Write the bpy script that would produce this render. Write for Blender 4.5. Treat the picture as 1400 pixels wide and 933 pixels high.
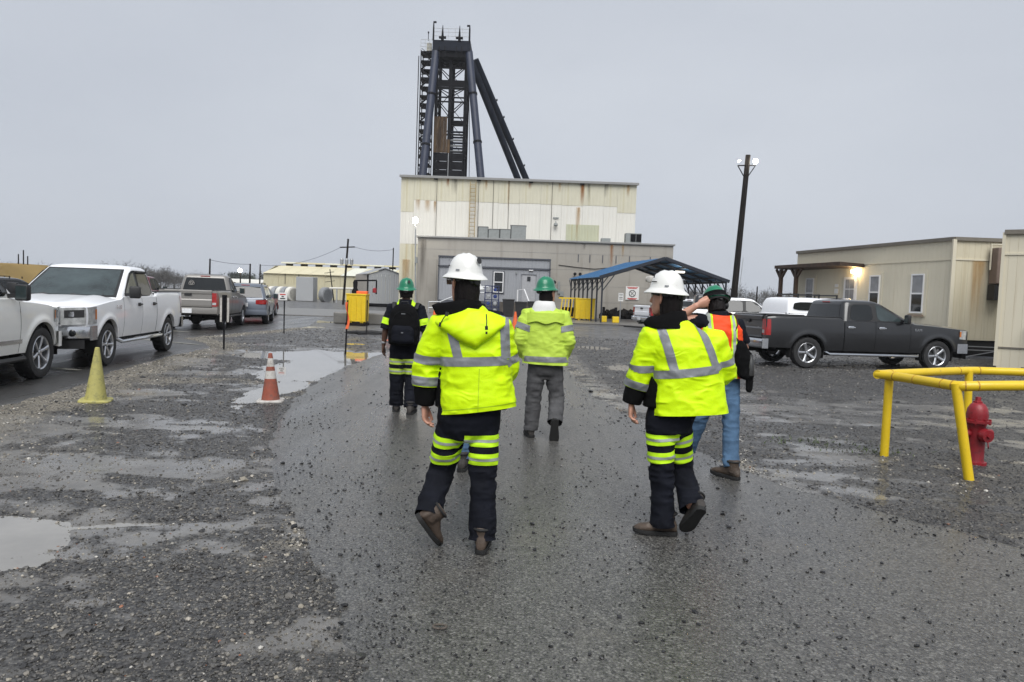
import bpy, bmesh, math, random
import numpy as np
from mathutils import Matrix, Vector, Euler
R = math.radians
random.seed(7)
scene = bpy.context.scene
for _o in list(bpy.data.objects): bpy.data.objects.remove(_o)

# ------------------------------------------------------------------ camera
cam_d = bpy.data.cameras.new('camera'); cam = bpy.data.objects.new('camera', cam_d)
scene.collection.objects.link(cam); scene.camera = cam
cam_d.sensor_width = 36.0; cam_d.lens = 25.97; cam_d.clip_start = 0.05; cam_d.clip_end = 6000
cam.matrix_world = Matrix.Translation((0, 0, 1.57)) @ Matrix.Rotation(R(90 - 3.48), 4, 'X') @ Matrix.Rotation(R(2.0), 4, 'Z')

# ------------------------------------------------------------------ overcast sky and sun
SUN_EL, SUN_AZ = 52.0, 176.0            # azimuth clockwise from +Y (the sun stands behind the camera)
world = bpy.data.worlds.new('World'); scene.world = world; world.use_nodes = True
nt = world.node_tree; nt.nodes.clear()
wo = nt.nodes.new('ShaderNodeOutputWorld'); wb = nt.nodes.new('ShaderNodeBackground')
sky = nt.nodes.new('ShaderNodeTexSky'); sky.sky_type = 'NISHITA'; sky.sun_disc = False
sky.sun_elevation = R(SUN_EL); sky.sun_rotation = R(SUN_AZ); sky.air_density = 1.0; sky.dust_density = 4.0
hs = nt.nodes.new('ShaderNodeHueSaturation'); hs.inputs['Saturation'].default_value = 0.25
tc = nt.nodes.new('ShaderNodeTexCoord'); mp = nt.nodes.new('ShaderNodeMapping'); mp.inputs['Scale'].default_value = (1.0, 1.0, 2.4)
no = nt.nodes.new('ShaderNodeTexNoise'); no.inputs['Scale'].default_value = 1.3; no.inputs['Detail'].default_value = 4; no.inputs['Roughness'].default_value = 0.5
cr = nt.nodes.new('ShaderNodeValToRGB')
cr.color_ramp.elements[0].position = 0.30; cr.color_ramp.elements[0].color = (2.80, 3.03, 3.46, 1)
cr.color_ramp.elements[1].position = 0.72; cr.color_ramp.elements[1].color = (3.46, 3.68, 4.06, 1)
mx = nt.nodes.new('ShaderNodeMixRGB'); mx.inputs['Fac'].default_value = 0.93      # closed cloud layer over the clear sky
nt.links.new(sky.outputs[0], hs.inputs['Color']); nt.links.new(hs.outputs[0], mx.inputs['Color1'])
nt.links.new(tc.outputs['Generated'], mp.inputs[0]); nt.links.new(mp.outputs[0], no.inputs['Vector'])
nt.links.new(no.outputs['Fac'], cr.inputs[0]); nt.links.new(cr.outputs[0], mx.inputs['Color2'])
nt.links.new(mx.outputs[0], wb.inputs['Color']); wb.inputs['Strength'].default_value = 0.084
nt.links.new(wb.outputs[0], wo.inputs[0])
sun_d = bpy.data.lights.new('sun', 'SUN'); sun = bpy.data.objects.new('sun', sun_d); scene.collection.objects.link(sun)
sun_d.energy = 1.5; sun_d.angle = R(48); sun_d.color = (1.0, 0.985, 0.96)
_sd = Vector((math.sin(R(SUN_AZ)) * math.cos(R(SUN_EL)), math.cos(R(SUN_AZ)) * math.cos(R(SUN_EL)), math.sin(R(SUN_EL))))
sun.rotation_euler = _sd.to_track_quat('Z', 'Y').to_euler()
vs = scene.view_settings; vs.view_transform = 'Standard'; vs.look = 'None'; vs.exposure = 1.12; vs.gamma = 1.0; vs.use_curve_mapping = False
scene.cycles.max_bounces = 6; scene.cycles.diffuse_bounces = 3; scene.cycles.glossy_bounces = 3; scene.cycles.volume_bounces = 0
scene.cycles.transparent_max_bounces = 6; scene.cycles.caustics_reflective = False; scene.cycles.caustics_refractive = False
scene.cycles.use_denoising = True
# ------------------------------------------------------------------ helpers
col = scene.collection
def tag(o, label=None, cat=None, group=None, kind=None):
    if label: o['label'] = label
    if cat: o['category'] = cat
    if group: o['group'] = group
    if kind: o['kind'] = kind
    return o
def link(o, parent=None):
    col.objects.link(o)
    if parent is not None: o.parent = parent
    return o
def thing(name, loc, rz=0, label=None, cat=None, group=None):
    o = bpy.data.objects.new(name, None); o.empty_display_size = 0.2
    link(o); o.location = loc; o.rotation_euler = (0, 0, rz)
    return tag(o, label, cat, group)
def copy_tree(o, parent=None):
    c = o.copy(); link(c, parent)
    for ch in o.children: copy_tree(ch, c)
    return c
def hash3(ix, iy, iz):
    n = (ix.astype(np.int64) * 374761393 + iy.astype(np.int64) * 668265263 + iz.astype(np.int64) * 2147483647 + 1013) & 0xffffffff
    n = ((n ^ (n >> 13)) * 1274126177) & 0xffffffff
    n = ((n ^ (n >> 16)) * 2246822519) & 0xffffffff
    return ((n ^ (n >> 15)) & 0xffffff) / float(0xffffff)
def vnoise(p):
    """smooth value noise, -1..1, p (n,3)"""
    p = np.asarray(p, float); i = np.floor(p).astype(np.int64); f = p - i; f = f * f * f * (f * (f * 6 - 15) + 10)
    r = 0
    for dx in (0, 1):
        for dy in (0, 1):
            for dz in (0, 1):
                w = (f[:, 0] if dx else 1 - f[:, 0]) * (f[:, 1] if dy else 1 - f[:, 1]) * (f[:, 2] if dz else 1 - f[:, 2])
                r = r + w * hash3(i[:, 0] + dx, i[:, 1] + dy, i[:, 2] + dz)
    return r * 2 - 1
def fbm(p, octs=3, gain=.5):
    p = np.asarray(p, float); r = 0; a = 1; s = 0
    for k in range(octs):
        r = r + a * vnoise(p * (2 ** k) + 17.3 * k); s += a; a *= gain
    return r / s
def noise2(x, y, f, octs=3, seed=0):
    x = np.asarray(x, float); sh = x.shape
    q = np.stack([x.ravel() * f, np.asarray(y, float).ravel() * f, np.full(x.size, seed * 7.77 + .5)], 1)
    return fbm(q, octs).reshape(sh)
def sstep(a, b, x):
    t = np.clip((x - a) / (b - a), 0, 1); return t * t * (3 - 2 * t)

class MB:
    """collects shapes into one mesh"""
    def __init__(s): s.v = []; s.f = []; s.m = []; s.cur = 0; s.T = None
    def add(s, vs_, fs_):
        b = len(s.v)
        for p in vs_:
            p = Vector(p)
            if s.T is not None: p = s.T @ p
            s.v.append((p.x, p.y, p.z))
        for f in fs_: s.f.append(tuple(b + i for i in f)); s.m.append(s.cur)
        return s
    def box(s, c, d, rot=None, bev=0.0):
        x, y, z = d[0] / 2, d[1] / 2, d[2] / 2
        if bev > 0:
            bm = bmesh.new(); bmesh.ops.create_cube(bm, size=1.0)
            for v in bm.verts: v.co = Vector((v.co.x * d[0], v.co.y * d[1], v.co.z * d[2]))
            bmesh.ops.bevel(bm, geom=list(bm.edges), offset=bev, segments=2, profile=.5, affect='EDGES')
            bm.verts.index_update(); P = [v.co.copy() for v in bm.verts]; F_ = [[v.index for v in f.verts] for f in bm.faces]; bm.free()
        else:
            P = [Vector((a, b, c_)) for c_ in (-z, z) for b in (-y, y) for a in (-x, x)]
            F_ = [(0, 2, 3, 1), (4, 5, 7, 6), (0, 1, 5, 4), (2, 6, 7, 3), (0, 4, 6, 2), (1, 3, 7, 5)]
        if rot is not None:
            m = rot if isinstance(rot, Matrix) else Euler(rot).to_matrix()
            P = [m @ p for p in P]
        c = Vector(c); return s.add([p + c for p in P], F_)
    def bar(s, p0, p1, w, h=None, up=(0, 0, 1)):
        p0, p1 = Vector(p0), Vector(p1); h = h or w; d = p1 - p0; L = d.length; d.normalize()
        u = Vector(up)
        if abs(d.dot(u)) > .98: u = Vector((1, 0, 0))
        a = d.cross(u).normalized(); b = a.cross(d).normalized()
        m = Matrix((a, d, b)).transposed()
        return s.box((p0 + p1) / 2, (w, L, h), m)
    def cyl(s, p0, p1, r0, r1=None, n=12, caps=True):
        r1 = r0 if r1 is None else r1
        return s.tube([p0, p1], [r0, r1], n, caps)
    def tube(s, path, rad, n=10, caps=True, flat=None):
        path = [Vector(p) for p in path]
        if not hasattr(rad, '__len__'): rad = [rad] * len(path)
        rings = []; prev = None
        for i, p in enumerate(path):
            d = (path[min(i + 1, len(path) - 1)] - path[max(i - 1, 0)]).normalized()
            if prev is None:
                u = Vector((0, 0, 1)) if abs(d.z) < .9 else Vector((0, 1, 0))
                a = d.cross(u).normalized()
            else:
                a = (prev - d * prev.dot(d)).normalized()
            b = a.cross(d); prev = a; r = rad[i]; r = r if hasattr(r, '__len__') else (r, r)
            rings.append([p + a * (math.cos(2 * math.pi * k / n) * r[0]) + b * (math.sin(2 * math.pi * k / n) * r[1]) for k in range(n)])
        return s.loft(rings, True, caps)
    def loft(s, rings, closed=True, caps=True):
        n = len(rings[0]); V = [p for r in rings for p in r]; F_ = []
        for i in range(len(rings) - 1):
            for k in range(n if closed else n - 1):
                k2 = (k + 1) % n; F_.append((i * n + k, i * n + k2, (i + 1) * n + k2, (i + 1) * n + k))
        if caps and closed:
            F_.append(tuple(range(n - 1, -1, -1))); F_.append(tuple((len(rings) - 1) * n + k for k in range(n)))
        return s.add(V, F_)
    def grid(s, rows): return s.loft(rows, False, False)
    def lathe(s, prof, n=24, c=(0, 0, 0), axis='Z', sx=1, sy=1, caps=True):
        rings = []
        for r, z in prof:
            ring = []
            for k in range(n):
                a = 2 * math.pi * k / n; p = (math.cos(a) * r * sx, math.sin(a) * r * sy, z)
                if axis == 'Y': p = (p[0], p[2], p[1])
                if axis == 'X': p = (p[2], p[0], p[1])
                ring.append(Vector(p) + Vector(c))
            rings.append(ring)
        return s.loft(rings, True, caps)
    def poly(s, pts, thick=None):
        """flat n-gon; with thick (a vector) a prism"""
        n = len(pts); P = [Vector(p) for p in pts]
        if thick is None: return s.add(P, [tuple(range(n))])
        t = Vector(thick)
        return s.add(P + [p + t for p in P], [tuple(range(n - 1, -1, -1)), tuple(range(n, 2 * n))] + [(k, (k + 1) % n, n + (k + 1) % n, n + k) for k in range(n)])
    def mesh(s, name, mats, smooth=False, angle=35):
        me = bpy.data.meshes.new(name); me.from_pydata(s.v, [], s.f); me.update()
        for m in (mats if isinstance(mats, (list, tuple)) else [mats]): me.materials.append(m)
        if any(s.m): me.polygons.foreach_set('material_index', s.m)
        bm = bmesh.new(); bm.from_mesh(me); bmesh.ops.recalc_face_normals(bm, faces=bm.faces)
        if smooth:
            for f in bm.faces: f.smooth = True
            ca = math.radians(angle)
            for e in bm.edges:
                if len(e.link_faces) == 2 and e.calc_face_angle(0) > ca: e.smooth = False
        bm.to_mesh(me); bm.free(); return me
    def build(s, name, mats, parent=None, smooth=False, angle=35, loc=None):
        o = bpy.data.objects.new(name, s.mesh(name, mats, smooth, angle)); link(o, parent)
        if loc is not None: o.location = loc
        return o
def shared(name, me, parent=None, loc=(0, 0, 0), rot=(0, 0, 0)):
    o = bpy.data.objects.new(name, me); link(o, parent); o.location = loc; o.rotation_euler = rot; return o
def rawmesh(name, V, F_, mats, parent=None, smooth=True):
    me = bpy.data.meshes.new(name); me.from_pydata([tuple(v) for v in V], [], [tuple(f) for f in F_]); me.update()
    for m in (mats if isinstance(mats, (list, tuple)) else [mats]): me.materials.append(m)
    if smooth: me.polygons.foreach_set('use_smooth', [True] * len(me.polygons))
    o = bpy.data.objects.new(name, me); link(o, parent); return o
def chaikin(pts, it=2, closed=True, q=.25):
    P = [Vector(p) for p in pts]
    for _ in range(it):
        Q = []; n = len(P)
        for i in range(n if closed else n - 1):
            a, b = P[i], P[(i + 1) % n]; Q += [a.lerp(b, q), a.lerp(b, 1 - q)]
        P = Q if closed else [P[0]] + Q + [P[-1]]
    return P
def text_mesh(body, size, mat, parent, loc, rot, name='lettering', extrude=.0015):
    cu = bpy.data.curves.new('txt', 'FONT'); cu.body = body; cu.size = size; cu.extrude = extrude; cu.align_x = 'CENTER'; cu.align_y = 'CENTER'
    tmp = bpy.data.objects.new('txt', cu); col.objects.link(tmp)
    me = bpy.data.meshes.new_from_object(tmp.evaluated_get(bpy.context.evaluated_depsgraph_get()))
    bpy.data.objects.remove(tmp); me.materials.clear(); me.materials.append(mat)
    o = bpy.data.objects.new(name, me); link(o, parent); o.location = loc; o.rotation_euler = rot; return o

# ------------------------------------------------------------------ materials
def newmat(name):
    m = bpy.data.materials.new(name); m.use_nodes = True
    n = m.node_tree; return m, n, n.nodes['Principled BSDF']
def N(nt_, typ, **kw):
    n = nt_.nodes.new(typ)
    for k, v in kw.items():
        if k in n.inputs.keys(): n.inputs[k].default_value = v
        else: setattr(n, k, v)
    return n
def mat(name, c, rough=.6, metal=0, var=.12, scale=6, bump=0, bscale=60, coat=0, streak=None, dirt=None, spec=.5, space='Object', rvar=0.0, crease=0):
    """base colour with noise variation; streak = (colour, amount, (scale)); dirt = (colour, amount, scale) of patches"""
    m, nt_, b = newmat(name); L = nt_.links.new
    tcn = N(nt_, 'ShaderNodeTexCoord'); src = tcn.outputs[space]
    nz = N(nt_, 'ShaderNodeTexNoise', Scale=scale, Detail=5.0, Roughness=.6); L(src, nz.inputs['Vector'])
    rmp = N(nt_, 'ShaderNodeMapRange'); rmp.inputs['From Min'].default_value = .3; rmp.inputs['From Max'].default_value = .7
    rmp.inputs['To Min'].default_value = 1 - var; rmp.inputs['To Max'].default_value = 1 + var; L(nz.outputs['Fac'], rmp.inputs[0])
    mul = N(nt_, 'ShaderNodeVectorMath', operation='SCALE'); mul.inputs[0].default_value = c[:3]; L(rmp.outputs[0], mul.inputs['Scale'])
    out = mul.outputs[0]
    for sp in ([streak] if streak and not isinstance(streak, list) else (streak or [])):
        mp_ = N(nt_, 'ShaderNodeMapping'); mp_.inputs['Scale'].default_value = sp[2]; L(src, mp_.inputs[0])
        n2 = N(nt_, 'ShaderNodeTexNoise', Scale=1.0, Detail=6.0, Roughness=.65); L(mp_.outputs[0], n2.inputs['Vector'])
        r2 = N(nt_, 'ShaderNodeMapRange'); r2.inputs['From Min'].default_value = 1 - sp[1]; r2.inputs['From Max'].default_value = 1 - sp[1] + .14; L(n2.outputs['Fac'], r2.inputs[0])
        if len(sp) > 3: r2.inputs['To Max'].default_value = sp[3]
        mx_ = N(nt_, 'ShaderNodeMixRGB'); mx_.inputs['Color2'].default_value = (*sp[0], 1); L(r2.outputs[0], mx_.inputs['Fac']); L(out, mx_.inputs['Color1']); out = mx_.outputs[0]
    if dirt:
        n3 = N(nt_, 'ShaderNodeTexNoise', Scale=dirt[2], Detail=8.0, Roughness=.7); L(src, n3.inputs['Vector'])
        r3 = N(nt_, 'ShaderNodeMapRange'); r3.inputs['From Min'].default_value = 1 - dirt[1]; r3.inputs['From Max'].default_value = 1 - dirt[1] + .2; L(n3.outputs['Fac'], r3.inputs[0])
        mx_ = N(nt_, 'ShaderNodeMixRGB'); mx_.inputs['Color2'].default_value = (*dirt[0], 1); L(r3.outputs[0], mx_.inputs['Fac']); L(out, mx_.inputs['Color1']); out = mx_.outputs[0]
    L(out, b.inputs['Base Color'])
    b.inputs['Metallic'].default_value = metal; b.inputs['Roughness'].default_value = rough; b.inputs['Coat Weight'].default_value = coat; b.inputs['Coat Roughness'].default_value = .05
    b.inputs['Specular IOR Level'].default_value = spec
    if rvar:
        r4 = N(nt_, 'ShaderNodeMapRange'); r4.inputs['To Min'].default_value = rough - rvar; r4.inputs['To Max'].default_value = rough + rvar; L(nz.outputs['Fac'], r4.inputs[0]); L(r4.outputs[0], b.inputs['Roughness'])
    if crease:
        c1 = N(nt_, 'ShaderNodeTexNoise', Scale=7.0, Detail=3.0, Roughness=.55, Distortion=1.2); c1.noise_type = 'RIDGED_MULTIFRACTAL'; mpc = N(nt_, 'ShaderNodeMapping'); mpc.inputs['Scale'].default_value = (1, 1, 1.7); mpc.inputs['Rotation'].default_value = (0, .5, 0); L(src, mpc.inputs[0]); L(mpc.outputs[0], c1.inputs['Vector'])
        c2 = N(nt_, 'ShaderNodeTexNoise', Scale=140.0, Detail=2.0); L(src, c2.inputs['Vector'])
        mc = N(nt_, 'ShaderNodeMath', operation='MULTIPLY_ADD'); L(c2.outputs['Fac'], mc.inputs[0]); mc.inputs[1].default_value = .10; L(c1.outputs['Fac'], mc.inputs[2])
        bp = N(nt_, 'ShaderNodeBump', Strength=crease, Distance=.012); L(mc.outputs[0], bp.inputs['Height']); L(bp.outputs[0], b.inputs['Normal'])
    elif bump:
        nb = N(nt_, 'ShaderNodeTexNoise', Scale=bscale, Detail=4.0); L(src, nb.inputs['Vector'])
        bp = N(nt_, 'ShaderNodeBump', Strength=bump, Distance=.01); L(nb.outputs['Fac'], bp.inputs['Height']); L(bp.outputs[0], b.inputs['Normal'])
    return m
def emit(name, c, s):
    m, nt_, b = newmat(name); b.inputs['Base Color'].default_value = (*c, 1); b.inputs['Emission Color'].default_value = (*c, 1); b.inputs['Emission Strength'].default_value = s; return m
M = {}
RUST = (.30, .13, .035)
M['black'] = mat('black_plastic', (.012, .012, .013), .5)
M['rubber'] = mat('rubber', (.016, .016, .017), .75, var=.3, bump=.3)
M['tyre'] = mat('tyre_rubber', (.018, .018, .019), .7, var=.3, scale=12, dirt=((.06, .055, .05), .42, 9))
M['under'] = mat('underbody', (.008, .008, .008), .8)
M['chrome'] = mat('chrome', (.62, .63, .65), .14, 1, var=.05)
M['alloy'] = mat('alloy', (.55, .56, .58), .28, .9, var=.08)
M['darkalloy'] = mat('dark_alloy', (.1, .1, .1), .4, .8)
M['white_paint'] = mat('white_car_paint', (.88, .89, .91), .32, coat=.6, var=.02, dirt=((.55, .53, .50), .33, 3.0))
M['ivory_paint'] = mat('ivory_car_paint', (.84, .84, .81), .32, coat=.6, var=.02, dirt=((.55, .52, .46), .33, 3.0))
M['silver_paint'] = mat('champagne_car_paint', (.235, .225, .21), .36, .2, coat=.4, var=.03, dirt=((.20, .18, .16), .40, 3.0))
M['grey_paint'] = mat('graphite_car_paint', (.009, .0095, .011), .30, 0, coat=.8, var=.05)
M['blue_paint'] = mat('steel_blue_car_paint', (.13, .15, .185), .34, .3, coat=.6, var=.03)
M['red_paint'] = mat('red_car_paint', (.30, .02, .025), .34, coat=.7, var=.03)
M['maroon_paint'] = mat('maroon_car_paint', (.11, .012, .02), .3, coat=.7, var=.03)
M['black_paint'] = mat('black_car_paint', (.015, .015, .017), .25, coat=.8, var=.03)
M['glass'] = mat('tinted_car_glass', (.010, .012, .013), .04, var=.2, scale=2, spec=.6)
M['wscreen'] = mat('windscreen_glass', (.040, .055, .057), .04, var=.5, scale=1.6, spec=.7)
M['lens_red'] = mat('red_lens', (.32, .012, .012), .15, coat=.6)
M['lens_clear'] = mat('clear_lens', (.42, .43, .43), .12, .2, coat=.8, var=.35, scale=9)
M['lens_amber'] = mat('amber_lens', (.5, .16, .03), .15, coat=.6)
M['plate'] = mat('licence_plate', (.7, .71, .72), .5, var=.25, scale=30)
M['hv_yellow'] = mat('fluorescent_yellow_fabric', (.62, .90, .0015), .55, var=.06, scale=4, crease=.85, spec=.3, dirt=((.46, .62, .012), .40, 8))
M['hv_faded_shaded'] = mat('faded_shaded_fluorescent_fabric', (.48, .66, .075), .6, var=.08, crease=.6, spec=.3, dirt=((.30, .38, .05), .36, 8))  # C's truly faded jacket; also the shade painted into D's trouser bands
M['hv_orange'] = mat('fluorescent_orange_fabric', (.90, .075, .012), .6, var=.06, crease=.5, spec=.3)
M['hv_trim'] = mat('lime_tape', (.58, .95, .02), .5, var=.04, spec=.3)
M['hv_seam'] = mat('fluorescent_seam', (.40, .60, .004), .7)
M['tape'] = mat('silver_reflective_tape', (.225, .235, .25), .40, .15, var=.14, scale=14, crease=.5, rvar=.1)
M['tape_light'] = mat('pale_reflective_tape', (.40, .43, .40), .45, .1, var=.08, scale=30)
M['navy'] = mat('navy_work_cloth', (.0055, .0065, .011), .85, var=.35, scale=8, crease=.6, spec=.18)
M['blackcloth'] = mat('black_cloth', (.0045, .0045, .005), .9, var=.25, bump=.25, bscale=300, spec=.12)
M['greycloth'] = mat('grey_work_trousers', (.075, .075, .078), .9, var=.35, scale=7, crease=.7, spec=.2)
M['jeans'] = mat('blue_denim', (.065, .12, .20), .88, var=.4, scale=6, crease=.7, spec=.2)
M['skin'] = mat('skin_fair', (.52, .27, .19), .5, var=.12, scale=14)
M['skin_dark'] = mat('skin_brown', (.10, .05, .032), .5, var=.12, scale=14)
M['hair'] = mat('dark_hair', (.007, .005, .005), .6, var=.4, scale=40, bump=.5, bscale=160, spec=.2)
M['hat_white'] = mat('white_helmet_shell', (.74, .74, .71), .3, coat=.3, var=.03, dirt=((.5, .48, .42), .36, 14))
M['hat_green'] = mat('green_helmet_shell', (.006, .17, .085), .3, coat=.3, var=.06)
M['boot'] = mat('brown_boot_leather', (.062, .043, .031), .7, var=.35, scale=18, dirt=((.17, .15, .13), .45, 14), bump=.3)
M['boot_dark'] = mat('dark_boot_leather', (.035, .030, .027), .7, var=.35, scale=18, dirt=((.15, .14, .13), .42, 14))
M['sole'] = mat('boot_sole', (.013, .013, .013), .8)
M['white_cloth'] = mat('white_cloth', (.7, .7, .69), .8, var=.08)
M['yellow_pipe'] = mat('yellow_pipe_paint', (.72, .50, .012), .42, var=.06, coat=.15, dirt=((.26, .17, .04), .39, 13), bump=.15, bscale=40, rvar=.15)
M['yellow_plastic'] = mat('yellow_plastic', (.72, .50, .01), .5, var=.06, dirt=((.4, .28, .03), .38, 3))
M['hydrant_red'] = mat('red_hydrant_paint', (.235, .009, .016), .45, var=.15, coat=.1, dirt=((.10, .012, .012), .47, 14), bump=.2, bscale=60, rvar=.15)
M['orange_plastic'] = mat('orange_plastic', (.75, .13, .035), .6, var=.1, dirt=((.3, .09, .05), .4, 7))
M['orange_dirty'] = mat('weathered_orange_plastic', (.29, .075, .045), .7, var=.25, scale=9, dirt=((.13, .07, .055), .54, 8))
M['cone_yellow'] = mat('weathered_yellow_plastic', (.43, .395, .13), .7, var=.2, scale=9, dirt=((.15, .15, .075), .52, 9))
M['cone_white'] = mat('dirty_white_band', (.48, .46, .43), .65, var=.2, dirt=((.22, .19, .17), .50, 9))
M['steel_dark'] = mat('dark_blue_steel', (.010, .013, .022), .6, 0, var=.25, scale=1.5, spec=.15)
M['steel_black'] = mat('black_steel', (.006, .006, .008), .7, 0, var=.25, spec=.15)
M['leg_blue'] = mat('navy_tube_paint', (.020, .027, .052), .5, 0, var=.2, scale=.6, dirt=((.05, .06, .085), .4, .5))
M['galv'] = mat('galvanised_steel', (.38, .39, .40), .5, .6, var=.15, scale=5)
M['rusty'] = mat('rusty_sheet', (.115, .075, .042), .85, var=.25, scale=.8, streak=((.05, .035, .025), .52, (1.2, 1.2, .15)), spec=.2)
M['wood_dark'] = mat('creosoted_wood', (.012, .010, .009), .85, var=.35, scale=4, streak=((.026, .021, .017), .5, (20, 20, .6)), spec=.15)
M['wood_grey'] = mat('weathered_wood', (.10, .085, .07), .85, var=.3, streak=((.05, .04, .035), .5, (20, 20, .6)))
M['wood_brown'] = mat('stained_wood', (.050, .028, .018), .7, var=.3, streak=((.025, .015, .01), .5, (14, 14, .8)))
# ------------------------------------------------------------------ ground, road, parking lot, puddles
ROAD_L = [(-0.2, 0.5), (-0.35, 1.6), (-0.63, 2.88), (-1.05, 3.94), (-1.6, 5.11), (-2.12, 6.36), (-2.62, 7.92), (-2.95, 9.5), (-3.24, 11.72), (-3.43, 15.07), (-3.31, 18.59), (-3.0, 22.0)]
ROAD_R = [(7.5, 0.5), (6.6, 1.6), (5.2, 2.88), (4.25, 3.94), (3.33, 5.11), (2.45, 6.36), (2.0, 7.92), (1.7, 9.5), (1.42, 11.72), (1.30, 15.07), (1.24, 18.59), (1.2, 22.0)]
LOT = [(-6.0, 7.6), (-6.2, 8.9), (-6.32, 10.43), (-6.95, 12.98), (-7.45, 16.32), (-7.56, 18.6), (-8.3, 20.0), (-9.6, 21.6), (-9.2, 25.0), (-8.75, 28.0), (-8.6, 31.5), (-9.6, 36.0), (-11, 44), (-14, 60), (-50, 60), (-50, 7.6)]
def seg_d(px_, py_, pts):
    d = np.full(px_.shape, 1e9)
    for (ax, ay), (bx, by) in zip(pts[:-1], pts[1:]):
        dx, dy = bx - ax, by - ay; t = np.clip(((px_ - ax) * dx + (py_ - ay) * dy) / (dx * dx + dy * dy), 0, 1)
        d = np.minimum(d, np.hypot(px_ - ax - t * dx, py_ - ay - t * dy))
    return d
def road_s(x, y):
    """signed distance to the road edge, positive on the road"""
    ys = [p[1] for p in ROAD_L]; xl = np.interp(y, ys, [p[0] for p in ROAD_L]); xr = np.interp(y, ys, [p[0] for p in ROAD_R])
    ins = (x > xl) & (x < xr) & (y > .5) & (y < 22)
    d = np.minimum(seg_d(x, y, ROAD_L), seg_d(x, y, ROAD_R)); d = np.minimum(d, np.abs(y - 22) + np.where((x > xl) & (x < xr), 0, 5))
    return np.where(ins, d, -d)
def lot_s(x, y):
    ins = np.zeros(x.shape, bool); P = LOT
    for (ax, ay), (bx, by) in zip(P, P[1:] + P[:1]):
        c = ((ay > y) != (by > y)); ins ^= c & (x < (bx - ax) * (y - ay) / ((by - ay) if by != ay else 1e-9) + ax)
    d = seg_d(x, y, P + P[:1]); return np.where(ins, d, -d)
# centre x, y, half axes, rotation, depth
PUDDLES = [(-3.2, 4.45, .72, .50, .0, .046), (-2.45, 4.75, .50, .09, .3, .028), (-2.75, 4.0, .25, .2, .5, .034), 
           (-4.5, 17.7, 1.9, 1.5, .2, .070), (-4.0, 14.6, .85, 3.0, .08, .060), (-3.65, 11.2, .38, 1.9, .02, .042), (-4.9, 13.5, .7, .9, .3, .022),
           (-8.9, 30.7, 1.0, .8, 0, .04), (-10.0, 36, 1.4, 1.6, 0, .04), (-4.7, 21.9, .5, .5, 0, .035), (-4.0, 24.3, 1.2, .5, 0, .03),
           (2.6, 24, .9, 1.0, 0, .03), (2.6, 17, .6, 1.2, 0, .026)]
WATER_Z = -0.014
def zones(x, y):
    w = .35 * noise2(x, y, 1.1, 4, 3); w2 = noise2(x, y, .55, 4, 9); fine = noise2(x, y, 4.5, 3, 5)
    # dark gravel: swathes on the left foreground, the whole yard on the right, and round the headframe
    band = noise2(x * .55 + y * .25, y * 1.6, 1.0, 4, 21)
    left = sstep(-.20, .25, band + .40 * fine - .03 + .12 * sstep(5, 7, y) + .10 * sstep(3.6, 2.6, y)) * sstep(.15, -.25, x + 2.4 * sstep(3, 8, y) - .1)
    edge = sstep(-.75, -.1, road_s(x, y)) * sstep(.45, .0, road_s(x, y)) * .8
    right = sstep(-.2, .9, (y - 12.2) * .7 + w * 3 + fine * .7) * sstep(1.2, 2.2, x)
    rnear = sstep(-.42, .25, band + .45 * fine + .25 * sstep(9.6, 7.5, y)) * sstep(1.2, 2.4, x) * .9
    mid = sstep(17.5, 21.5, y + w * 3) * .75
    hyd = sstep(1.6, .7, np.hypot(x - 4.9, y - 7.3) + .5 * fine) * .9
    dark = np.clip(np.maximum.reduce([left, right, rnear, mid, hyd, edge * sstep(-.3, .4, fine)]), 0, 1)
    ls = lot_s(x, y)
    tan = sstep(-1.5, -.25, ls) * sstep(.3, -.05, ls) * sstep(40, 24, y) * (.6 + .4 * sstep(-.4, .3, fine))
    tan = np.maximum(tan, .75 * sstep(.0, .5, noise2(x, y, .9, 4, 33)) * sstep(.3, -.5, x + 1.5) * sstep(4.5, 9, y) * sstep(15, 11, y))
    tan = np.maximum(tan, edge * sstep(.0, .6, noise2(x, y, 2.2, 3, 41)))
    tan = np.maximum(tan, hyd * sstep(0, .5, noise2(x, y, 3, 3, 43)))
    return dark, np.clip(tan, 0, 1)
def pud(x, y):
    h = np.zeros(x.shape)
    for cx, cy, a, b, r, d in PUDDLES:
        c, s = math.cos(r), math.sin(r); u = ((x - cx) * c + (y - cy) * s) / a; v = (-(x - cx) * s + (y - cy) * c) / b
        q = np.hypot(u, v) + .42 * noise2(x, y, 2.3 / max(a, b), 4, 51) + .16 * noise2(x, y, 7, 3, 53); h = np.maximum(h, d * sstep(1.25, .35, q))
    return h
def ground_z(x, y, dk=None):
    if dk is None: dk, _ = zones(x, y)
    r = np.hypot(x, y); near = sstep(60, 20, r)
    z = .005 + .012 * noise2(x, y, .45, 3, 61) + (.006 + .007 * dk) * noise2(x, y, 3.0, 4, 63) * near + .003 * dk * noise2(x, y, 11, 2, 65) * near
    z = np.maximum(z, -.010 + .004 * noise2(x, y, 8, 2, 67))
    z = z - pud(x, y)
    s = np.maximum(road_s(x, y), lot_s(x, y)); return z - .045 * sstep(-.12, .6, s + .14 * noise2(x, y, 2.6, 4, 69))
def polar(rs, angs):
    A, Rr = np.meshgrid(angs, rs); return Rr * np.sin(A), Rr * np.cos(A)
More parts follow.
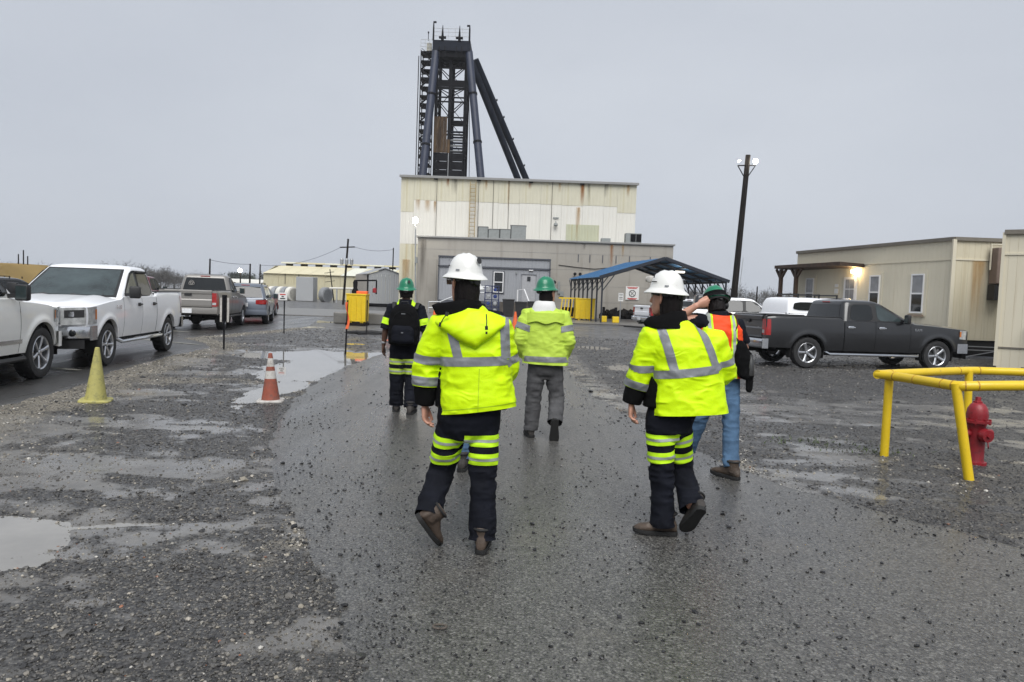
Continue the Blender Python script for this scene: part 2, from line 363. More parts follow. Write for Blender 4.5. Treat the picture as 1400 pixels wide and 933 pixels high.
def sheet(name, X, Y, Z, mats, attrs=None, closed=False):
    nr, nc = X.shape; V = np.stack([X.ravel(), Y.ravel(), Z.ravel()], 1)
    idx = np.arange(nr * nc).reshape(nr, nc)
    if closed: idx = np.concatenate([idx, idx[:, :1]], 1)
    F_ = np.stack([idx[:-1, :-1].ravel(), idx[:-1, 1:].ravel(), idx[1:, 1:].ravel(), idx[1:, :-1].ravel()], 1)
    me = bpy.data.meshes.new(name); me.vertices.add(len(V)); me.vertices.foreach_set('co', V.ravel().astype('f4'))
    me.loops.add(F_.size); me.loops.foreach_set('vertex_index', F_.ravel().astype('i4'))
    me.polygons.add(len(F_)); me.polygons.foreach_set('loop_start', np.arange(0, F_.size, 4, dtype='i4')); me.polygons.foreach_set('loop_total', np.full(len(F_), 4, dtype='i4'))
    me.update(calc_edges=True); me.polygons.foreach_set('use_smooth', np.ones(len(F_), bool)); me.materials.append(mats)
    for k, a in (attrs or {}).items():
        at = me.attributes.new(k, 'FLOAT', 'POINT'); at.data.foreach_set('value', a.ravel().astype('f4'))
    o = bpy.data.objects.new(name, me); link(o); return o
# ---- materials
def ground_mat():
    m, nt_, b = newmat('wet_gravel_ground'); L = nt_.links.new
    geo = N(nt_, 'ShaderNodeNewGeometry'); pos = geo.outputs['Position']
    def attr(n): return N(nt_, 'ShaderNodeAttribute', attribute_name=n).outputs['Fac']
    def noise(s, d=5, r=.6):
        n = N(nt_, 'ShaderNodeTexNoise', Scale=s, Detail=float(d), Roughness=r); L(pos, n.inputs['Vector']); return n.outputs['Fac']
    def ramp(v, a, b_, lo=0, hi=1):
        n = N(nt_, 'ShaderNodeMapRange'); L(v, n.inputs[0])
        for k, x in zip(('From Min', 'From Max', 'To Min', 'To Max'), (a, b_, lo, hi)): n.inputs[k].default_value = x
        return n.outputs[0]
    def mixc(f, c1, c2, blend='MIX'):
        n = N(nt_, 'ShaderNodeMixRGB', blend_type=blend)
        for k, x in (('Fac', f), ('Color1', c1), ('Color2', c2)):
            if hasattr(x, 'is_linked'): L(x, n.inputs[k])
            elif k == 'Fac': n.inputs[k].default_value = x
            else: n.inputs[k].default_value = (*x, 1)
        return n.outputs[0]
    def math_(op, a, b_):
        n = N(nt_, 'ShaderNodeMath', operation=op)
        for i, x in enumerate((a, b_)):
            if hasattr(x, 'is_linked'): L(x, n.inputs[i])
            else: n.inputs[i].default_value = x
        return n.outputs[0]
    def vor(s, rnd=1.0):
        n = N(nt_, 'ShaderNodeTexVoronoi', Scale=s, Randomness=rnd); L(pos, n.inputs['Vector']); return n
    v1 = vor(52); v2 = vor(100)
    # mud / packed fines
    mud = mixc(ramp(noise(1.6), .35, .65), (.098, .092, .084), (.165, .156, .142))
    mud = mixc(ramp(noise(26, 3), .45, .75, 0, .55), mud, (.075, .070, .064))
    mud = mixc(ramp(noise(9, 6, .7), .5, .8, 0, .5), mud, (.25, .23, .20))
    # crushed stone: each cell its own grey
    hs1 = N(nt_, 'ShaderNodeSeparateColor'); L(v1.outputs['Color'], hs1.inputs[0])
    st = mixc(ramp(hs1.outputs[0], 0, 1), (.028, .027, .027), (.125, .121, .114))
    st = mixc(ramp(hs1.outputs[1], .92, .98), st, (.19, .175, .15))
    st = mixc(ramp(v1.outputs['Distance'], .25, .8, 0, .85), st, (.018, .017, .017))
    far_st = mixc(ramp(noise(3.2, 8, .75), .35, .7), (.075, .075, .077), (.160, .158, .156))
    hs2 = N(nt_, 'ShaderNodeSeparateColor'); L(v2.outputs['Color'], hs2.inputs[0])
    tn = mixc(hs2.outputs[0], (.14, .125, .098), (.38, .35, .29)); tn = mixc(ramp(v2.outputs['Distance'], .3, .9, 0, .8), tn, (.05, .042, .032))
    dk = attr('dark'); ta = attr('tan'); fr = attr('far')
    fdk = ramp(math_('ADD', dk, math_('MULTIPLY', math_('SUBTRACT', noise(14, 5, .7), .5), 1.1)), .30, .70)
    fta = ramp(math_('ADD', ta, math_('MULTIPLY', math_('SUBTRACT', noise(18, 5, .7), .5), 1.0)), .35, .75)
    st = mixc(fr, st, far_st)
    c = mixc(fdk, mud, st); c = mixc(fta, c, tn)
    L(c, b.inputs['Base Color'])
    wet = ramp(noise(1.4, 5), .35, .65, .08, .38)
    rg = math_('ADD', wet, math_('MULTIPLY', fdk, .22)); rg = math_('ADD', rg, math_('MULTIPLY', fta, .22)); rg = math_('ADD', rg, math_('MULTIPLY', noise(30, 3), .14))
    L(rg, b.inputs['Roughness']); b.inputs['Specular IOR Level'].default_value = .42
    film = ramp(noise(.75, 6, .62), .38, .60, .10, .85); L(math_('MULTIPLY', film, math_('SUBTRACT', 1.0, math_('MULTIPLY', fdk, .75))), b.inputs['Coat Weight']); b.inputs['Coat Roughness'].default_value = .10; b.inputs['Coat IOR'].default_value = 1.33
    hgt = math_('MULTIPLY', math_('SUBTRACT', 1.0, v1.outputs['Distance']), math_('ADD', math_('MULTIPLY', fdk, .9), .12))
    hgt = math_('ADD', hgt, math_('MULTIPLY', math_('SUBTRACT', 1.0, v2.outputs['Distance']), math_('ADD', math_('MULTIPLY', fta, .6), .12)))
    hgt = math_('ADD', hgt, math_('MULTIPLY', noise(60, 4), .35))
    bp = N(nt_, 'ShaderNodeBump', Strength=.7, Distance=.014); L(hgt, bp.inputs['Height']); L(bp.outputs[0], b.inputs['Normal'])
    return m
def asphalt_mat(name, c0, c1, pit, peb, wet=(.24, .42)):
    m, nt_, b = newmat(name); L = nt_.links.new
    geo = N(nt_, 'ShaderNodeNewGeometry'); pos = geo.outputs['Position']
    def noise(s, d=5, r=.6):
        n = N(nt_, 'ShaderNodeTexNoise', Scale=s, Detail=float(d), Roughness=r); L(pos, n.inputs['Vector']); return n.outputs['Fac']
    def ramp(v, a, b_, lo=0, hi=1):
        n = N(nt_, 'ShaderNodeMapRange'); L(v, n.inputs[0])
        for k, x in zip(('From Min', 'From Max', 'To Min', 'To Max'), (a, b_, lo, hi)): n.inputs[k].default_value = x
        return n.outputs[0]
    def mixc(f, c1_, c2_):
        n = N(nt_, 'ShaderNodeMixRGB')
        for k, x in (('Fac', f), ('Color1', c1_), ('Color2', c2_)):
            if hasattr(x, 'is_linked'): L(x, n.inputs[k])
            else: n.inputs[k].default_value = (*x, 1)
        return n.outputs[0]
    c = mixc(ramp(noise(.5, 6, .65), .35, .65), c0, c1)
    v = N(nt_, 'ShaderNodeTexVoronoi', Scale=78.0); L(pos, v.inputs['Vector']); sc_ = N(nt_, 'ShaderNodeSeparateColor'); L(v.outputs['Color'], sc_.inputs[0])
    c = mixc(ramp(sc_.outputs[0], .55, .9, 0, .8), c, peb)
    c = mixc(ramp(sc_.outputs[1], .72, .95, 0, .75), c, pit)
    c = mixc(ramp(v.outputs['Distance'], .35, .8, 0, .65), c, pit)
    c = mixc(ramp(noise(7, 6, .75), .55, .78, 0, .45), c, pit)
    # worn wheel tracks and dried mud drawn along the road
    mpt = N(nt_, 'ShaderNodeMapping'); mpt.inputs['Scale'].default_value = (1.7, .16, 1); mpt.inputs['Rotation'].default_value = (0, 0, -.12); L(pos, mpt.inputs[0])
    tn_ = N(nt_, 'ShaderNodeTexNoise', Scale=1.0, Detail=7.0, Roughness=.68); L(mpt.outputs[0], tn_.inputs['Vector']); tk_ = tn_.outputs['Fac']
    c = mixc(ramp(tk_, .50, .68, 0, .26), c, pit); c = mixc(ramp(tk_, .44, .28, 0, .35), c, peb)
    sm = N(nt_, 'ShaderNodeTexNoise', Scale=1.7, Detail=9.0, Roughness=.72, Distortion=.6); L(pos, sm.inputs['Vector']); c = mixc(ramp(sm.outputs['Fac'], .54, .70, 0, .45), c, (.13, .118, .10))
    L(c, b.inputs['Base Color'])
    L(ramp(tk_, .35, .65, wet[1], wet[0]), b.inputs['Roughness']); L(ramp(tk_, .35, .65, .08, .42), b.inputs['Coat Weight']); b.inputs['Coat Roughness'].default_value = .24; b.inputs['Coat IOR'].default_value = 1.33; b.inputs['Specular IOR Level'].default_value = .4
    ad = N(nt_, 'ShaderNodeMath', operation='MULTIPLY_ADD'); L(v.outputs['Distance'], ad.inputs[0]); ad.inputs[1].default_value = -.8; L(noise(45, 5, .7), ad.inputs[2])
    bp = N(nt_, 'ShaderNodeBump', Strength=.55, Distance=.008); L(ad.outputs[0], bp.inputs['Height']); L(bp.outputs[0], b.inputs['Normal'])
    return m
M['ground'] = ground_mat()
M['road'] = asphalt_mat('coarse_wet_asphalt', (.086, .083, .078), (.112, .108, .101), (.018, .018, .018), (.205, .20, .185), (.22, .40))
M['lot'] = asphalt_mat('parking_asphalt', (.060, .060, .061), (.092, .091, .089), (.015, .015, .015), (.13, .125, .12), (.22, .40))
M['concrete'] = mat('wet_concrete', (.16, .155, .145), .4, var=.2, scale=1.2, dirt=((.08, .078, .072), .45, 2.0), bump=.3, rvar=.12)
M['water'] = mat('muddy_water', (.24, .23, .21), .03, var=.15, scale=2, spec=.65)
M['paint_line'] = mat('worn_line_paint', (.36, .35, .30), .5, var=.3, scale=6, dirt=((.09, .088, .085), .52, 12))

fov = np.radians(np.concatenate([np.linspace(-40, 40, 380), np.linspace(40, 52, 20)[1:], np.linspace(52, 308, 80)[1:], np.linspace(308, 320, 20)[1:-1]]))
rs = np.concatenate([[.01], np.linspace(.3, 1.6, 14)[:-1], np.exp(np.linspace(math.log(1.6), math.log(60), 440)), np.exp(np.linspace(math.log(62), math.log(3500), 40))])
X, Y = polar(rs, fov); dk, ta = zones(X, Y); Z = ground_z(X, Y, dk)
g = sheet('ground', X, Y, Z, M['ground'], {'dark': dk, 'tan': ta, 'far': sstep(14, 34, np.hypot(X, Y))}, True); tag(g, kind='structure')
# road sheet: rows along y, slightly wider than the road, edges dip under the gravel
ys = np.exp(np.linspace(math.log(.5), math.log(22.25), 330)); yk = [p[1] for p in ROAD_L]
us = np.linspace(0, 1, 110); xl = np.interp(ys, yk, [p[0] for p in ROAD_L]) - .2; xr = np.interp(ys, yk, [p[0] for p in ROAD_R]) + .2
XR = xl[:, None] + (xr - xl)[:, None] * us[None]; YR = np.repeat(ys[:, None], 110, 1)
sR = road_s(XR, YR) + .13 * noise2(XR, YR, 2.2, 5, 71)
ZR = .008 + .006 * noise2(XR, YR, .4, 3, 73) + .0022 * noise2(XR, YR, 9, 3, 75) - .05 * sstep(.12, -.16, sR)
tag(sheet('road', XR, YR, ZR, M['road']), kind='structure')
# parking lot
yl = np.exp(np.linspace(math.log(7.6), math.log(60), 150)); lk = LOT[:-2]
xe = np.interp(yl, [p[1] for p in lk], [p[0] for p in lk]) + .2; ul = np.concatenate([[0], np.exp(np.linspace(math.log(.002), 0, 70))])
XL = xe[:, None] + (-50 - xe)[:, None] * ul[None]; YL = np.repeat(yl[:, None], 71, 1)
sL = lot_s(XL, YL) + .07 * noise2(XL, YL, 1.8, 4, 77)
ZL = .010 + .008 * noise2(XL, YL, .3, 3, 79) - .05 * sstep(.12, -.12, sL)
tag(sheet('parking_lot', XL, YL, ZL, M['lot']), kind='structure')
for x0, y0, x1, y1 in ((-10.9, 13.95, -7.5, 12.78), (-11.2, 20.9, -8.15, 19.2), (-13.5, 25.6, -10.6, 24.2)):
    mb = MB(); mb.bar((x0, y0, .024), (x1, y1, .024), .10, .004); tag(mb.build('painted_line', M['paint_line']), kind='structure')
# puddles: flat water that the yard's humps stick out of
for cx, cy, a, b_, r_, d_ in PUDDLES:
    ring = [(cx + 1.6 * a * math.cos(t) * math.cos(r_) - 1.6 * b_ * math.sin(t) * math.sin(r_), cy + 1.6 * a * math.cos(t) * math.sin(r_) + 1.6 * b_ * math.sin(t) * math.cos(r_), WATER_Z + .0004 * random.random()) for t in np.linspace(0, 2 * math.pi, 40, endpoint=False)]
    mb = MB(); mb.poly(ring); tag(mb.build('puddle', M['water']), kind='structure')
# concrete apron in front of the works building
mb = MB(); mb.box((3.5, 50.5, .0), (40, 15, .12), (0, 0, R(2))); tag(mb.build('apron', M['concrete']), kind='structure')

# ---- loose stones
def stone_mesh(name, seed, m):
    rng = np.random.RandomState(seed); bm = bmesh.new(); bmesh.ops.create_icosphere(bm, subdivisions=1, radius=1)
    for v in bm.verts:
        v.co *= 1 + rng.uniform(-.28, .22); v.co.z *= .62; v.co.x *= 1.15
    me = bpy.data.meshes.new(name); bm.to_mesh(me); bm.free(); me.materials.append(m); return me
def stone_mat(name, cs, rough=.4):
    m, nt_, b = newmat(name); L = nt_.links.new
    oi = N(nt_, 'ShaderNodeObjectInfo'); rp = N(nt_, 'ShaderNodeValToRGB'); rp.color_ramp.interpolation = 'CONSTANT'
    while len(rp.color_ramp.elements) < len(cs): rp.color_ramp.elements.new(.5)
    for i, (p, c) in enumerate(cs): rp.color_ramp.elements[i].position = p; rp.color_ramp.elements[i].color = (*c, 1)
    L(oi.outputs['Random'], rp.inputs[0]); L(rp.outputs[0], b.inputs['Base Color']); b.inputs['Roughness'].default_value = rough; return m
M['stone_dark'] = stone_mat('wet_dark_stone', [(0, (.030, .029, .029)), (.3, (.052, .050, .048)), (.6, (.082, .078, .072)), (.88, (.125, .117, .105)), (.97, (.21, .19, .16))])
M['stone_black'] = stone_mat('wet_black_stone', [(0, (.013, .013, .014)), (.6, (.026, .026, .028)), (.9, (.060, .058, .056)), (.97, (.22, .21, .2))], .35)
M['stone_tan'] = stone_mat('wet_tan_pebble', [(0, (.15, .135, .11)), (.3, (.25, .225, .18)), (.6, (.34, .31, .26)), (.85, (.44, .42, .38)), (.975, (.18, .10, .07))])
def scatter(name, X_, Y_, Z_, S_, m, label, seed):
    c = bpy.data.collections.new(name + '_shapes')
    for k in range(4): c.objects.link(bpy.data.objects.new('stone_shape', stone_mesh('stone_shape', seed * 10 + k, m)))
    n = len(X_); me = bpy.data.meshes.new(name); me.vertices.add(n); me.vertices.foreach_set('co', np.stack([X_, Y_, Z_], 1).ravel().astype('f4'))
    rng = np.random.RandomState(seed)
    a = me.attributes.new('size', 'FLOAT', 'POINT'); a.data.foreach_set('value', S_.astype('f4'))
    rot = np.stack([rng.uniform(-.4, .4, n), rng.uniform(-.4, .4, n), rng.uniform(0, 6.28, n)], 1)
    a = me.attributes.new('turn', 'FLOAT_VECTOR', 'POINT'); a.data.foreach_set('vector', rot.ravel().astype('f4'))
    me.materials.append(m)
    o = bpy.data.objects.new(name, me); link(o); tag(o, label, 'gravel', kind='stuff')
    ng = bpy.data.node_groups.new(name, 'GeometryNodeTree'); ng.interface.new_socket('Geometry', in_out='INPUT', socket_type='NodeSocketGeometry'); ng.interface.new_socket('Geometry', in_out='OUTPUT', socket_type='NodeSocketGeometry')
    gi = ng.nodes.new('NodeGroupInput'); go = ng.nodes.new('NodeGroupOutput'); ip = ng.nodes.new('GeometryNodeInstanceOnPoints'); ci = ng.nodes.new('GeometryNodeCollectionInfo')
    ci.inputs['Collection'].default_value = c; ci.inputs['Separate Children'].default_value = True; ci.inputs['Reset Children'].default_value = True; ip.inputs['Pick Instance'].default_value = True
    a1 = ng.nodes.new('GeometryNodeInputNamedAttribute'); a1.data_type = 'FLOAT'; a1.inputs['Name'].default_value = 'size'
    a2 = ng.nodes.new('GeometryNodeInputNamedAttribute'); a2.data_type = 'FLOAT_VECTOR'; a2.inputs['Name'].default_value = 'turn'
    er = ng.nodes.new('FunctionNodeEulerToRotation')
    ng.links.new(gi.outputs[0], ip.inputs['Points']); ng.links.new(ci.outputs[0], ip.inputs['Instance']); ng.links.new(a1.outputs[0], ip.inputs['Scale'])
    ng.links.new(a2.outputs[0], er.inputs[0]); ng.links.new(er.outputs[0], ip.inputs['Rotation']); ng.links.new(ip.outputs[0], go.inputs[0])
    md = o.modifiers.new('stones', 'NODES'); md.node_group = ng
    return o
rng = np.random.RandomState(5)
def cand(n, r0, r1, a0=-46, a1=46, pw=.0):
    u = rng.rand(n); r = (r0 ** .35 + u * (r1 ** .35 - r0 ** .35)) ** (1 / .35); a = np.radians(rng.uniform(a0, a1, n)); return r * np.sin(a), r * np.cos(a), r
x, y, r = cand(260000, 1.5, 30); dk, ta = zones(x, y); s = np.maximum(road_s(x, y), lot_s(x, y)); keep = (rng.rand(len(x)) < dk ** 1.5 * .95) & (s < .12) ; x, y, r = x[keep], y[keep], r[keep]
z = ground_z(x, y); sz = np.exp(rng.normal(math.log(.0042), .48, len(x))) * (1 + .05 * r); ok = z > WATER_Z - .012
scatter('dark_gravel', x[ok], y[ok], z[ok] + sz[ok] * .15, sz[ok], M['stone_dark'], 'loose dark crushed stone strewn over the muddy yard', 1)
x, y, r = cand(90000, 1.5, 32); dk, ta = zones(x, y); s = np.maximum(road_s(x, y), lot_s(x, y)); keep = (rng.rand(len(x)) < np.maximum(ta, .05)) & (s < .1); x, y, r = x[keep], y[keep], r[keep]
z = ground_z(x, y); sz = np.exp(rng.normal(math.log(.0058), .38, len(x))) * (1 + .045 * r); ok = z > WATER_Z - .010
scatter('tan_pebbles', x[ok], y[ok], z[ok] + sz[ok] * .15, sz[ok], M['stone_tan'], 'pale tan pebbles spilled along the edge of the parking lot', 2)
x, y, r = cand(80000, 1.5, 18); s = road_s(x, y); cl = noise2(x, y, 1.3, 4, 91); nearedge = sstep(1.0, .0, s)
keep = (s > -.05) & (rng.rand(len(x)) < .09 + .30 * sstep(0, .6, cl) + .6 * nearedge * sstep(-.3, .4, cl)); x, y, r = x[keep], y[keep], r[keep]
sz = np.exp(rng.normal(math.log(.0036), .52, len(x))) * (1 + .035 * r)
scatter('road_grit', x, y, .010 + .006 * noise2(x, y, .4, 3, 73) + sz * .2, sz, M['stone_black'], 'scattered black grit lying on the wet asphalt road', 3)
x, y, r = cand(110000, 1.5, 16, -46, 10); s = np.maximum(road_s(x, y), lot_s(x, y)); q = noise2(x, y, 2.0, 4, 95); keep = (s < .1) & (x < 0) & (rng.rand(len(x)) < .15 + .55 * sstep(-.3, .5, q) * sstep(9, 4, y)); x, y, r = x[keep], y[keep], r[keep]
z = ground_z(x, y); sz = np.exp(rng.normal(math.log(.0038), .42, len(x))) * (1 + .045 * r); ok = z > WATER_Z - .006
M['stone_brown'] = stone_mat('wet_brown_grit', [(0, (.055, .050, .044)), (.3, (.10, .092, .08)), (.6, (.16, .148, .128)), (.88, (.24, .225, .195)), (.992, (.26, .11, .06))])
scatter('brown_grit', x[ok], y[ok], z[ok] + sz[ok] * .15, sz[ok], M['stone_brown'], 'fine brown-grey grit covering the yard left of the road', 4)
# a loose iron ring lying on the road
mb = MB(); mb.tube([(.032 * math.cos(t), .022 * math.sin(t), 0) for t in np.linspace(0, 2 * math.pi, 25)], .0055, 6, False)
tag(mb.build('iron_ring', M['wood_grey'], smooth=True, loc=(-.29, 3.36, .020)), 'small dark iron ring lying flat on the wet road', 'ring')
# ------------------------------------------------------------------ vehicles (local frame: x forward, y left, z up, origin on the ground midway between the axles)
WHEELS = {}
def wheel_meshes(Rw, style):
    k = (round(Rw, 3), style)
    if k in WHEELS: return WHEELS[k]
    w = .13; rr = Rw * .66
    t = MB(); t.lathe([(rr, -w * .86), (Rw * .80, -w), (Rw * .95, -w * .92), (Rw, -w * .6), (Rw, w * .6), (Rw * .95, w * .92), (Rw * .80, w), (rr, w * .86), (rr * .96, w * .5), (rr * .96, -w * .5), (rr, -w * .86)], 40, axis='Y', caps=False)
    for k_ in range(40):
        a = 2 * math.pi * k_ / 40
        t.box((Rw * .995 * math.cos(a), (-.05 if k_ % 2 else .05), Rw * .995 * math.sin(a)), (.03, .085, .016), (0, -a + math.pi / 2, 0))
    r = MB(); r.lathe([(rr, w * .84), (rr * .97, w * .9), (rr * .90, w * .80), (rr * .86, w * .3), (rr * .86, -w * .7), (rr, -w * .84)], 32, axis='Y', caps=False)
    ns = {'five': 5, 'six': 6, 'ten': 10}[style]; wd = {'five': .085, 'six': .07, 'ten': .035}[style]
    for s_ in range(ns):
        a = 2 * math.pi * s_ / ns + .3; c, s2 = math.cos(a), math.sin(a)
        def P(rad, off, yy): return (rad * c - off * s2, yy, rad * s2 + off * c)
        rings = []
        for rad, hw, yy in ((.05, wd * .75, w * .62), (rr * .45, wd * .62, w * .70), (rr * .92, wd * .95, w * .84)):
            rings.append([P(rad, -hw / 2, yy), P(rad, -hw * .2, yy + .012), P(rad, hw * .2, yy + .012), P(rad, hw / 2, yy), P(rad, hw / 2, yy - .05), P(rad, -hw / 2, yy - .05)])
        r.loft(rings)
    r.lathe([(.001, w * .82), (.035, w * .80), (.045, w * .7), (.045, w * .3), (.02, w * .3)], 16, axis='Y')
    d = MB(); d.lathe([(.02, w * .25), (rr * .8, w * .25), (rr * .8, w * .12), (.02, w * .12)], 24, axis='Y')
    WHEELS[k] = (d.mesh('wheel', M['darkalloy'], True), t.mesh('tyre', M['tyre'], True), r.mesh('rim', M['alloy'] if style != 'ten' else M['chrome'], True))
    return WHEELS[k]

def vehicle(kind, name, loc, heading, label, group, paint, wb=3.6, fo=.95, ro=1.25, W=1.0, Rw=.40, sill=.50, belt=1.22, rail=1.33, hood=(1.06, 1.20), roof=1.92, cab=(-.95, 1.05), ws=.75, back=.12,
            win=None, style='six', lower=None, bumper='chrome', glass='glass', wscreen='wscreen', doors=2, shell=False, cat='pickup truck', lamp=(.36, .20), tail=(.16, .42), board=True, visor=False, plate=True, hatchrake=.35, emblem=None, flare=.024, grille='chrome'):
    """kind 'pickup' or 'suv'; cab = (rear x, windscreen-foot x)"""
    root = thing(name, loc, heading, label, cat, group); pm = M[paint]
    xa_f, xa_r = wb / 2, -wb / 2; xf, xr = xa_f + fo, xa_r - ro; Ra = Rw + .075; suv = kind == 'suv'
    cr_, cf_ = cab
    def Ys(x, z):
        t = (z - sill) / (belt - sill); y = W - .052 * (1.6 * t - .85) ** 2
        u = max(0, (x - (xf - .75)) / .75); y -= .11 * u ** 2.4
        u = max(0, ((xr + .35) - x) / .35); y -= .05 * u ** 2
        for xa in (xa_f, xa_r):
            d = math.hypot(x - xa, z - Rw) - Ra
            if d > -.05: y += flare * math.exp(-((d - .03) / .055) ** 2)
        return y
    def zb(x):
        z = sill - (.05 if abs(x) < wb / 2 else 0)
        if x > xf - .30: z = max(z, sill + .0)
        for xa in (xa_f, xa_r):
            if abs(x - xa) < Ra: z = max(z, Rw + math.sqrt(Ra * Ra - (x - xa) ** 2))
        return z
    def zt(x):
        if x >= cf_:
            u = (x - cf_) / (xf - cf_); return hood[1] + (hood[0] - hood[1]) * u ** 1.4 - .025
        if x <= cr_ and not suv: return rail
        return belt
    def stations(x0, x1):
        s_ = set(np.linspace(x0, x1, max(3, int((x1 - x0) / .12) + 1)).round(4))
        for xa in (xa_f, xa_r):
            for k in range(25):
                q = xa + Ra * .9999 * math.cos(math.pi * k / 24)
                if x0 < q < x1: s_.add(round(q, 4))
        return sorted(s_)
    def side(nm, x0, x1, sgn, m, g=.006, top=None):
        rows = []
        for x in stations(x0 + g, x1 - g):
            b_, t_ = zb(x), (top or zt(x)); zz = np.linspace(b_, t_, 12)
            r_ = [(x, sgn * (Ys(x, b_) - .07), b_ + .004)] + [(x, sgn * Ys(x, z), z) for z in zz] + [(x, sgn * (Ys(x, t_) - .02), t_ + .012), (x, sgn * (Ys(x, t_) - .06), t_ + .014)]
            rows.append(r_)
        mb = MB(); mb.grid(rows); return mb.build(nm, m, root, True, 50)
    # dark core that closes the gaps between panels
    core = MB()
    core.box(((xa_f + xa_r) / 2, 0, .62), (wb - 2 * Ra - .04, 2 * W - .16, .34)); core.box(((xf + xr) / 2, 0, .80), (xf - xr - .36, 2 * W - .62, .34))
    for xa in (xa_f, xa_r): core.cyl((xa, -W + .3, Rw), (xa, W - .3, Rw), .05, n=8)
    core.box((0, 0, .36), (wb, .5, .14)); core.box((xa_r, 0, .38), (.3, .34, .26), bev=.05); core.box((xr + .55, .42, .38), (.9, .12, .12))
    core.box(((cr_ + cf_) / 2, 0, belt - .12), (cf_ - cr_ - .08, 2 * W - .24, .22))
    core.box(((cf_ + xf) / 2 - .08, 0, .84), (xf - cf_ - .30, 2 * W - .5, .38))
    core.build('chassis', M['under'], root)
    for sgn in (1, -1):
        xs = [cr_ + (cf_ - cr_) * (.46 if doors == 2 else .98), cf_ - .06]
        side('front_fender', xs[1], xf - .10, sgn, pm)
        d0 = cr_ + (.05 if not suv else .10)
        if suv: d0 = xa_r + Ra * .35
        prev = xs[1]
        for i in range(doors):
            lo = xs[0] if (i == 0 and doors == 2) else d0
            if i == 0 and doors == 2: xm = lo = (d0 + prev) / 2 - .06
            dd = side('door', lo, prev, sgn, pm); zh = belt - .15
            h = MB(); h.box((lo + .17, sgn * (Ys(lo + .17, zh) + .022), zh), (.21, .03, .035), bev=.01); h.box((lo + .17, sgn * (Ys(lo + .17, zh) + .004), zh), (.15, .012, .07), bev=.004)
            h.build('handle', M['black'] if bumper == 'black' or visor else M['chrome'], dd, True); prev = lo
        side('quarter_panel' if suv else 'bed_side', xr + .02, prev if suv else cr_ - .02 + .06, sgn, pm)
    # bonnet
    rows = []; hw0 = None
    for x in np.linspace(cf_ - .10, xf - .02, 16):
        u = (x - cf_) / (xf - cf_); zc = zt(max(x, cf_)) + .012; w_ = Ys(min(x, xf - .1), zt(max(x, cf_))) - .055
        drop = .07 * max(0, (x - (xf - .22)) / .22) ** 2
        rows.append([(x - .10 * abs(q) ** 3 * max(0, u) ** 2, q * w_, zc + .055 * (1 - abs(q) ** 2.2) + (.018 if .42 < abs(q) < .75 else 0) - drop) for q in np.linspace(-1, 1, 17)])
    mb = MB(); mb.grid(rows); mb.build('bonnet', pm, root, True, 60)
    # front end
    def xfr(y): return xf - .16 * abs(y / W) ** 3
    zl = sill + .02; zh = hood[0] + .03
    wf = Ys(xf - .1, .8)
    mb = MB(); mb.grid([[(xfr(y) - .03 + .02 * math.sin(math.pi * v), y, zl + (zh - zl) * v - .02 * (abs(y) / wf) ** 2 * v) for y in np.linspace(-wf, wf, 21)] for v in np.linspace(0, 1, 7)]); mb.build('front_panel', pm, root, True, 60)
    gh = zh - sill - .30; gz = sill + .27 + gh / 2; gw = wf * 1.12
    mb = MB()
    for v in (-1, 1): mb.tube([(xfr(y) + .012, y, gz + v * gh / 2) for y in np.linspace(-gw / 2, gw / 2, 9)], .028, 6)
    for k in range(1, 4): mb.tube([(xfr(y) + .004, y, gz - gh / 2 + gh * k / 4) for y in np.linspace(-gw / 2, gw / 2, 9)], .016, 6)
    for v in (-1, 1): mb.cyl((xfr(gw / 2) + .01, v * gw / 2, gz - gh / 2), (xfr(gw / 2) + .01, v * gw / 2, gz + gh / 2), .026, n=6)
    gr = mb.build('grille', M[grille] if grille in M else pm, root, True)
    mb = MB(); mb.grid([[(xfr(y) - .004, y, gz + gh / 2 * v) for y in np.linspace(-gw / 2, gw / 2, 9)] for v in (-1, 1)]); mb.build('grille_mesh', M['black'], gr)
    for sgn in (1, -1):
        y0, y1 = sgn * gw / 2 * 1.06, sgn * (wf + .004); z0, z1 = zh - .05 - lamp[1] * 1.15, zh - .05
        def lens(nm, m, par, a, b_, c, d, off):
            rows = []
            for v in np.linspace(0, 1, 4):
                r_ = []
                for u in np.linspace(a, b_, 9):
                    if u <= .66: y = y0 + (y1 - y0) * u / .66; p = (xfr(y) + off, y, 0)
                    else: e = (u - .66) / .34; p = (xfr(y1) - e * .26, sgn * (Ys(xfr(y1) - e * .26, .95) + off * .6), 0)
                    zz = z0 + (z1 - z0) * (c + (d - c) * v) + (.03 * u if c < .5 else 0); r_.append((p[0], p[1], zz))
                rows.append(r_)
            mb_ = MB(); mb_.grid(rows); return mb_.build(nm, m, par, True, 60)
        hl = lens('headlight', M['lens_clear'], root, 0, 1, 0, 1, .016)
        lens('reflector', M['black'], hl, .10, .62, .42, .86, .021); lens('indicator', M['lens_amber'], hl, .93, 1, .25, .85, .021); lens('low_beam', M['chrome'], hl, .22, .36, .5, .8, .026)
    # bumpers
    def bump(nm, front, m):
        rows = []; zc = sill + .10
        for q in np.linspace(-1, 1, 21):
            y = q * (W - .02)
            if front: bx = xfr(y) + .085 - .06 * abs(q) ** 6
            else: bx = xr - .13 + .05 * abs(q) ** 4 if not suv else xr - .05 + .09 * abs(q) ** 4
            d = 1 if front else -1
            rows.append([(bx - d * .12, y, zc + .12), (bx, y, zc + .11), (bx + d * .018, y, zc + .02), (bx, y, zc - .09), (bx - d * .10, y, zc - .13)])
        mb_ = MB(); mb_.grid(rows); o = mb_.build(nm, m, root, True, 50)
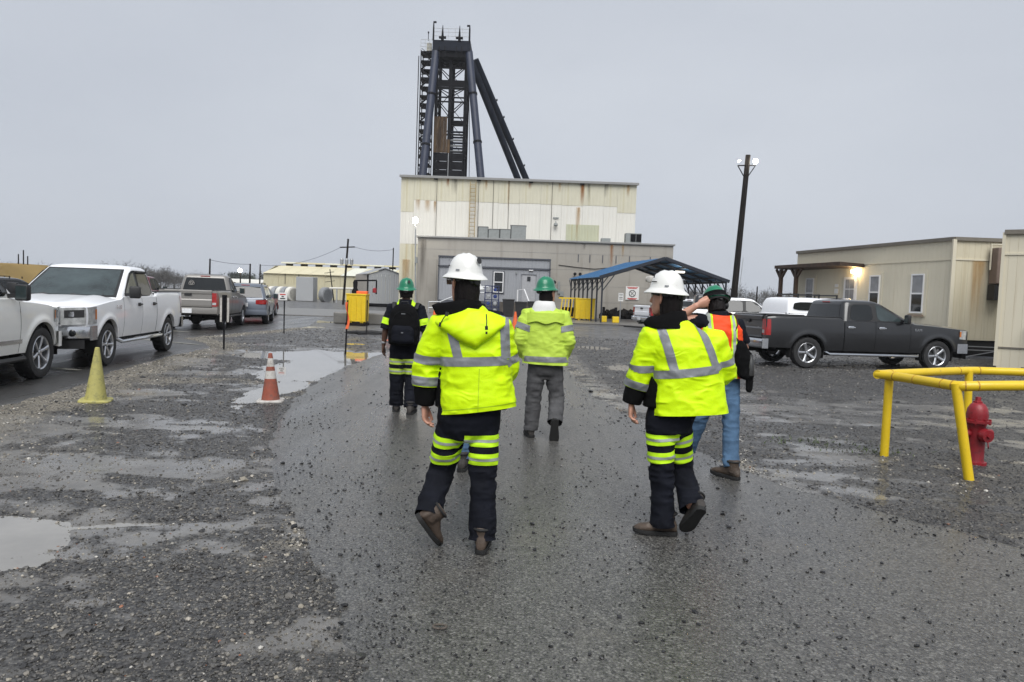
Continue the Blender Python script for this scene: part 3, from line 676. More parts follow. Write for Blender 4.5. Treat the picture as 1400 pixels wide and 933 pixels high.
        # wrap to the side
        for sgn in (1, -1):
            y = sgn * (W - .02); x1 = rows[-1][1][0]; d = 1 if front else -1
            mb_ = MB(); mb_.grid([[(x1 - d * t, y - sgn * 0 + sgn * .006 * min(1, t * 20), zc + z) for z in (.12, .11, .02, -.09, -.13)] for t in np.linspace(0, (.30 if not suv else .12) if front else .16, 5)]); mb_.build('bumper_end', m, o, True, 50)
        return o
    bm_ = M[bumper] if bumper in M else pm
    fb = bump('front_bumper', True, bm_)
    mb = MB(); mb.grid([[(xfr(y) + .02, y, sill - .02 - .16 * v) for y in np.linspace(-W * .9, W * .9, 9)] for v in (0, 1)]); mb.build('air_dam', M['black'], fb)
    for sgn in (1, -1):
        mb = MB(); mb.lathe([(.001, .02), (.045, .015), (.062, .0), (.062, -.03)], 16, (xfr(W * .74) + .088, sgn * W * .74, sill + .10), 'X'); mb.build('fog_lamp', M['glass'], fb, True)
    rb = bump('rear_bumper', False, bm_)
    if plate:
        mb = MB(); mb.box((xr - (.155 if not suv else .03), 0, sill + (.10 if not suv else .42)), (.012, .31, .155), bev=.004); mb.build('licence_plate', M['plate'], root)
    mb = MB(); mb.bar((xr - .02, 0, sill - .08), (xr - .24, 0, sill - .08), .07); mb.build('tow_hitch', M['under'], rb)
    # rear end
    if not suv:
        wr = Ys(xr + .05, .9)
        mb = MB(); n_ = 9
        prof = [(.0, sill + .24), (-.012, sill + .30), (-.012, rail - .33), (.004, rail - .30), (.004, rail - .14), (-.014, rail - .10), (-.018, rail - .02), (.01, rail + .012), (.06, rail + .012), (.06, sill + .24)]
        w2 = wr - tail[0] - .01
        mb.loft([[(xr + a, q * w2, z) for a, z in prof] for q in (-1, 1)]); tg = mb.build('tailgate', pm, root)
        mb = MB(); mb.box((xr - .022, 0, rail - .14), (.02, .24, .085), bev=.008); mb.build('handle', M['black'], tg)
        if emblem: text_mesh(emblem[0], emblem[1], M['chrome'], tg, (xr - .022, emblem[2], emblem[3]), (math.pi / 2, 0, -math.pi / 2))
        for sgn in (1, -1):
            mb = MB()
            for x0, y0 in ((0, 0),):
                rows = [[(xr - .006, sgn * (w2 + .01), z), (xr - .010, sgn * (wr - .02), z), (xr + .02, sgn * (Ys(xr + .03, z) + .006), z), (xr + tail[0] * .8, sgn * (Ys(xr + tail[0] * .8, z) + .005), z)] for z in np.linspace(rail - .08 - tail[1], rail - .08, 5)]
                mb.grid(rows)
            tl = mb.build('taillight', M['lens_red'], root, True, 40)
            zz = rail - .08 - tail[1]
            mb = MB(); mb.grid([[(xr - .012, sgn * (w2 + .02), z), (xr - .014, sgn * (wr - .035), z)] for z in (zz + .05, zz + .13)]); mb.build('reversing_lamp', M['lens_clear'], tl)
            mb = MB(); mb.box((xr + .022, sgn * (wr - tail[0] / 2), (sill + .22 + rail) / 2), (.03, tail[0] - .005, rail - sill - .22)); mb.build('corner_post', pm, root)
        # bed: floor, inner walls, rails
        x0, x1 = xr + .06, cr_ - .03
        mb = MB(); mb.box(((x0 + x1) / 2, 0, .84), (x1 - x0, 2 * W - .36, .05))
        for sgn in (1, -1): mb.box(((x0 + x1) / 2, sgn * (W - .16), (.86 + rail) / 2), (x1 - x0, .03, rail - .88))
        mb.box((x1, 0, (.86 + rail) / 2), (.03, 2 * W - .36, rail - .88)); mb.build('bed_liner', M['black'], root)
        for sgn in (1, -1):
            mb = MB(); mb.box(((x0 + x1) / 2, sgn * (W - .105), rail + .018), (x1 - x0, .12, .022), bev=.008); mb.build('bed_rail', M['black'] if not shell else pm, root)
    # greenhouse
    xb = cr_ if not suv else xr + .10
    xt_f, xt_r = cf_ - ws, xb + (back if not suv else hatchrake); wB = Ys((cr_ + cf_) / 2, belt) - .03; wR = wB - .17
    if shell: pass
    def gx(z): u = (z - belt) / (roof - belt); return cf_ + .0 + (xt_f - cf_) * (.93 * u + .07 * u * u), xb + (xt_r - xb) * (.8 * u + .2 * u ** 3), wB + (wR - wB) * (.85 * u + .15 * u * u)
    def ring(z, inset=0, rad=.14):
        f, r_, w = gx(min(z, roof)); f -= inset; r_ += inset; w -= inset; P = []
        for cx, cy, a0 in ((f - rad, w - rad, 0), (r_ + rad, w - rad, 90), (r_ + rad, -(w - rad), 180), (f - rad, -(w - rad), 270)):
            for k in range(6):
                a = math.radians(a0 + 18 * k); P.append([cx + rad * math.cos(a), cy + rad * math.sin(a), z])
        for p in P:                           # bowed front and back
            q = 1 - (p[1] / w) ** 2
            if p[0] > (f + r_) / 2: p[0] += .07 * q
            else: p[0] -= .03 * q
        return P
    mb = MB(); zs = list(np.linspace(belt - .03, roof - .07, 7)); rg = [ring(z) for z in zs]
    rg += [ring(roof - .035, .012), ring(roof - .01, .05), ring(roof + .012, .16, .12), ring(roof + .03, .36, .1)]
    mb.loft(rg); mb.build('cab', pm, root, True, 45)
    H_ = roof - belt
    def pane(nm, pts, m, sgn, off, par=None, ch=2):
        pts = chaikin([(p[0], 0, p[1]) for p in pts], ch, True, .14); out = []
        for p in pts: out.append((p.x, sgn * (gx(p.z)[2] + off), p.z))
        mb_ = MB(); mb_.poly(out); return mb_.build(nm, m, par or root)
    zlo, zhi = belt + .035, roof - .10
    def xw(z, f): return gx(z)[0] - f
    x_b = (cr_ + .05 + cf_ - .06) / 2 - .06 if doors == 2 else cr_ + .2
    xe = (cr_ + .16 if not suv else xa_r + Ra * .35 + .05)
    for sgn in (1, -1):
        trim = [(xw(zlo, .10), zlo - .02), (xw(zhi, .05), zhi + .025), (gx(zhi)[1] + .13, zhi + .02), (gx(zlo)[1] + .13, zlo - .02)]
        pane('window_trim', trim, M['black'], sgn, .003)
        fx0 = x_b + .07
        pane('side_window', [(xw(zlo, .17), zlo), (xw(zhi, .14), zhi), (fx0 - .02, zhi), (fx0, zlo)], M['glass'] if glass == 'glass' else M[glass], sgn, .007)
        if doors == 2:
            if suv:
                pane('side_window', [(x_b - .07, zlo), (x_b - .09, zhi), (xe + .12, zhi), (xe + .04, zlo)], M['glass'], sgn, .007)
                pane('side_window', [(xe - .08, zlo), (xe + .0, zhi), (gx(zhi)[1] + .16, zhi), (gx(zlo)[1] + .24, zlo)], M['glass'], sgn, .007)
            else:
                pane('side_window', [(x_b - .05, zlo), (x_b - .07, zhi), (gx(zhi)[1] + .20, zhi), (gx(zlo)[1] + .20, zlo)], M['glass'], sgn, .007)
        elif not suv:
            pass
        if visor:
            mb = MB()
            for a, b_ in ((xw(zhi, .20), fx0), (x_b - .04, gx(zhi)[1] + .22)): mb.box(((a + b_) / 2, sgn * (gx(zhi)[2] + .03), zhi - .005), (a - b_, .045, .05), bev=.012)
            mb.build('window_visor', M['black'], root)
        # mirror
        mx_ = cf_ - .28; my = Ys(mx_, belt) ; mb = MB(); mb.box((mx_ + .02, sgn * (my + .15), belt + .10), (.10, .21, .24), (0, 0, sgn * .18), bev=.035); mb.bar((mx_, sgn * (my - .06), belt + .05), (mx_ + .02, sgn * (my + .08), belt + .05), .06); mi = mb.build('mirror', M['black'] if (visor or bumper != paint) else pm, root, True)
        mb = MB(); mb.box((mx_ - .034, sgn * (my + .15) - .0, belt + .10), (.006, .16, .19), (0, 0, sgn * .18)); mb.build('mirror_glass', M['wscreen'], mi)
        if board:
            mb = MB(); zz = sill - .13; x0, x1 = xa_r + Ra + .05, xa_f - Ra - .05
            mb.tube([(x0, sgn * (W - .10), zz + .06), (x0 + .06, sgn * (W + .0), zz), (x1 - .06, sgn * (W + .0), zz), (x1, sgn * (W - .10), zz + .06)], .040, 8); mb.build('running_board', M['chrome'] if bumper == 'chrome' else M['black'], root, True)
        if lower:
            mb = MB(); mb.grid([[(x, sgn * (Ys(x, z) + .006), z) for z in (sill + .10, sill + .13, sill + .16)] for x in np.linspace(xa_r + Ra + .12, xa_f - Ra - .12, 14)]); mb.build('side_moulding', M[lower], root, True)
        for xa in (xa_f, xa_r):
            d, t, r = wheel_meshes(Rw, style); rot = (0, random.uniform(0, 6), 0) if sgn > 0 else (0, random.uniform(0, 6), math.pi)
            w_ = shared('wheel', d, root, (xa, sgn * (W - .14), Rw), rot); shared('tyre', t, w_); shared('rim', r, w_)
            mb = MB(); mb.tube([(xa + (Ra - .01) * math.cos(a), sgn * (W - .16), Rw + (Ra - .01) * math.sin(a)) for a in np.linspace(-.3, math.pi + .3, 18)], [(.012, .12)] * 18, 6); mb.build('wheel_arch_liner', M['under'], root, True)
    # windscreen and rear window
    def screen(nm, front, z0, z1, m, wfac=1.0, par=None, off=.006):
        rows = []
        for v in np.linspace(0, 1, 6):
            z = z0 + (z1 - z0) * v; f, r_, w = gx(z); ww = (w - .10) * wfac
            rows.append([((f + .07 * (1 - (y / w) ** 2) + off) if front else (r_ - .03 * (1 - (y / w) ** 2) - off), y, z - (.05 * (abs(y) / w) ** 2 if (front and v == 0) else 0) * 0) for y in np.linspace(-ww, ww, 13)])
        mb_ = MB(); mb_.grid(rows); return mb_.build(nm, m, par or root, True, 60)
    wsn = screen('windscreen', True, belt + .03, roof - .085, M[wscreen], .97, off=.009)
    screen('windscreen_border', True, belt - .005, roof - .062, M['black'], 1.03, wsn, .004)
    for sgn in (.05, -.55):
        mb = MB(); y0 = sgn * wB; mb.tube([(gx(belt + .03)[0] + .07 + .012, y0, belt + .03), (gx(belt + .10)[0] + .06, y0 + .35 * wB, belt + .06), (gx(belt + .06)[0] + .065, y0 + .62 * wB, belt + .045)], .011, 5); mb.build('wiper', M['black'], wsn)
    rw = screen('rear_window', False, belt + (.04 if not suv else .05), roof - .11, M['glass'], .96)
    mb = MB(); mb.box((gx(roof - .05)[1] - .022, 0, roof - .05), (.02, .34, .03), bev=.006); mb.build('brake_light', M['lens_red'], rw)
    if suv:
        wr = Ys(xr + .12, .9) - .02
        mb = MB(); mb.grid([[(xr + .02 - .02 * math.sin(math.pi * v) + .06 * abs(q) ** 4 + .08 * v * v, q * wr, sill + .10 + (belt + .02 - sill - .10) * v) for q in np.linspace(-1, 1, 13)] for v in np.linspace(0, 1, 6)]); mb.build('tailgate', pm, root, True, 60)
        for sgn in (1, -1):
            mb = MB(); mb.grid([[(xr + .035, sgn * wr * .52, z), (xr + .015, sgn * wr * .75, z + .01), (xr + .06, sgn * (wr - .0), z + .01), (xr + .14, sgn * (Ys(xr + .14, z) + .006), z + .01), (xr + .30, sgn * (Ys(xr + .30, z) + .006), z + .03)] for z in np.linspace(belt - .24, belt - .06, 4)]); mb.build('taillight', M['lens_red'], root, True, 60)
        for sgn in (1, -1):
            mb = MB(); mb.cyl((xa_r - .4, sgn * (wR - .06), roof + .06), (cf_ - ws - .3, sgn * (wR - .06), roof + .06), .014, n=6)
            for x in (xa_r - .38, 0, cf_ - ws - .32): mb.bar((x, sgn * (wR - .06), roof - .01), (x, sgn * (wR - .06), roof + .06), .03)
            mb.build('roof_rail', M['black'], root, True)
    if shell:
        x0, x1 = xr + .03, cr_ - .06; w0 = W - .07; z0, z1 = rail + .02, roof - .02
        mb = MB(); rg = []
        for z, ins in ((z0, 0), (z0 + .3, .03), (z1 - .10, .08), (z1 - .03, .12), (z1, .22), (z1 + .02, .45)):
            P = []
            for cx, cy, a0 in ((x1 - ins * .3 - .1, w0 - ins - .1, 0), (x0 + ins + .1, w0 - ins - .1, 90), (x0 + ins + .1, -(w0 - ins - .1), 180), (x1 - ins * .3 - .1, -(w0 - ins - .1), 270)):
                for k in range(5): a = math.radians(a0 + 22.5 * k); P.append((cx + .1 * math.cos(a), cy + .1 * math.sin(a), z))
            rg.append(P)
        mb.loft(rg); sh = mb.build('camper_shell', pm, root, True, 45)
        for sgn in (1, -1):
            mb = MB(); pts = chaikin([(x1 - .15, 0, z0 + .10), (x1 - .15, 0, z1 - .14), (x0 + .25, 0, z1 - .14), (x0 + .18, 0, z0 + .10)], 2, True, .15)
            mb.poly([(p.x, sgn * (w0 - .008 - .08 * max(0, (p.z - z0) / (z1 - z0)) * 1.0 + .036), p.z) for p in pts]); mb.build('side_window', M['glass'], sh)
        mb = MB(); mb.grid([[(x0 + (z - z0) * .25 + .0 - .012, y, z) for y in np.linspace(-w0 + .2, w0 - .2, 7)] for z in (z0 + .08, z1 - .14)]); mb.build('rear_window', M['glass'], sh)
    return root
def place(front, rear, off=0):
    """mid point and heading from the ground points below the front and rear axles"""
    f, r_ = Vector(front), Vector(rear); return ((f.x + r_.x) / 2, (f.y + r_.y) / 2, .012), math.atan2(f.y - r_.y, f.x - r_.x)
# ------------------------------------------------------------------ the parked vehicles
LG = 'vehicles parked in the asphalt lot'; RG = 'vehicles parked on the gravel yard'
vehicle('suv', 'suv', (-8.16, 9.93, .012), R(98), 'white full-size SUV cut off by the left edge, chrome side moulding', LG, 'ivory_paint', wb=3.1, fo=.80, ro=1.15, W=1.0, Rw=.41, sill=.50, belt=1.26, hood=(1.10, 1.24), roof=1.93, cab=(-2.2, .95), ws=.85, style='six', lower='chrome', bumper='ivory_paint', cat='suv', visor=True, hatchrake=.3)
t = vehicle('pickup', 'pickup_truck', (-8.73, 15.30, .012), R(-82), 'white crew-cab pickup with black mirrors and window visors beside the yellow cone', LG, 'white_paint', wb=3.45, fo=.92, ro=1.05, W=1.0, Rw=.40, sill=.55, belt=1.27, rail=1.36, hood=(1.10, 1.25), roof=1.89, cab=(-.95, 1.04), ws=.95, style='six', bumper='chrome', visor=True, lamp=(.40, .26), grille='chrome', glass='wscreen')
text_mesh('F-150', .11, M['chrome'], t, (1.28, 1.012, 1.08), (math.pi / 2, 0, math.pi))
text_mesh('F-150', .11, M['chrome'], t, (1.28, -1.012, 1.08), (math.pi / 2, 0, 0))
t = vehicle('pickup', 'pickup_truck', (-11.6, 28.1, .012), R(100), 'champagne silver pickup seen from behind with a sticker in its rear window', LG, 'silver_paint', wb=3.55, fo=.95, ro=1.15, W=.98, Rw=.38, sill=.58, belt=1.30, rail=1.38, hood=(1.14, 1.27), roof=1.95, cab=(-.55, 1.0), ws=.8, style='six', bumper='silver_paint', tail=(.17, .46))
mb = MB()
for k in range(3): mb.tube([(-.62 + .003, .45 + .07 * math.cos(a) + .03 * (k - 1), 1.62 + .06 * math.sin(a) + .05 * (k % 2)) for a in np.linspace(0, 6.28, 14)], .006, 4, False)
mb.build('window_sticker', M['cone_white'], t)
vehicle('suv', 'suv', (-11.75, 33.0, .012), R(104), 'steel blue SUV with wide red taillights beside the small signpost', LG, 'blue_paint', wb=2.85, fo=.9, ro=.95, W=.92, Rw=.36, sill=.40, belt=1.08, hood=(.98, 1.06), roof=1.68, cab=(-1.9, .95), ws=.8, style='five', bumper='blue_paint', cat='suv', board=False, hatchrake=.42)
vehicle('suv', 'hatchback_car', (-14.1, 40.5, .012), R(98), 'bright red hatchback mostly hidden behind the steel blue SUV', LG, 'red_paint', wb=2.7, fo=.85, ro=.8, W=.88, Rw=.33, sill=.35, belt=1.0, hood=(.92, 1.0), roof=1.62, cab=(-1.7, .85), ws=.8, style='five', bumper='red_paint', cat='car', board=False, hatchrake=.5)
vehicle('pickup', 'pickup_truck', (-18.6, 36.5, .012), R(96), 'maroon pickup half hidden behind the champagne silver truck', LG, 'maroon_paint', wb=3.5, W=.97, Rw=.38, roof=1.90, sill=.55, cab=(-.7, 1.0), bumper='chrome')
vehicle('suv', 'suv', (-23.2, 45, .012), R(97), 'white SUV in the far row of the lot', LG, 'white_paint', wb=2.9, fo=.9, ro=1.0, W=.95, Rw=.37, sill=.42, belt=1.15, hood=(1.02, 1.12), roof=1.80, cab=(-1.9, .95), style='five', bumper='white_paint', cat='suv', board=False)
vehicle('pickup', 'pickup_truck', (-27.5, 54, .012), R(95), 'small white pickup farthest back in the lot', LG, 'white_paint', wb=3.4, W=.95, Rw=.37, roof=1.85, sill=.5, cab=(-.7, 1.0), bumper='chrome')
vehicle('suv', 'suv', (-21.2, 52, .012), R(96), 'dark maroon SUV between the far white vehicles', LG, 'maroon_paint', wb=2.8, fo=.9, ro=.9, W=.92, Rw=.36, sill=.4, belt=1.1, hood=(1.0, 1.08), roof=1.74, cab=(-1.8, .95), style='five', bumper='maroon_paint', cat='suv', board=False)
vehicle('suv', 'sedan_car', (-18.4, 27.2, .012), R(60), 'black car showing between the white SUV and the white pickup', LG, 'black_paint', wb=2.8, fo=.9, ro=.9, W=.9, Rw=.33, sill=.33, belt=1.0, hood=(.9, .98), roof=1.58, cab=(-1.6, .8), ws=.9, style='five', bumper='black_paint', cat='car', board=False, hatchrake=.8)
t = vehicle('pickup', 'pickup_truck', (9.12, 19.85, .012), R(8), 'dark graphite crew-cab pickup with chrome step bars in front of the trailer', RG, 'grey_paint', wb=3.6, fo=.98, ro=1.15, W=1.0, Rw=.39, sill=.50, belt=1.21, rail=1.29, hood=(1.06, 1.20), roof=1.75, cab=(-.88, 1.06), ws=.95, style='five', bumper='chrome', glass='wscreen', tail=(.17, .40), emblem=('V', .17, .0, 1.12), grille='chrome')
text_mesh('4X4', .05, M['chrome'], t, (-2.972, -.62, 1.0), (math.pi / 2, 0, -math.pi / 2))
text_mesh('RAM', .10, M['chrome'], t, (1.20, -1.012, 1.04), (math.pi / 2, 0, 0))
t = vehicle('pickup', 'pickup_truck', (11.55, 26.6, .012), R(12), 'white pickup with a white camper shell and roof bars behind the graphite truck', RG, 'white_paint', wb=3.0, fo=.80, ro=.95, W=.95, Rw=.37, sill=.5, belt=1.2, rail=1.30, hood=(1.02, 1.14), roof=1.86, cab=(-.25, 1.05), style='six', shell=True, doors=1)
for x in (-1.9, -1.1, -.4):
    mb = MB(); mb.bar((x, -.66, 1.96), (x, .66, 1.96), .05)
    for s in (-1, 1): mb.bar((x, s * .64, 1.82), (x, s * .64, 1.96), .04)
    mb.build('roof_bar', M['black'], t)
vehicle('pickup', 'pickup_truck', (9.6, 31.0, .012), R(-8), 'white crew-cab pickup in the yard right of the orange-vested walker', RG, 'white_paint', wb=3.6, W=.98, Rw=.38, roof=1.78, belt=1.2, rail=1.28, sill=.52, cab=(-1.0, 1.0), style='six', shell=False)
vehicle('pickup', 'pickup_truck', (9.9, 36.6, .012), R(-10), 'dark grey pickup parked below the right end of the carport', RG, 'grey_paint', wb=3.6, W=.98, Rw=.38, roof=1.95, sill=.52, cab=(-1.0, 1.0), style='six')
vehicle('pickup', 'pickup_truck', (9.6, 40.0, .012), R(20), 'white pickup with its white tailgate showing left of the foremost right walker', RG, 'white_paint', wb=3.5, W=.95, Rw=.38, roof=1.72, sill=.52, rail=1.30, belt=1.2, cab=(-.2, 1.3), style='six', doors=1)
# ------------------------------------------------------------------ materials of the works
M['sheet_white'] = mat('weathered_white_sheet', (.68, .665, .61), .55, var=.04, scale=.5, streak=[((.58, .54, .45), .40, (3.5, 3.5, .10), .4), ((.52, .38, .20), .32, (2.2, 2.2, .05), .5)], spec=.3)
M['sheet_yellow'] = mat('weathered_yellow_sheet', (.58, .555, .44), .6, var=.05, scale=.6, streak=[((.47, .43, .27), .48, (3.0, 3.0, .08), .6), ((.42, .27, .10), .36, (2.6, 2.6, .06), .7), ((.26, .23, .17), .32, (5, 5, .08), .6)], spec=.3)
M['cmu'] = mat('painted_block', (.335, .315, .28), .75, var=.05, scale=.7, streak=[((.24, .22, .19), .47, (2.4, 2.4, .14), .6)], dirt=((.27, .25, .22), .42, .8), spec=.25)
M['cap'] = mat('grey_coping', (.24, .24, .235), .6, var=.1)
M['annex'] = mat('grey_siding', (.30, .31, .33), .6, var=.05, streak=[((.22, .225, .24), .45, (6, 6, .3), .6)], spec=.3)
M['annex_dark'] = mat('slate_trim', (.065, .07, .085), .6, var=.1)
M['frame_white'] = mat('white_frame', (.72, .72, .72), .45, var=.04)
M['win'] = mat('window_glass', (.018, .02, .022), .06, var=.2, scale=1, spec=.6)
M['blind'] = mat('window_blind_glass', (.22, .225, .235), .12, var=.2, scale=3, spec=.6)
M['siding'] = mat('tan_siding', (.62, .575, .455), .7, var=.03, scale=.8, streak=[((.52, .46, .34), .42, (5, 5, .2), .5)], dirt=((.50, .45, .34), .34, .9), spec=.25)
M['siding_rust'] = mat('tan_siding_stained', (.58, .53, .40), .7, var=.05, scale=.8, streak=[((.46, .40, .27), .48, (4, 4, .15), .6)], dirt=((.42, .38, .26), .40, 1.0), spec=.25)
M['roof_edge'] = mat('weathered_roof_edge', (.16, .145, .12), .7, var=.15)
M['blue_roof'] = mat('blue_roof_sheet', (.055, .155, .30), .42, var=.08, scale=.7, streak=[((.04, .11, .21), .45, (.3, 4, 4), .6)])
M['canopy_steel'] = mat('navy_carport_steel', (.012, .016, .026), .5, var=.2)
M['cream_sheet'] = mat('cream_sheet', (.53, .49, .34), .6, var=.06, scale=.3, streak=[((.42, .35, .20), .44, (.6, .6, .06), .7)])
M['cream_roof'] = mat('cream_roof_sheet', (.64, .585, .40), .5, var=.06, scale=.4, dirt=((.50, .38, .17), .36, .35))
M['white_roof'] = mat('translucent_roof_sheet', (.70, .70, .60), .5, var=.05, scale=.4)
M['shed'] = mat('grey_shed_sheet', (.34, .35, .36), .5, var=.05, scale=.5)
M['shed_tan'] = mat('tan_shed_sheet', (.36, .33, .29), .6, var=.07, scale=.5)
M['ac_grey'] = mat('unit_grey', (.25, .265, .26), .6, var=.08, dirt=((.18, .18, .17), .42, 2))
M['sign_white'] = mat('sign_white', (.72, .72, .70), .5, var=.05)
M['sign_red'] = mat('sign_red', (.5, .03, .025), .5)
M['sign_black'] = mat('sign_black', (.02, .02, .02), .5)
M['bottle_blue'] = mat('blue_bottle', (.015, .035, .16), .2, coat=.4)
M['lamp_on'] = emit('lit_lamp', (1, .93, .80), 40)
M['lamp_warm'] = emit('lit_warm_lamp', (1, .72, .36), 30)
M['lamp_soft'] = emit('lit_tube', (1, .93, .82), 7)
M['grass_dry'] = mat('dry_levee_grass', (.235, .165, .065), .9, var=.25, scale=.15, dirt=((.13, .12, .05), .45, .1), bump=.6, bscale=2, spec=.1)
M['bark'] = mat('winter_bark', (.075, .068, .062), .9, var=.2)
M['twigs'] = mat('winter_twigs', (.080, .074, .066), .95, var=.3, scale=.05, spec=.1)
M['leaf_dark'] = mat('evergreen_far', (.045, .055, .038), .95, var=.3, scale=.05, spec=.1)
def stain_mat(name, c, dens):
    m, nt_, b = newmat(name); L = nt_.links.new; tcn = N(nt_, 'ShaderNodeTexCoord')
    mp_ = N(nt_, 'ShaderNodeMapping'); mp_.inputs['Scale'].default_value = (4.5, 4.5, .25); L(tcn.outputs['Object'], mp_.inputs[0])
    nz = N(nt_, 'ShaderNodeTexNoise', Scale=1.0, Detail=6.0, Roughness=.65); L(mp_.outputs[0], nz.inputs['Vector'])
    sp = N(nt_, 'ShaderNodeSeparateXYZ'); L(tcn.outputs['Generated'], sp.inputs[0])
    def mth(op, a, b_):
        n = N(nt_, 'ShaderNodeMath', operation=op)
        for i, x in enumerate((a, b_)):
            if hasattr(x, 'is_linked'): L(x, n.inputs[i])
            else: n.inputs[i].default_value = x
        return n.outputs[0]
    ex = mth('MULTIPLY', mth('MULTIPLY', sp.outputs[0], mth('SUBTRACT', 1.0, sp.outputs[0])), 4.0)      # fades to both sides
    ex = mth('POWER', ex, 1.8); dn = mth('POWER', sp.outputs[2], 1.1)                                                                  # runs out downwards
    a = mth('MULTIPLY', mth('MULTIPLY', ex, dn), mth('MULTIPLY', mth('MAXIMUM', mth('SUBTRACT', nz.outputs['Fac'], .28), 0.0), dens * 1.7)); cl = N(nt_, 'ShaderNodeClamp'); L(a, cl.inputs[0])
    b.inputs['Base Color'].default_value = (*c, 1); b.inputs['Roughness'].default_value = .8; L(cl.outputs[0], b.inputs['Alpha']); return m
M['stain_rust'] = stain_mat('rust_run', (.36, .145, .035), 1.25); M['stain_dark'] = stain_mat('grime_run', (.12, .105, .085), .7); M['stain_pale'] = stain_mat('pale_rust_run', (.48, .30, .12), 1.0)
def stain(parent, x0, x1, z0, z1, y, m='stain_rust'):
    mb = MB(); mb.box(((x0 + x1) / 2, y - .002, (z0 + z1) / 2), (x1 - x0, .003, z1 - z0)); return mb.build('rust_stain', M[m], parent)
def ribbed(w, h, pitch, dep, horiz=False, th=.02):
    """sheet in the xz plane (x 0..w, z 0..h) whose ribs stand out towards -y"""
    pts = []; n = max(1, int(round(w / pitch))); p = w / n
    for k in range(n): pts += [(k * p, 0), (k * p + p * .62, 0), (k * p + p * .70, -dep), (k * p + p * .92, -dep)]
    pts.append((w, 0)); rows = [[(a, b, z) for a, b in pts] + [(w, th, z), (0, th, z)] for z in (0, h)]
    mb = MB(); mb.loft(rows); return mb
def grooved(w, h, pitch=.203, g=.014, dep=.006, th=.02):
    pts = [(0, 0)]; x = pitch / 2
    while x < w - g: pts += [(x - g / 2, 0), (x - g / 2 + .003, dep), (x + g / 2 - .003, dep), (x + g / 2, 0)]; x += pitch
    pts.append((w, 0)); rows = [[(a, b, z) for a, b in pts] + [(w, th, z), (0, th, z)] for z in (0, h)]
    mb = MB(); mb.loft(rows); return mb

# ------------------------------------------------------------------ works building: tall sheet-clad hall
hall = thing('sheet_clad_hall', (0, 66, 0), 0, 'tall hall clad in rusty yellow and white ribbed sheets below the headframe', 'building')
mb = MB(); mb.box((.15, 7, 5.85), (20.7, 13.9, 11.7)); mb.build('wall', M['sheet_yellow'], hall)
xs = [-10.26, -9.1] + [-9.1 + 1.87 * k for k in range(1, 10)] + [8.9, 10.56]; xs = sorted(set(round(v, 2) for v in xs))
for i, (a, b) in enumerate(zip(xs[:-1], xs[1:])):
    zsplit = 8.7 if i == 0 else (9.25 if i >= len(xs) - 2 else 9.80 - .03 * (i % 3))
    w = b - a - .012
    o = ribbed(w, 11.75 - zsplit, .31, .018).build('wall_panel', M['sheet_yellow'], hall, loc=(a, -.02, zsplit))
    o = ribbed(w, zsplit - 5.9, .31, .018).build('wall_panel', M['sheet_white'], hall, loc=(a, 0, 5.89))
    if i == 0: ribbed(w, 5.88, .31, .018).build('wall_panel', M['sheet_yellow'], hall, loc=(a, -.012, 0))
mb = MB(); mb.box((.15, 6.9, 11.83), (21.1, 14.3, .16), bev=.03); rf = mb.build('roof', M['cap'], hall)
mb = MB(); mb.box((.15, -.25, 11.76), (21.1, .10, .14)); mb.build('gutter', M['cap'], rf)
for x in (-7.2, -3.4, 1.2, 5.7): mb = MB(); mb.box((x, -.16, 11.62), (.35, .12, .10)); mb.build('gutter_outlet', M['steel_black'], rf)
for x0, x1, z0, z1, m in ((5.5, 6.0, 9.7, 11.7, 'stain_rust'), (6.15, 6.5, 9.7, 11.7, 'stain_dark'), (-7.4, -7.05, 8.6, 9.7, 'stain_pale'), (-6.3, -6.0, 10.9, 11.7, 'stain_rust'), (-2.9, -2.6, 10.7, 11.7, 'stain_pale'), (.9, 1.3, 11.0, 11.7, 'stain_rust'), (3.6, 3.9, 10.8, 11.7, 'stain_pale'), (9.6, 10.0, 10.6, 11.7, 'stain_pale'), (-.85, -.65, 9.0, 11.7, 'stain_pale'), (-9.0, -8.5, 8.8, 9.8, 'stain_pale'), (-8.2, -7.6, 8.6, 9.75, 'stain_pale'), (-7.7, -7.2, 6.0, 6.6, 'stain_rust'), (5.2, 5.7, 6.0, 9.6, 'stain_pale'), (-5.9, -5.2, 10.3, 11.7, 'stain_dark'), (7.6, 8.1, 10.4, 11.7, 'stain_dark'), (-10.1, -9.2, 0, 4.5, 'stain_pale')): stain(hall, x0, x1, z0, z1, -.055, m)
for x in (-7.1, -3.4, -2.1, -.72, 3.1): mb = MB(); mb.cyl((x, -.05, 5.9), (x, -.05, 11.7), .022, n=5); mb.build('downpipe', M['wood_grey'], hall)
ld = MB()
for s in (-.24, .24): ld.bar((-3.9 + s, -.20, 6.35), (-3.9 + s, -.20, 11.5), .06)
for k in range(15): ld.bar((-4.14, -.20, 6.6 + .33 * k), (-3.66, -.20, 6.6 + .33 * k), .045)
for z in (6.6, 8.6, 10.8):
    for s in (-.24, .24): ld.bar((-3.9 + s, -.20, z), (-3.9 + s, 0, z), .04)
tag(ld.build('wall_ladder', mat('rusty_ladder', (.33, .24, .11), .8, var=.3, scale=3), None, loc=(0, 65.98, 0)), 'rusty access ladder fixed to the tall hall wall', 'ladder')
mb = MB(); mb.lathe([(.001, .14), (.15, .12), (.2, -.05), (.12, -.16), (.001, -.16)], 14, (3.5, -.25, 8.0)); mb.bar((3.5, -.25, 8.1), (3.5, 0, 8.35), .06); mb.box((3.5, -.03, 8.6), (.5, .05, .12))
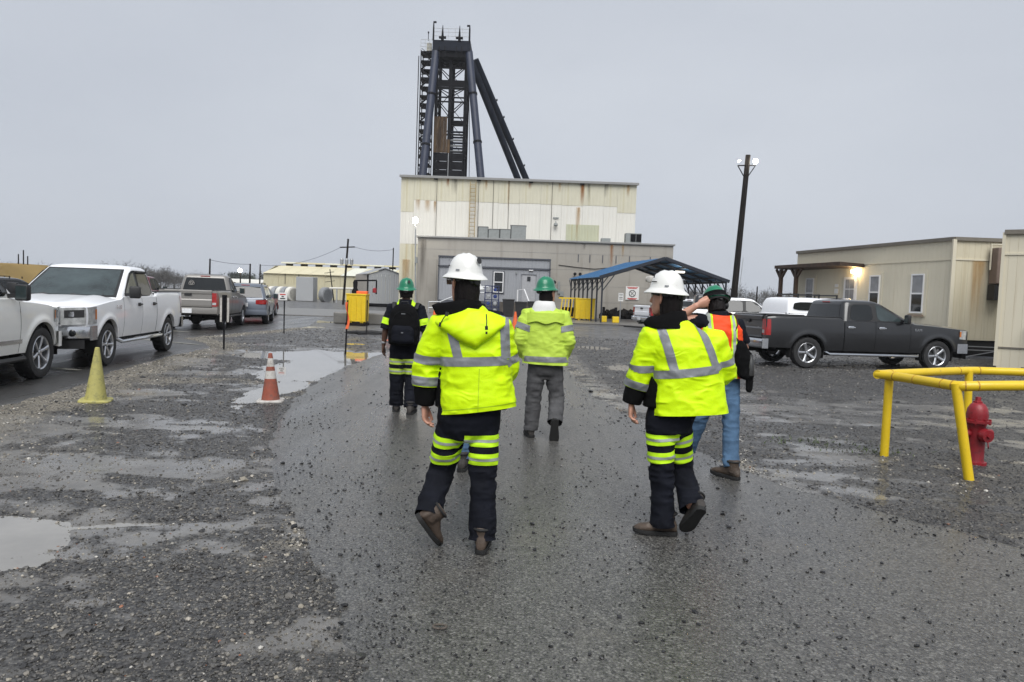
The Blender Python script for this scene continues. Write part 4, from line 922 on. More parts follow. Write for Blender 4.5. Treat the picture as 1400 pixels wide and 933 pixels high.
tag(mb.build('wall_lamp', M['ac_grey'], None, True, loc=(0, 65.96, 0)), 'grey floodlight on the white sheets of the tall hall', 'lamp')
o = ribbed(2.9, 1.7, .29, .02).build('hatch_panel', mat('greenish_sheet', (.46, .47, .34), .6, var=.06, scale=.6, streak=((.40, .35, .18), .45, (3, 3, .1), .7)), hall, loc=(4.45, -.05, 6.38))

# ------------------------------------------------------------------ lower block building in front of it
low = thing('block_building', (0, 61, 0), 0, 'low grey painted block building along the foot of the tall hall', 'building')
mb = MB(); mb.box((2.48, 2.4, 3.06), (20.96, 4.9, 6.12)); mb.build('wall', M['cmu'], low)
mb = MB(); mb.box((2.48, 2.35, 6.19), (21.2, 5.1, .14), bev=.02); mb.build('coping', M['cap'], low)
mb = MB(); mb.box((-7.2, -.09, 2.2), (1.6, .10, 4.4)); mb.build('pilaster', M['cmu'], low)
for z in (1.3, 2.6, 3.9, 5.2): mb = MB(); mb.box((2.5, -.055, z), (20.9, .012, .014)); mb.build('block_joint', M['cap'], low)
for k, x in enumerate((5.2, 6.15, 7.2, 8.3, 9.4, 11.1, 12.1)): mb = MB(); mb.box((x, -.06, 4.85), (.07, .05, .62)); mb.build('wall_slot', M['annex_dark'], low)
for x in (9.5, 10.35): mb = MB(); mb.box((x + .4, -.07, 4.55), (.82, .06, .5)); mb.build('block_vent', mat('vent_block', (.27, .255, .23), .8, var=.3, scale=9), low)
stain(low, 7.75, 8.1, 3.9, 6.05, -.06); stain(low, 8.7, 8.95, 4.9, 6.05, -.06, 'stain_pale'); stain(low, 5.5, 5.8, 5.5, 6.05, -.06, 'stain_dark'); stain(low, -7.9, -7.2, 1.2, 6.0, -.146, 'stain_dark')
mb = MB(); mb.tube([(3.6, -.10, 4.25), (5.0, -.10, 4.12), (6.5, -.10, 4.02), (8.2, -.10, 4.2)], .025, 5); mb.build('cable', M['steel_black'], low)
for s in (0, .42):
    mb = MB(); mb.lathe([(.001, -.16), (.13, -.14), (.10, .05), (.03, .08)], 12, (4.95 + s, -.28, 3.55), 'Y'); mb.bar((4.95 + s, -.2, 3.5), (4.95 + s, -.04, 3.4), .05)
    tag(mb.build('floodlight', M['steel_black'], None, True, loc=(0, 61, 0)), 'black twin floodlight on the block wall, %s of the pair' % ('left' if s == 0 else 'right'), 'lamp', 'twin floodlights on the block wall')
mb = MB(); mb.box((5.9, -.075, 1.6), (.9, .06, 3.2)); mb.build('door', mat('grey_door', (.30, .29, .27), .6), low)
mb = MB(); mb.box((3.7, -.09, 2.4), (.18, .12, 1.0)); mb.box((3.95, -.09, 1.9), (.3, .14, .4)); mb.build('electrical_box', M['ac_grey'], low)
# roof units
for x, w, h, m, lb in ((-2.75, .85, .95, 'ac_grey', 'first small grey roof unit right of the ladder'), (-1.85, .95, .78, 'ac_grey', 'second small grey roof unit right of the ladder'), (-.9, .92, .80, 'ac_grey', 'third small grey roof unit, left of the big one'), (.20, 1.30, 1.15, 'ac_grey', 'largest grey roof unit on the block building')):
    u = thing('roof_unit', (x, 62.2, 6.26), 0, 'grey air handling unit: ' + lb, 'roof unit', 'units on the low roof')
    mb = MB(); mb.box((0, 0, h / 2), (w, 1.2, h), bev=.03); mb.build('casing', M[m], u)
    mb = MB(); mb.box((-w / 2 + .05, -.605, h / 2), (.05, .02, h * .9)); mb.build('seam', M['steel_black'], u)
    mb = MB(); mb.box((0, 0, h + .015), (w + .06, 1.26, .03)); mb.build('lid', M['cap'], u)
u = thing('air_conditioner', (9.75, 61.9, 6.26), 0, 'louvred grey air conditioner at the right end of the low roof', 'air conditioner')
mb = MB(); mb.box((0, 0, .42), (1.3, .9, .84), bev=.02); mb.build('casing', M['ac_grey'], u)
for x in (-.05, .42): mb = MB(); mb.box((x, -.47, .45), (.42, .04, .62)); mb.build('louvre', M['steel_black'], u)
mb = MB(); mb.box((7.45, 61.6, 6.43), (.75, .7, .34), bev=.02); tag(mb.build('vent_box', M['ac_grey']), 'small pale vent box on the low roof beside the hatch', 'vent')

# ------------------------------------------------------------------ grey annex with door and window
an = thing('site_cabin', (0, 58, 0), 0, 'grey ribbed site cabin with dark trim built against the block building', 'cabin')
mb = MB(); mb.box((-1.57, 1.5, 2.27), (8.7, 2.85, 4.5)); mb.build('wall', M['annex'], an)
x = -5.92
while x < 2.75:
    w = min(1.22, 2.78 - x); ribbed(w - .01, 2.55, .2, .014).build('wall_panel', M['annex'], an, loc=(x, .05, 1.1)); ribbed(w - .01, .72, .2, .014).build('wall_panel', M['annex'], an, loc=(x, .05, 3.80)); x += 1.22
for a, b in (((-5.98, 4.5), (2.84, 4.5)), ((-5.98, 3.73), (2.84, 3.73))): mb = MB(); mb.bar((a[0], .0, a[1]), (b[0], .0, b[1]), .10, .11); mb.build('trim', M['annex_dark'], an)
for x in (-5.92, 2.78): mb = MB(); mb.bar((x, .01, .2), (x, .01, 4.44), .12, .08); mb.build('trim', M['annex_dark'], an)
mb = MB(); mb.box((-1.57, .06, .6), (8.6, .06, 1.0)); mb.build('skirt', M['annex_dark'], an)
w_ = MB(); w_.box((-1.22, .0, 2.62), (.92, .06, 1.76)); wo_ = w_.build('window', M['annex_dark'], an)
mb = MB()
for dx in (-.36, .36): mb.box((-1.22 + dx, -.05, 2.62), (.07, .05, 1.60))
for z in (1.84, 2.62, 3.40): mb.box((-1.22, -.052, z), (.72, .05, .07))
mb.build('frame', M['frame_white'], wo_)
for z in (2.23, 3.01): mb = MB(); mb.box((-1.22, -.035, z), (.64, .02, .71)); mb.build('pane', M['win'], wo_)
d_ = MB(); d_.box((1.15, -.0, 2.2), (1.06, .06, 2.1)); do = d_.build('door', mat('cabin_door', (.34, .345, .36), .55), an)
mb = MB(); mb.box((1.15, -.045, 2.95), (.26, .03, .34)); mb.build('pane', M['win'], do)
mb = MB(); mb.box((1.15, -.04, 3.28), (1.2, .05, .05)); mb.build('lintel', M['annex_dark'], do)
mb = MB(); mb.box((1.3, -.03, 3.62), (.34, .10, .08), bev=.02); mb.build('porch_light', M['frame_white'], an)
mb = MB(); mb.box((.15, -.03, 3.4), (.10, .10, .16)); mb.build('meter', M['ac_grey'], an)
mb = MB(); mb.box((.6, 56.9, .55), (3.2, 2.0, 1.1)); tag(mb.build('landing', M['wood_grey']), 'raised landing below the cabin door', 'landing')
sr = thing('stair_rail', (-5.4, 56.8, 0), 0, 'pale metal handrail climbing to the site cabin left of the foremost walker', 'handrail')
for z in (0, .45):
    mb = MB(); mb.tube([(-1.1, 0, .45 + z), (-.2, 0, .5 + z), (2.7, 0, 1.75 + z), (3.5, 0, 1.75 + z)], .055, 6); mb.build('rail', M['galv'], sr, True)
for x, z in ((-1.1, .9), (-.2, .95), (1.2, 1.55), (2.7, 2.2)): mb = MB(); mb.cyl((x, 0, 0), (x, 0, z), .05, n=6); mb.build('post', M['galv'], sr)
sr = thing('stair_rail', (.3, 56.4, 0), 0, 'white sloping handrail by the cabin door', 'handrail')
mb = MB(); mb.tube([(0, 0, 0), (0, 0, 2.05), (.5, -.1, 2.1), (1.0, -.9, .9)], .055, 6); mb.build('rail', M['frame_white'], sr, True)
mb = MB(); mb.cyl((1.0, -.9, 0), (1.0, -.9, .9), .05, n=6); mb.build('post', M['frame_white'], sr)
rk = thing('bottle_rack', (-1.6, 54.4, 0), 0, 'blue water bottle rack standing below the cabin window', 'rack')
mb = MB()
for x in (-.5, 0, .5): mb.bar((x, 0, 0), (x, 0, 2.25), .07)
for z in (.2, .72, 1.24, 1.76, 2.25): mb.bar((-.55, 0, z), (.55, 0, z), .07)
mb.build('frame', mat('rack_blue', (.02, .03, .09), .5), rk)
for x in (-.25, .25):
    for z in (.46, .98, 1.50, 2.0):
        mb = MB(); mb.lathe([(.001, -.2), (.13, -.19), (.15, -.1), (.15, .12), (.06, .2), (.001, .21)], 12, (x, .02, z), 'Y'); mb.build('bottle', M['bottle_blue'] if (x > 0) ^ (z < 1) else M['galv'], rk, True)
for k, (x, h) in enumerate(((-.35, 1.25), (.55, 1.1), (1.5, 1.15))):
    b_ = thing('waste_bin', (x, 53.6 + .1 * k, 0), 0, 'black plastic waste bin beside the bottle rack, %s of three' % ('left', 'middle', 'right')[k], 'bin', 'black bins by the cabin')
    mb = MB(); mb.loft([[(sx * w, sy * w, z) for sx, sy in ((-1, -1), (1, -1), (1, 1), (-1, 1))] for z, w in ((.05, .33), (h, .42))]); mb.build('body', M['rubber'], b_)
    mb = MB(); mb.box((0, 0, h + .05), (.9, .9, .10), bev=.03); mb.build('lid', M['black'], b_)

# ------------------------------------------------------------------ headframe
hf = thing('headframe', (0, 88, 0), 0, 'dark blue steel mine headframe with leaning tube legs above the hall', 'headframe')
def tubeleg(p0, p1, r, collars, nm='leg'):
    p0, p1 = Vector(p0), Vector(p1); mb = MB(); mb.cyl(p0, p1, r, n=20); o = mb.build(nm, M['leg_blue'] if nm == 'leg' else M['steel_dark'], hf, True)
    d = (p1 - p0).normalized()
    for t in collars:
        c = p0.lerp(p1, t); mb = MB(); mb.cyl(c - d * .10, c + d * .10, r * 1.16, n=20); mb.build('collar', M['steel_black'], o, True)
    return o
def ext(a, b, z): t = (z - a[2]) / (b[2] - a[2]); return tuple(a[i] + (b[i] - a[i]) * t for i in range(3))
a, b = (-10.75, -3.2, 15.4), (-9.95, -.6, 29.7); tubeleg(ext(a, b, 0), b, .46, (.62, .82))
a, b = (-4.25, -3.2, 15.4), (-6.15, -.6, 29.6); tubeleg(ext(a, b, 0), b, .44, (.64, .83))
a, b = (1.75, 9, 15.4), (-5.5, 1.2, 29.3); tubeleg(ext(a, b, 0), b, .41, (), 'back_stay')
a, b = (.45, 6.5, 15.4), (-6.0, .8, 29.0); tubeleg(ext(a, b, 0), b, .41, (), 'back_stay')
for t in (.62, .72, .80, .86): p = Vector(ext((1.75, 9, 15.4), (-5.5, 1.2, 29.3), 29.3 * t)); mb = MB(); mb.box(p + Vector((.5, 0, .1)), (.16, .3, .2)); mb.build('bracket', M['steel_black'], hf)
for x in (-9.85, -8.25, -6.45):
    for y in (0, 4.0):
        mb = MB(); mb.bar((x, y, 0), (x, y, 29.5), .34 if x != -8.25 else .40, .34); mb.build('column', M['steel_black'], hf)
levels = [18.2, 20.2, 22.2, 24.0, 24.5, 26.4, 27.9, 28.6]
for z in levels:
    for y in (0,): mb = MB(); mb.bar((-9.85, y, z), (-6.45, y, z), .14, .16); mb.build('beam', M['steel_black'], hf)
    for x in (-9.85, -6.45): mb = MB(); mb.bar((x, 0, z), (x, 4, z), .16, .2); mb.build('beam', M['steel_black'], hf)
mb = MB(); mb.box((-8.15, -.05, 26.0), (3.5, .25, .55)); mb.build('beam', M['steel_black'], hf)
mb = MB(); mb.box((-8.15, .0, 25.55), (3.5, .25, .22)); mb.build('beam', M['steel_black'], hf)
for y in (-.02,):
    for z0, z1 in ((22.3, 24.0), (24.5, 25.5), (26.4, 27.9), (27.9, 28.7)):
        for o_ in (0, .42):
            for xa, xb in ((-9.75, -8.35), (-6.55, -8.15)):
                mb = MB(); dx = o_ if xb > xa else -o_
                mb.bar((xa + dx * .55, y, z1 + .0), (xb + dx * .0, y, z0 + (.45 if o_ else 0)), .085, .10); mb.build('brace', M['steel_black'], hf)
for z0, z1 in ((18.2, 20.2), (20.2, 22.2), (22.2, 24.0), (24.5, 26.4), (26.4, 27.9)):
    for x in (-9.85, -6.45):
        mb = MB(); mb.bar((x, .2, z0), (x, 3.8, z1), .10); mb.build('brace', M['steel_black'], hf)
    for xa, xb in ((-9.75, -8.35), (-6.55, -8.15)): mb = MB(); mb.bar((xa, 4.0, z0), (xb, 4.0, z1), .07); mb.build('brace', M['steel_black'], hf)
for z in (19.2, 21.2, 23.1, 27.1): mb = MB(); mb.bar((-11.8, .3, z), (-10.5, 2.2, z + .9), .07); mb.build('brace', M['steel_black'], hf)
# head deck, sheave bearers, railings, masts
mb = MB(); mb.box((-8.15, 1.6, 30.1), (4.35, 5.4, 1.15)); hd = mb.build('head_deck', M['steel_dark'], hf)
mb = MB(); mb.box((-8.15, 1.5, 29.25), (3.7, 4.6, .7)); mb.build('sheave_bearer', M['steel_black'], hd)
for x in (-9.2, -7.25):
    mb = MB(); mb.lathe([(.9, -.12), (1.15, -.14), (1.02, 0), (1.15, .14), (.9, .12)], 24, (x, 1.2, 29.4), 'X'); mb.build('sheave_wheel', M['steel_dark'], hd, True)
    mb = MB(); mb.tube([(x, -1.1, 30.6), (x, -1.1, 31.3), (x, -1.1, 32.35)], [.17, .12, .03], 8); mb.box((x, -1.1, 30.95), (.8, .4, .16)); mb.build('mast', M['steel_black'], hd, True)
    for dx in (-.3, .3): mb = MB(); mb.bar((x + dx, -1.15, 28.7), (x + dx, -1.15, 30.0), .10, .12); mb.build('hanger', M['steel_black'], hd)
for x, zz in ((-10.25, 32.75), (-6.1, 32.45)):
    mb = MB(); mb.tube([(x, -1.1, 30.6), (x, -1.1, 32.0), (x, -1.1, zz)], [.11, .09, .05], 6); mb.box((x + (.14 if x < -8 else -.14), -1.1, zz - .1), (.34, .16, .18)); mb.build('lamp_mast', M['steel_black'], hd)
for z in (31.15, 31.6, 32.0):
    for y in (-1.05, 4.2): mb = MB(); mb.bar((-10.2, y, z), (-6.1, y, z), .045); mb.build('railing', M['galv'], hd)
for x in np.linspace(-10.2, -6.1, 6): mb = MB(); mb.bar((x, -1.05, 30.65), (x, -1.05, 32.0), .045); mb.build('railing', M['galv'], hd)
# stair tower on the left
for x, y in ((-11.8, .3), (-11.8, 2.2), (-10.5, .3), (-10.5, 2.2)): mb = MB(); mb.bar((x, y, 0), (x, y, 29.9), .11); mb.build('stair_post', M['steel_black'], hf)
mb = MB(); mb.bar((-12.05, .2, 0), (-12.05, .2, 29.2), .09); mb.build('riser_pipe', M['steel_black'], hf)
for k in range(15):
    z = 29.7 - 1.0 * k; mb = MB(); mb.box((-11.15, 1.25, z), (1.4, 2.0, .09 if k % 3 else .2)); mb.build('stair_deck', M['steel_black'], hf)
    mb = MB(); s = 1 if k % 2 else -1
    mb.bar((-11.15 - s * .6, .25, z - 1), (-11.15 + s * .6, .25, z), .10, .16); mb.bar((-11.15 - s * .6, .25, z - .55), (-11.15 + s * .6, .25, z + .4), .05); mb.build('stair_flight', M['steel_black'], hf)
for z in (30.3, 30.7, 31.1): mb = MB(); mb.bar((-11.85, .25, z), (-10.4, .25, z), .045); mb.build('railing', M['galv'], hf)
for x in (-11.85, -11.35, -10.85, -10.45): mb = MB(); mb.bar((x, .25, 29.8), (x, .25, 31.1), .045); mb.build('railing', M['galv'], hf)
mb = MB(); mb.box((-10.9, .6, 30.35), (.55, .5, .9)); mb.build('cabinet', mat('cream_cabinet', (.5, .48, .4), .6), hf)
mb = MB(); mb.cyl((-11.0, .3, 31.0), (-11.0, .3, 31.95), .04, n=5); mb.box((-11.0, .3, 31.95), (.16, .16, .16)); mb.build('beacon', M['steel_black'], hf)
# cladding low on the tower
for k in range(5):
    zt_ = 22.2 if k < 4 else 19.6; zb_ = 18.05
    mb = MB(); mb.box((-9.80 + .38 * k, -.28, (zt_ + zb_) / 2), (.37, .05, zt_ - zb_)); mb.build('rusty_board', M['rusty'], hf)
for k in range(2):
    for j in range(3):
        mb = MB(); mb.box((-9.05 + 1.76 * k, -.30, 17.55 - .98 * j), (1.70, .10, .93)); mb.build('cladding_panel', M['steel_black'], hf)
for k in range(8): mb = MB(); mb.box((-7.3, .25, 18.35 + .32 * k), (1.5, .3, .17), (R(25), 0, 0)); mb.build('louvre', M['steel_dark'] if k % 2 else M['galv'], hf)
mb = MB(); mb.box((-7.3, 1.2, 21.8), (1.5, .8, .5)); mb.build('hoist_box', M['steel_black'], hf)
mb = MB(); mb.tube([(-8.2, -.42, 15), (-8.2, -.42, 18.0)], .05, 5); mb.build('conduit', M['galv'], hf)
mb = MB(); mb.tube([(-6.2, -.4, 29), (-5.7, -2.0, 20), (-5.4, -4, 11.9)], .035, 4); mb.build('stay_cable', M['steel_black'], hf)

# ------------------------------------------------------------------ blue carport
cp = thing('carport', (0, 0, 0), 0, 'blue-roofed steel carport with braced posts in front of the block building', 'carport')
FL, FR, FA = Vector((5.72, 48, 3.05)), Vector((13.72, 48, 3.05)), Vector((9.72, 48, 4.35)); AX = Vector((-1.35, 8.6, .0))
for side_, e in ((0, FL), (1, FR)):
    n = 7
    for k in range(n):
        t0, t1 = k / n, (k + 1) / n - .004; q = [e + AX * t0, FA + AX * t0, FA + AX * t1, e + AX * t1]
        ov = (e - FA) * .05; q[0] = q[0] + ov; q[3] = q[3] + ov
        mb = MB(); mb.poly(q, (0, 0, .035)); ro = mb.build('roof_sheet', M['blue_roof'], cp)
        for f in (.25, .5, .75): mb = MB(); a_ = q[0].lerp(q[3], f) + Vector((0, 0, .045)); b_ = q[1].lerp(q[2], f) + Vector((0, 0, .045)); mb.bar(a_, b_, .05, .03); mb.build('rib', M['blue_roof'], ro)
        if side_ == 1: pass
    for f in (.15, .38, .61, .84): mb = MB(); p = FA.lerp(e, f) - Vector((0, 0, .06)); mb.bar(p, p + AX, .10, .08); mb.build('purlin', M['canopy_steel'], cp)
for t in (0, .25, .5, .75, 1.0):
    for e in (FL, FR): mb = MB(); mb.bar(e + AX * t - Vector((0, 0, .07)), FA + AX * t - Vector((0, 0, .07)), .10, .14); mb.build('rafter', M['canopy_steel'], cp)
for e in (FL, FR): mb = MB(); ov = (e - FA) * .05; mb.bar(e + ov + Vector((0, -.08, .0)), FA + Vector((0, -.08, 0)), .06, .20); mb.build('rake_trim', M['canopy_steel'], cp)
for e in (FL, FR):
    mb = MB(); mb.bar(e - Vector((0, 0, .12)), e + AX - Vector((0, 0, .12)), .09, .12); mb.build('eave_beam', M['canopy_steel'], cp)
    for k in range(8):
        p = e + AX * (k / 7); mb = MB(); mb.bar((p.x, p.y, 0), (p.x, p.y, p.z - .1), .10); po = mb.build('post', M['canopy_steel'], cp)
        inn = 1 if e is FL else -1
        mb = MB(); mb.bar((p.x, p.y, p.z - .95), (p.x + inn * .75, p.y, p.z + .10), .06); mb.bar((p.x, p.y, p.z - .75), (p.x - .1 * 1, p.y + .55, p.z - .1), .05); mb.build('brace', M['canopy_steel'], po)
mb = MB(); mb.box((10.95, 49.2, 3.55), (.62, .16, .08)); tag(mb.build('tube_lamp', M['lamp_soft']), 'glowing lamp under the right half of the blue carport roof', 'lamp')
# things under and beside the carport
def crate(nm, loc, d, label, rz=0):
    c = thing(nm, loc, rz, label, 'container', 'yellow containers')
    mb = MB(); mb.loft([[(sx * d[0] / 2 * k, sy * d[1] / 2 * k, z) for sx, sy in ((-1, -1), (1, -1), (1, 1), (-1, 1))] for z, k in ((.1, .96), (d[2], 1.0))]); mb.build('body', M['yellow_plastic'], c)
    mb = MB(); mb.box((0, 0, d[2]), (d[0] + .05, d[1] + .05, .07), bev=.02); mb.build('rim', M['yellow_plastic'], c)
    for s in (-1, 1): mb = MB(); mb.box((s * d[0] * .3, 0, .05), (.14, d[1] * .9, .10)); mb.build('runner', M['yellow_plastic'], c)
    for s in (-.28, 0, .28): mb = MB(); mb.box((s * d[0], -d[1] / 2 - .005, d[2] / 2), (.05, .05, d[2] * .86), bev=.01); mb.build('rib', M['yellow_plastic'], c)
    return c
crate('spill_container', (5.0, 51.9, .06), (1.35, 1.2, 1.50), 'solid yellow container by the left carport posts')
c = thing('spill_pallet', (3.95, 53.2, .06), 0, 'open yellow cage behind the solid yellow container', 'container', 'yellow containers')
for x in np.linspace(-.6, .6, 6): mb = MB(); mb.bar((x, -.5, .1), (x + .14, -.5, 1.5), .07); mb.build('bar', M['yellow_plastic'], c)
for z in (.15, 1.5): mb = MB(); mb.box((0, 0, z), (1.4, 1.1, .10)); mb.build('frame', M['yellow_plastic'], c)
mb = MB(); mb.box((0, -.1, .5), (.9, .6, .7), bev=.1); mb.build('contents', M['wood_dark'], c)
for x, y, k in ((6.05, 49.4, 0), (6.75, 48.6, 1)):
    b_ = thing('bollard', (x, y, .06), 0, 'yellow-footed steel bollard at the %s carport corner' % ('second' if k == 0 else 'front'), 'bollard', 'bollards by the carport')
    mb = MB(); mb.box((0, 0, .2), (.42, .42, .40), bev=.03); mb.build('foot', M['yellow_plastic'], b_); mb = MB(); mb.cyl((0, 0, .35), (0, 0, 1.0), .09, n=10); mb.build('post', M['steel_black'], b_)
def board(nm, x, y, z, w, h, label, post=None):
    s_ = thing(nm, (x, y, 0), 0, label, 'sign'); mb = MB(); mb.box((0, 0, z), (w, .03, h), bev=.006); p = mb.build('panel', M['sign_white'], s_)
    if post: mb = MB(); mb.cyl((0, .05, 0), (0, .05, z + h / 2), .03, n=8); mb.build('post', M['galv'], s_)
    return s_, p
s_, p = board('warning_sign', 9.75, 60.9, 2.15, 1.10, 1.10, 'white warning sign with red heading and black symbol on the block wall')
for z, m, w in ((2.62, 'sign_red', .9), (2.54, 'sign_red', .7), (1.72, 'sign_red', .8), (1.66, 'sign_red', .6)): mb = MB(); mb.box((0, -.02, z), (w, .012, .05)); mb.build('lettering', M[m], p)
mb = MB(); mb.tube([(.26 * math.cos(a), -.022, 2.13 + .26 * math.sin(a)) for a in np.linspace(0, 6.28, 21)], .028, 5, False); mb.bar((-.18, -.022, 2.31), (.18, -.022, 1.95), .05, .02); mb.bar((-.12, -.022, 2.0), (.1, -.022, 2.28), .07, .02); mb.build('symbol', M['sign_black'], p)
s_, p = board('notice_sign', 7.1, 49.0, 1.75, .34, .56, 'small white notice on a post at the carport corner', True)
for z in (1.9, 1.72, 1.62): mb = MB(); mb.box((0, -.02, z), (.22, .012, .03)); mb.build('lettering', M['sign_black'], p)
rg_ = np.random.RandomState(3)
mb = MB()
for k in range(60): mb.box((7.2 + rg_.rand() * 4.2, 59.3 + rg_.rand() * 1.2, .1 + rg_.rand() * .45), tuple(.15 + .4 * rg_.rand(3)), tuple(rg_.rand(3) * 3))
tag(mb.build('rubble', M['wood_dark']), 'dark scrap heaped along the foot of the block wall', 'scrap', kind='stuff')
mb = MB(); mb.tube([(3.0, 43.8, .05), (4.6, 43.2, .05), (6.2, 43.5, .05), (7.2, 42.3, .05), (7.8, 41.6, .05)], .06, 6); tag(mb.build('hose', M['rubber'], None, True), 'black hose lying on the yard in front of the carport', 'hose')

# ------------------------------------------------------------------ tan site trailers on the right
def trailer_face(root, L_, z0, z1, zline, m='siding'):
    x = 0
    while x < L_ - .05:
        w = min(1.22, L_ - x); grooved(w - .006, zline - z0).build('siding_panel', M[m], root, loc=(x, 0, z0)); grooved(w - .006, z1 - zline - .05).build('siding_panel', M[m], root, loc=(x, 0, zline + .05)); x += 1.22
    mb = MB(); mb.box((L_ / 2, -.012, zline + .025), (L_, .03, .05)); mb.build('trim', M['siding'], root)
    mb = MB(); mb.box((L_ / 2, -.03, z1 + .03), (L_ + .06, .10, .12)); mb.build('roof_edge', M['roof_edge'], root)
def window(root, xc, z0, z1, w, dark_low=True):
    mb = MB(); mb.box((xc, -.012, (z0 + z1) / 2), (w + .24, .03, z1 - z0 + .22)); wd = mb.build('window', M['siding'], root)
    mb = MB()
    for s in (-1, 1): mb.box((xc + s * (w / 2 - .02), -.042, (z0 + z1) / 2), (.05, .04, z1 - z0))
    for z in (z0 + .02, (z0 + z1) / 2, z1 - .02): mb.box((xc, -.043, z), (w - .08, .04, .055))
    mb.build('frame', M['frame_white'], wd)
    for lo, hi, m in ((z0, (z0 + z1) / 2, 'win' if dark_low else 'blind'), ((z0 + z1) / 2, z1, 'blind')): mb = MB(); mb.box((xc, -.030, (lo + hi) / 2), (w - .08, .012, hi - lo - .03)); mb.build('pane', M[m], wd)
    mb = MB(); mb.box((xc, -.05, z0 - .09), (w + .1, .06, .08)); mb.build('sill', mat('brown_sill', (.25, .19, .14), .7), wd)
A_, B_ = Vector((14.75, 25.0, 0)), Vector((12.93, 34.0, 0)); ang = math.atan2(A_.y - B_.y, A_.x - B_.x)
tr = thing('site_trailer', (B_.x, B_.y, 0), ang, 'long tan site trailer with a porch and lit lamp behind the graphite pickup', 'trailer', 'tan site trailers')
L_ = (A_ - B_).length
mb = MB(); mb.box((L_ / 2, 2.55, 2.3), (L_ - .03, 5.0, 3.35)); mb.build('shell', M['siding'], tr)
trailer_face(tr, L_, .62, 3.98, 3.30)
tz = L_ - .0
for xc, z0, z1, w in ((L_ - 1.53, 1.47, 2.86, .62), (L_ - 3.8, 1.55, 2.86, .58), (L_ - 8.05, 1.5, 2.82, .58)): window(tr, xc, z0, z1, w)
mb = MB(); mb.box((L_ - 5.28, -.02, 1.85), (.80, .05, 1.95)); dd = mb.build('door', M['frame_white'], tr)
for i in range(2):
    for j in range(4): mb = MB(); mb.box((L_ - 5.42 + .28 * i, -.05, 1.28 + .42 * j), (.24, .02, .37)); mb.build('pane', M['blind'], dd)
mb = MB(); mb.box((L_ - 6.15, -.03, 2.25), (.26, .02, .2)); mb.build('notice', M['sign_white'], tr); mb = MB(); mb.box((L_ - 6.15, -.03, 2.48), (.24, .02, .12)); mb.build('notice', M['sign_white'], tr)
mb = MB(); mb.box((L_ - 6.85, -.55, 3.28), (4.7, 1.15, .14), (R(-2), 0, 0)); po = mb.build('porch_roof', M['wood_brown'], tr)
for x in (L_ - 8.9, L_ - 7.7):
    mb = MB(); mb.bar((x, -.95, 0), (x, -.95, 3.2), .14); mb.bar((x, -.95, 2.75), (x + .4, -.95, 3.2), .09); mb.bar((x, -.95, 2.75), (x - .4, -.95, 3.2), .09); mb.build('porch_post', M['wood_brown'], tr)
mb = MB(); mb.box((L_ - 6.85, -.55, .55), (4.6, 1.1, .14)); mb.build('porch_deck', M['wood_brown'], tr)
for z in (1.0, 1.35): mb = MB(); mb.bar((L_ - 9.0, -1.02, z), (L_ - 6.2, -1.02, z), .10, .05); mb.build('porch_rail', M['wood_brown'], tr)
mb = MB(); mb.lathe([(.001, .09), (.09, .06), (.12, 0), (.09, -.06), (.001, -.09)], 14, (L_ - 4.92, -.16, 3.03)); mb.build('porch_lamp', M['lamp_warm'], tr, True)
# end wall, facing the camera
te = thing('trailer_end_wall', (A_.x, A_.y, 0), R(1.5), 'rust-streaked tan end wall of the long site trailer', 'trailer wall')
trailer_face(te, 3.7, .62, 3.98, 3.30, 'siding_rust')
stain(te, .55, 1.2, .9, 3.3, -.012, 'stain_pale')
mb = MB(); mb.box((-.03, -.04, 2.3), (.12, .08, 3.38)); mb.build('corner_trim', M['siding'], te)
mb = MB(); mb.box((1.9, .35, .34), (3.6, .6, .52)); mb.build('underframe', M['under'], te)
for z in (.42, .30): mb = MB(); mb.bar((.1, -.05, z), (2.1, -.1, z - .02), .03); mb.build('brace_rod', M['galv'], te)
mb = MB(); mb.bar((.2, -.3, .02), (2.0, -.12, .36), .025); mb.build('brace_rod', M['galv'], te)
ac = thing('wall_unit', (16.25, 24.75, 0), 0, 'brown wall-hung air conditioning unit between the two trailers', 'air conditioner')
mb = MB(); mb.box((0, 0, 3.13), (.62, .42, 1.2), bev=.03); mb.build('casing', mat('brown_unit', (.17, .125, .10), .6, var=.1), ac)
mb = MB(); mb.box((-.07, .02, 2.25), (.5, .36, .52)); mb.build('condenser', M['black'], ac)
mb = MB(); mb.tube([(-.35, .1, 3.0), (-.35, .1, 3.85), (.2, .1, 3.85)], .03, 6); mb.build('conduit', M['siding'], ac)
t2 = thing('site_trailer', (13.55, 20.6, 0), R(-35), 'nearest tan trailer with skirting at the right edge of the picture', 'trailer', 'tan site trailers')
mb = MB(); mb.box((4.0, 1.8, 1.95), (7.9, 3.5, 3.75)); mb.build('shell', M['siding'], t2)
trailer_face(t2, 8.0, .62, 3.78, 3.18); grooved(7.96, .60).build('skirting', M['siding'], t2, loc=(0, .0, .0))
mb = MB(); mb.box((4, -.015, .62), (8.0, .03, .04)); mb.build('trim', M['roof_edge'], t2)
mb = MB(); mb.box((-.03, -.02, 1.95), (.08, .08, 3.7)); mb.build('trim', M['siding'], t2)
sh_ = thing('stoop_shelter', (14.15, 19.6, 0), 0, 'small dark wooden stoop roof at the right edge by the near trailer', 'shelter')
for x in (.28, 1.5):
    for y in (0, .8): mb = MB(); mb.bar((x, y, 0), (x, y, 1.3), .09); mb.build('post', M['wood_brown'], sh_)
mb = MB(); mb.poly([(-.12, -.2, 1.22), (.9, -.2, 1.78), (1.95, -.2, 1.22)], (0, 1.3, 0)); mb.build('roof', M['wood_brown'], sh_)
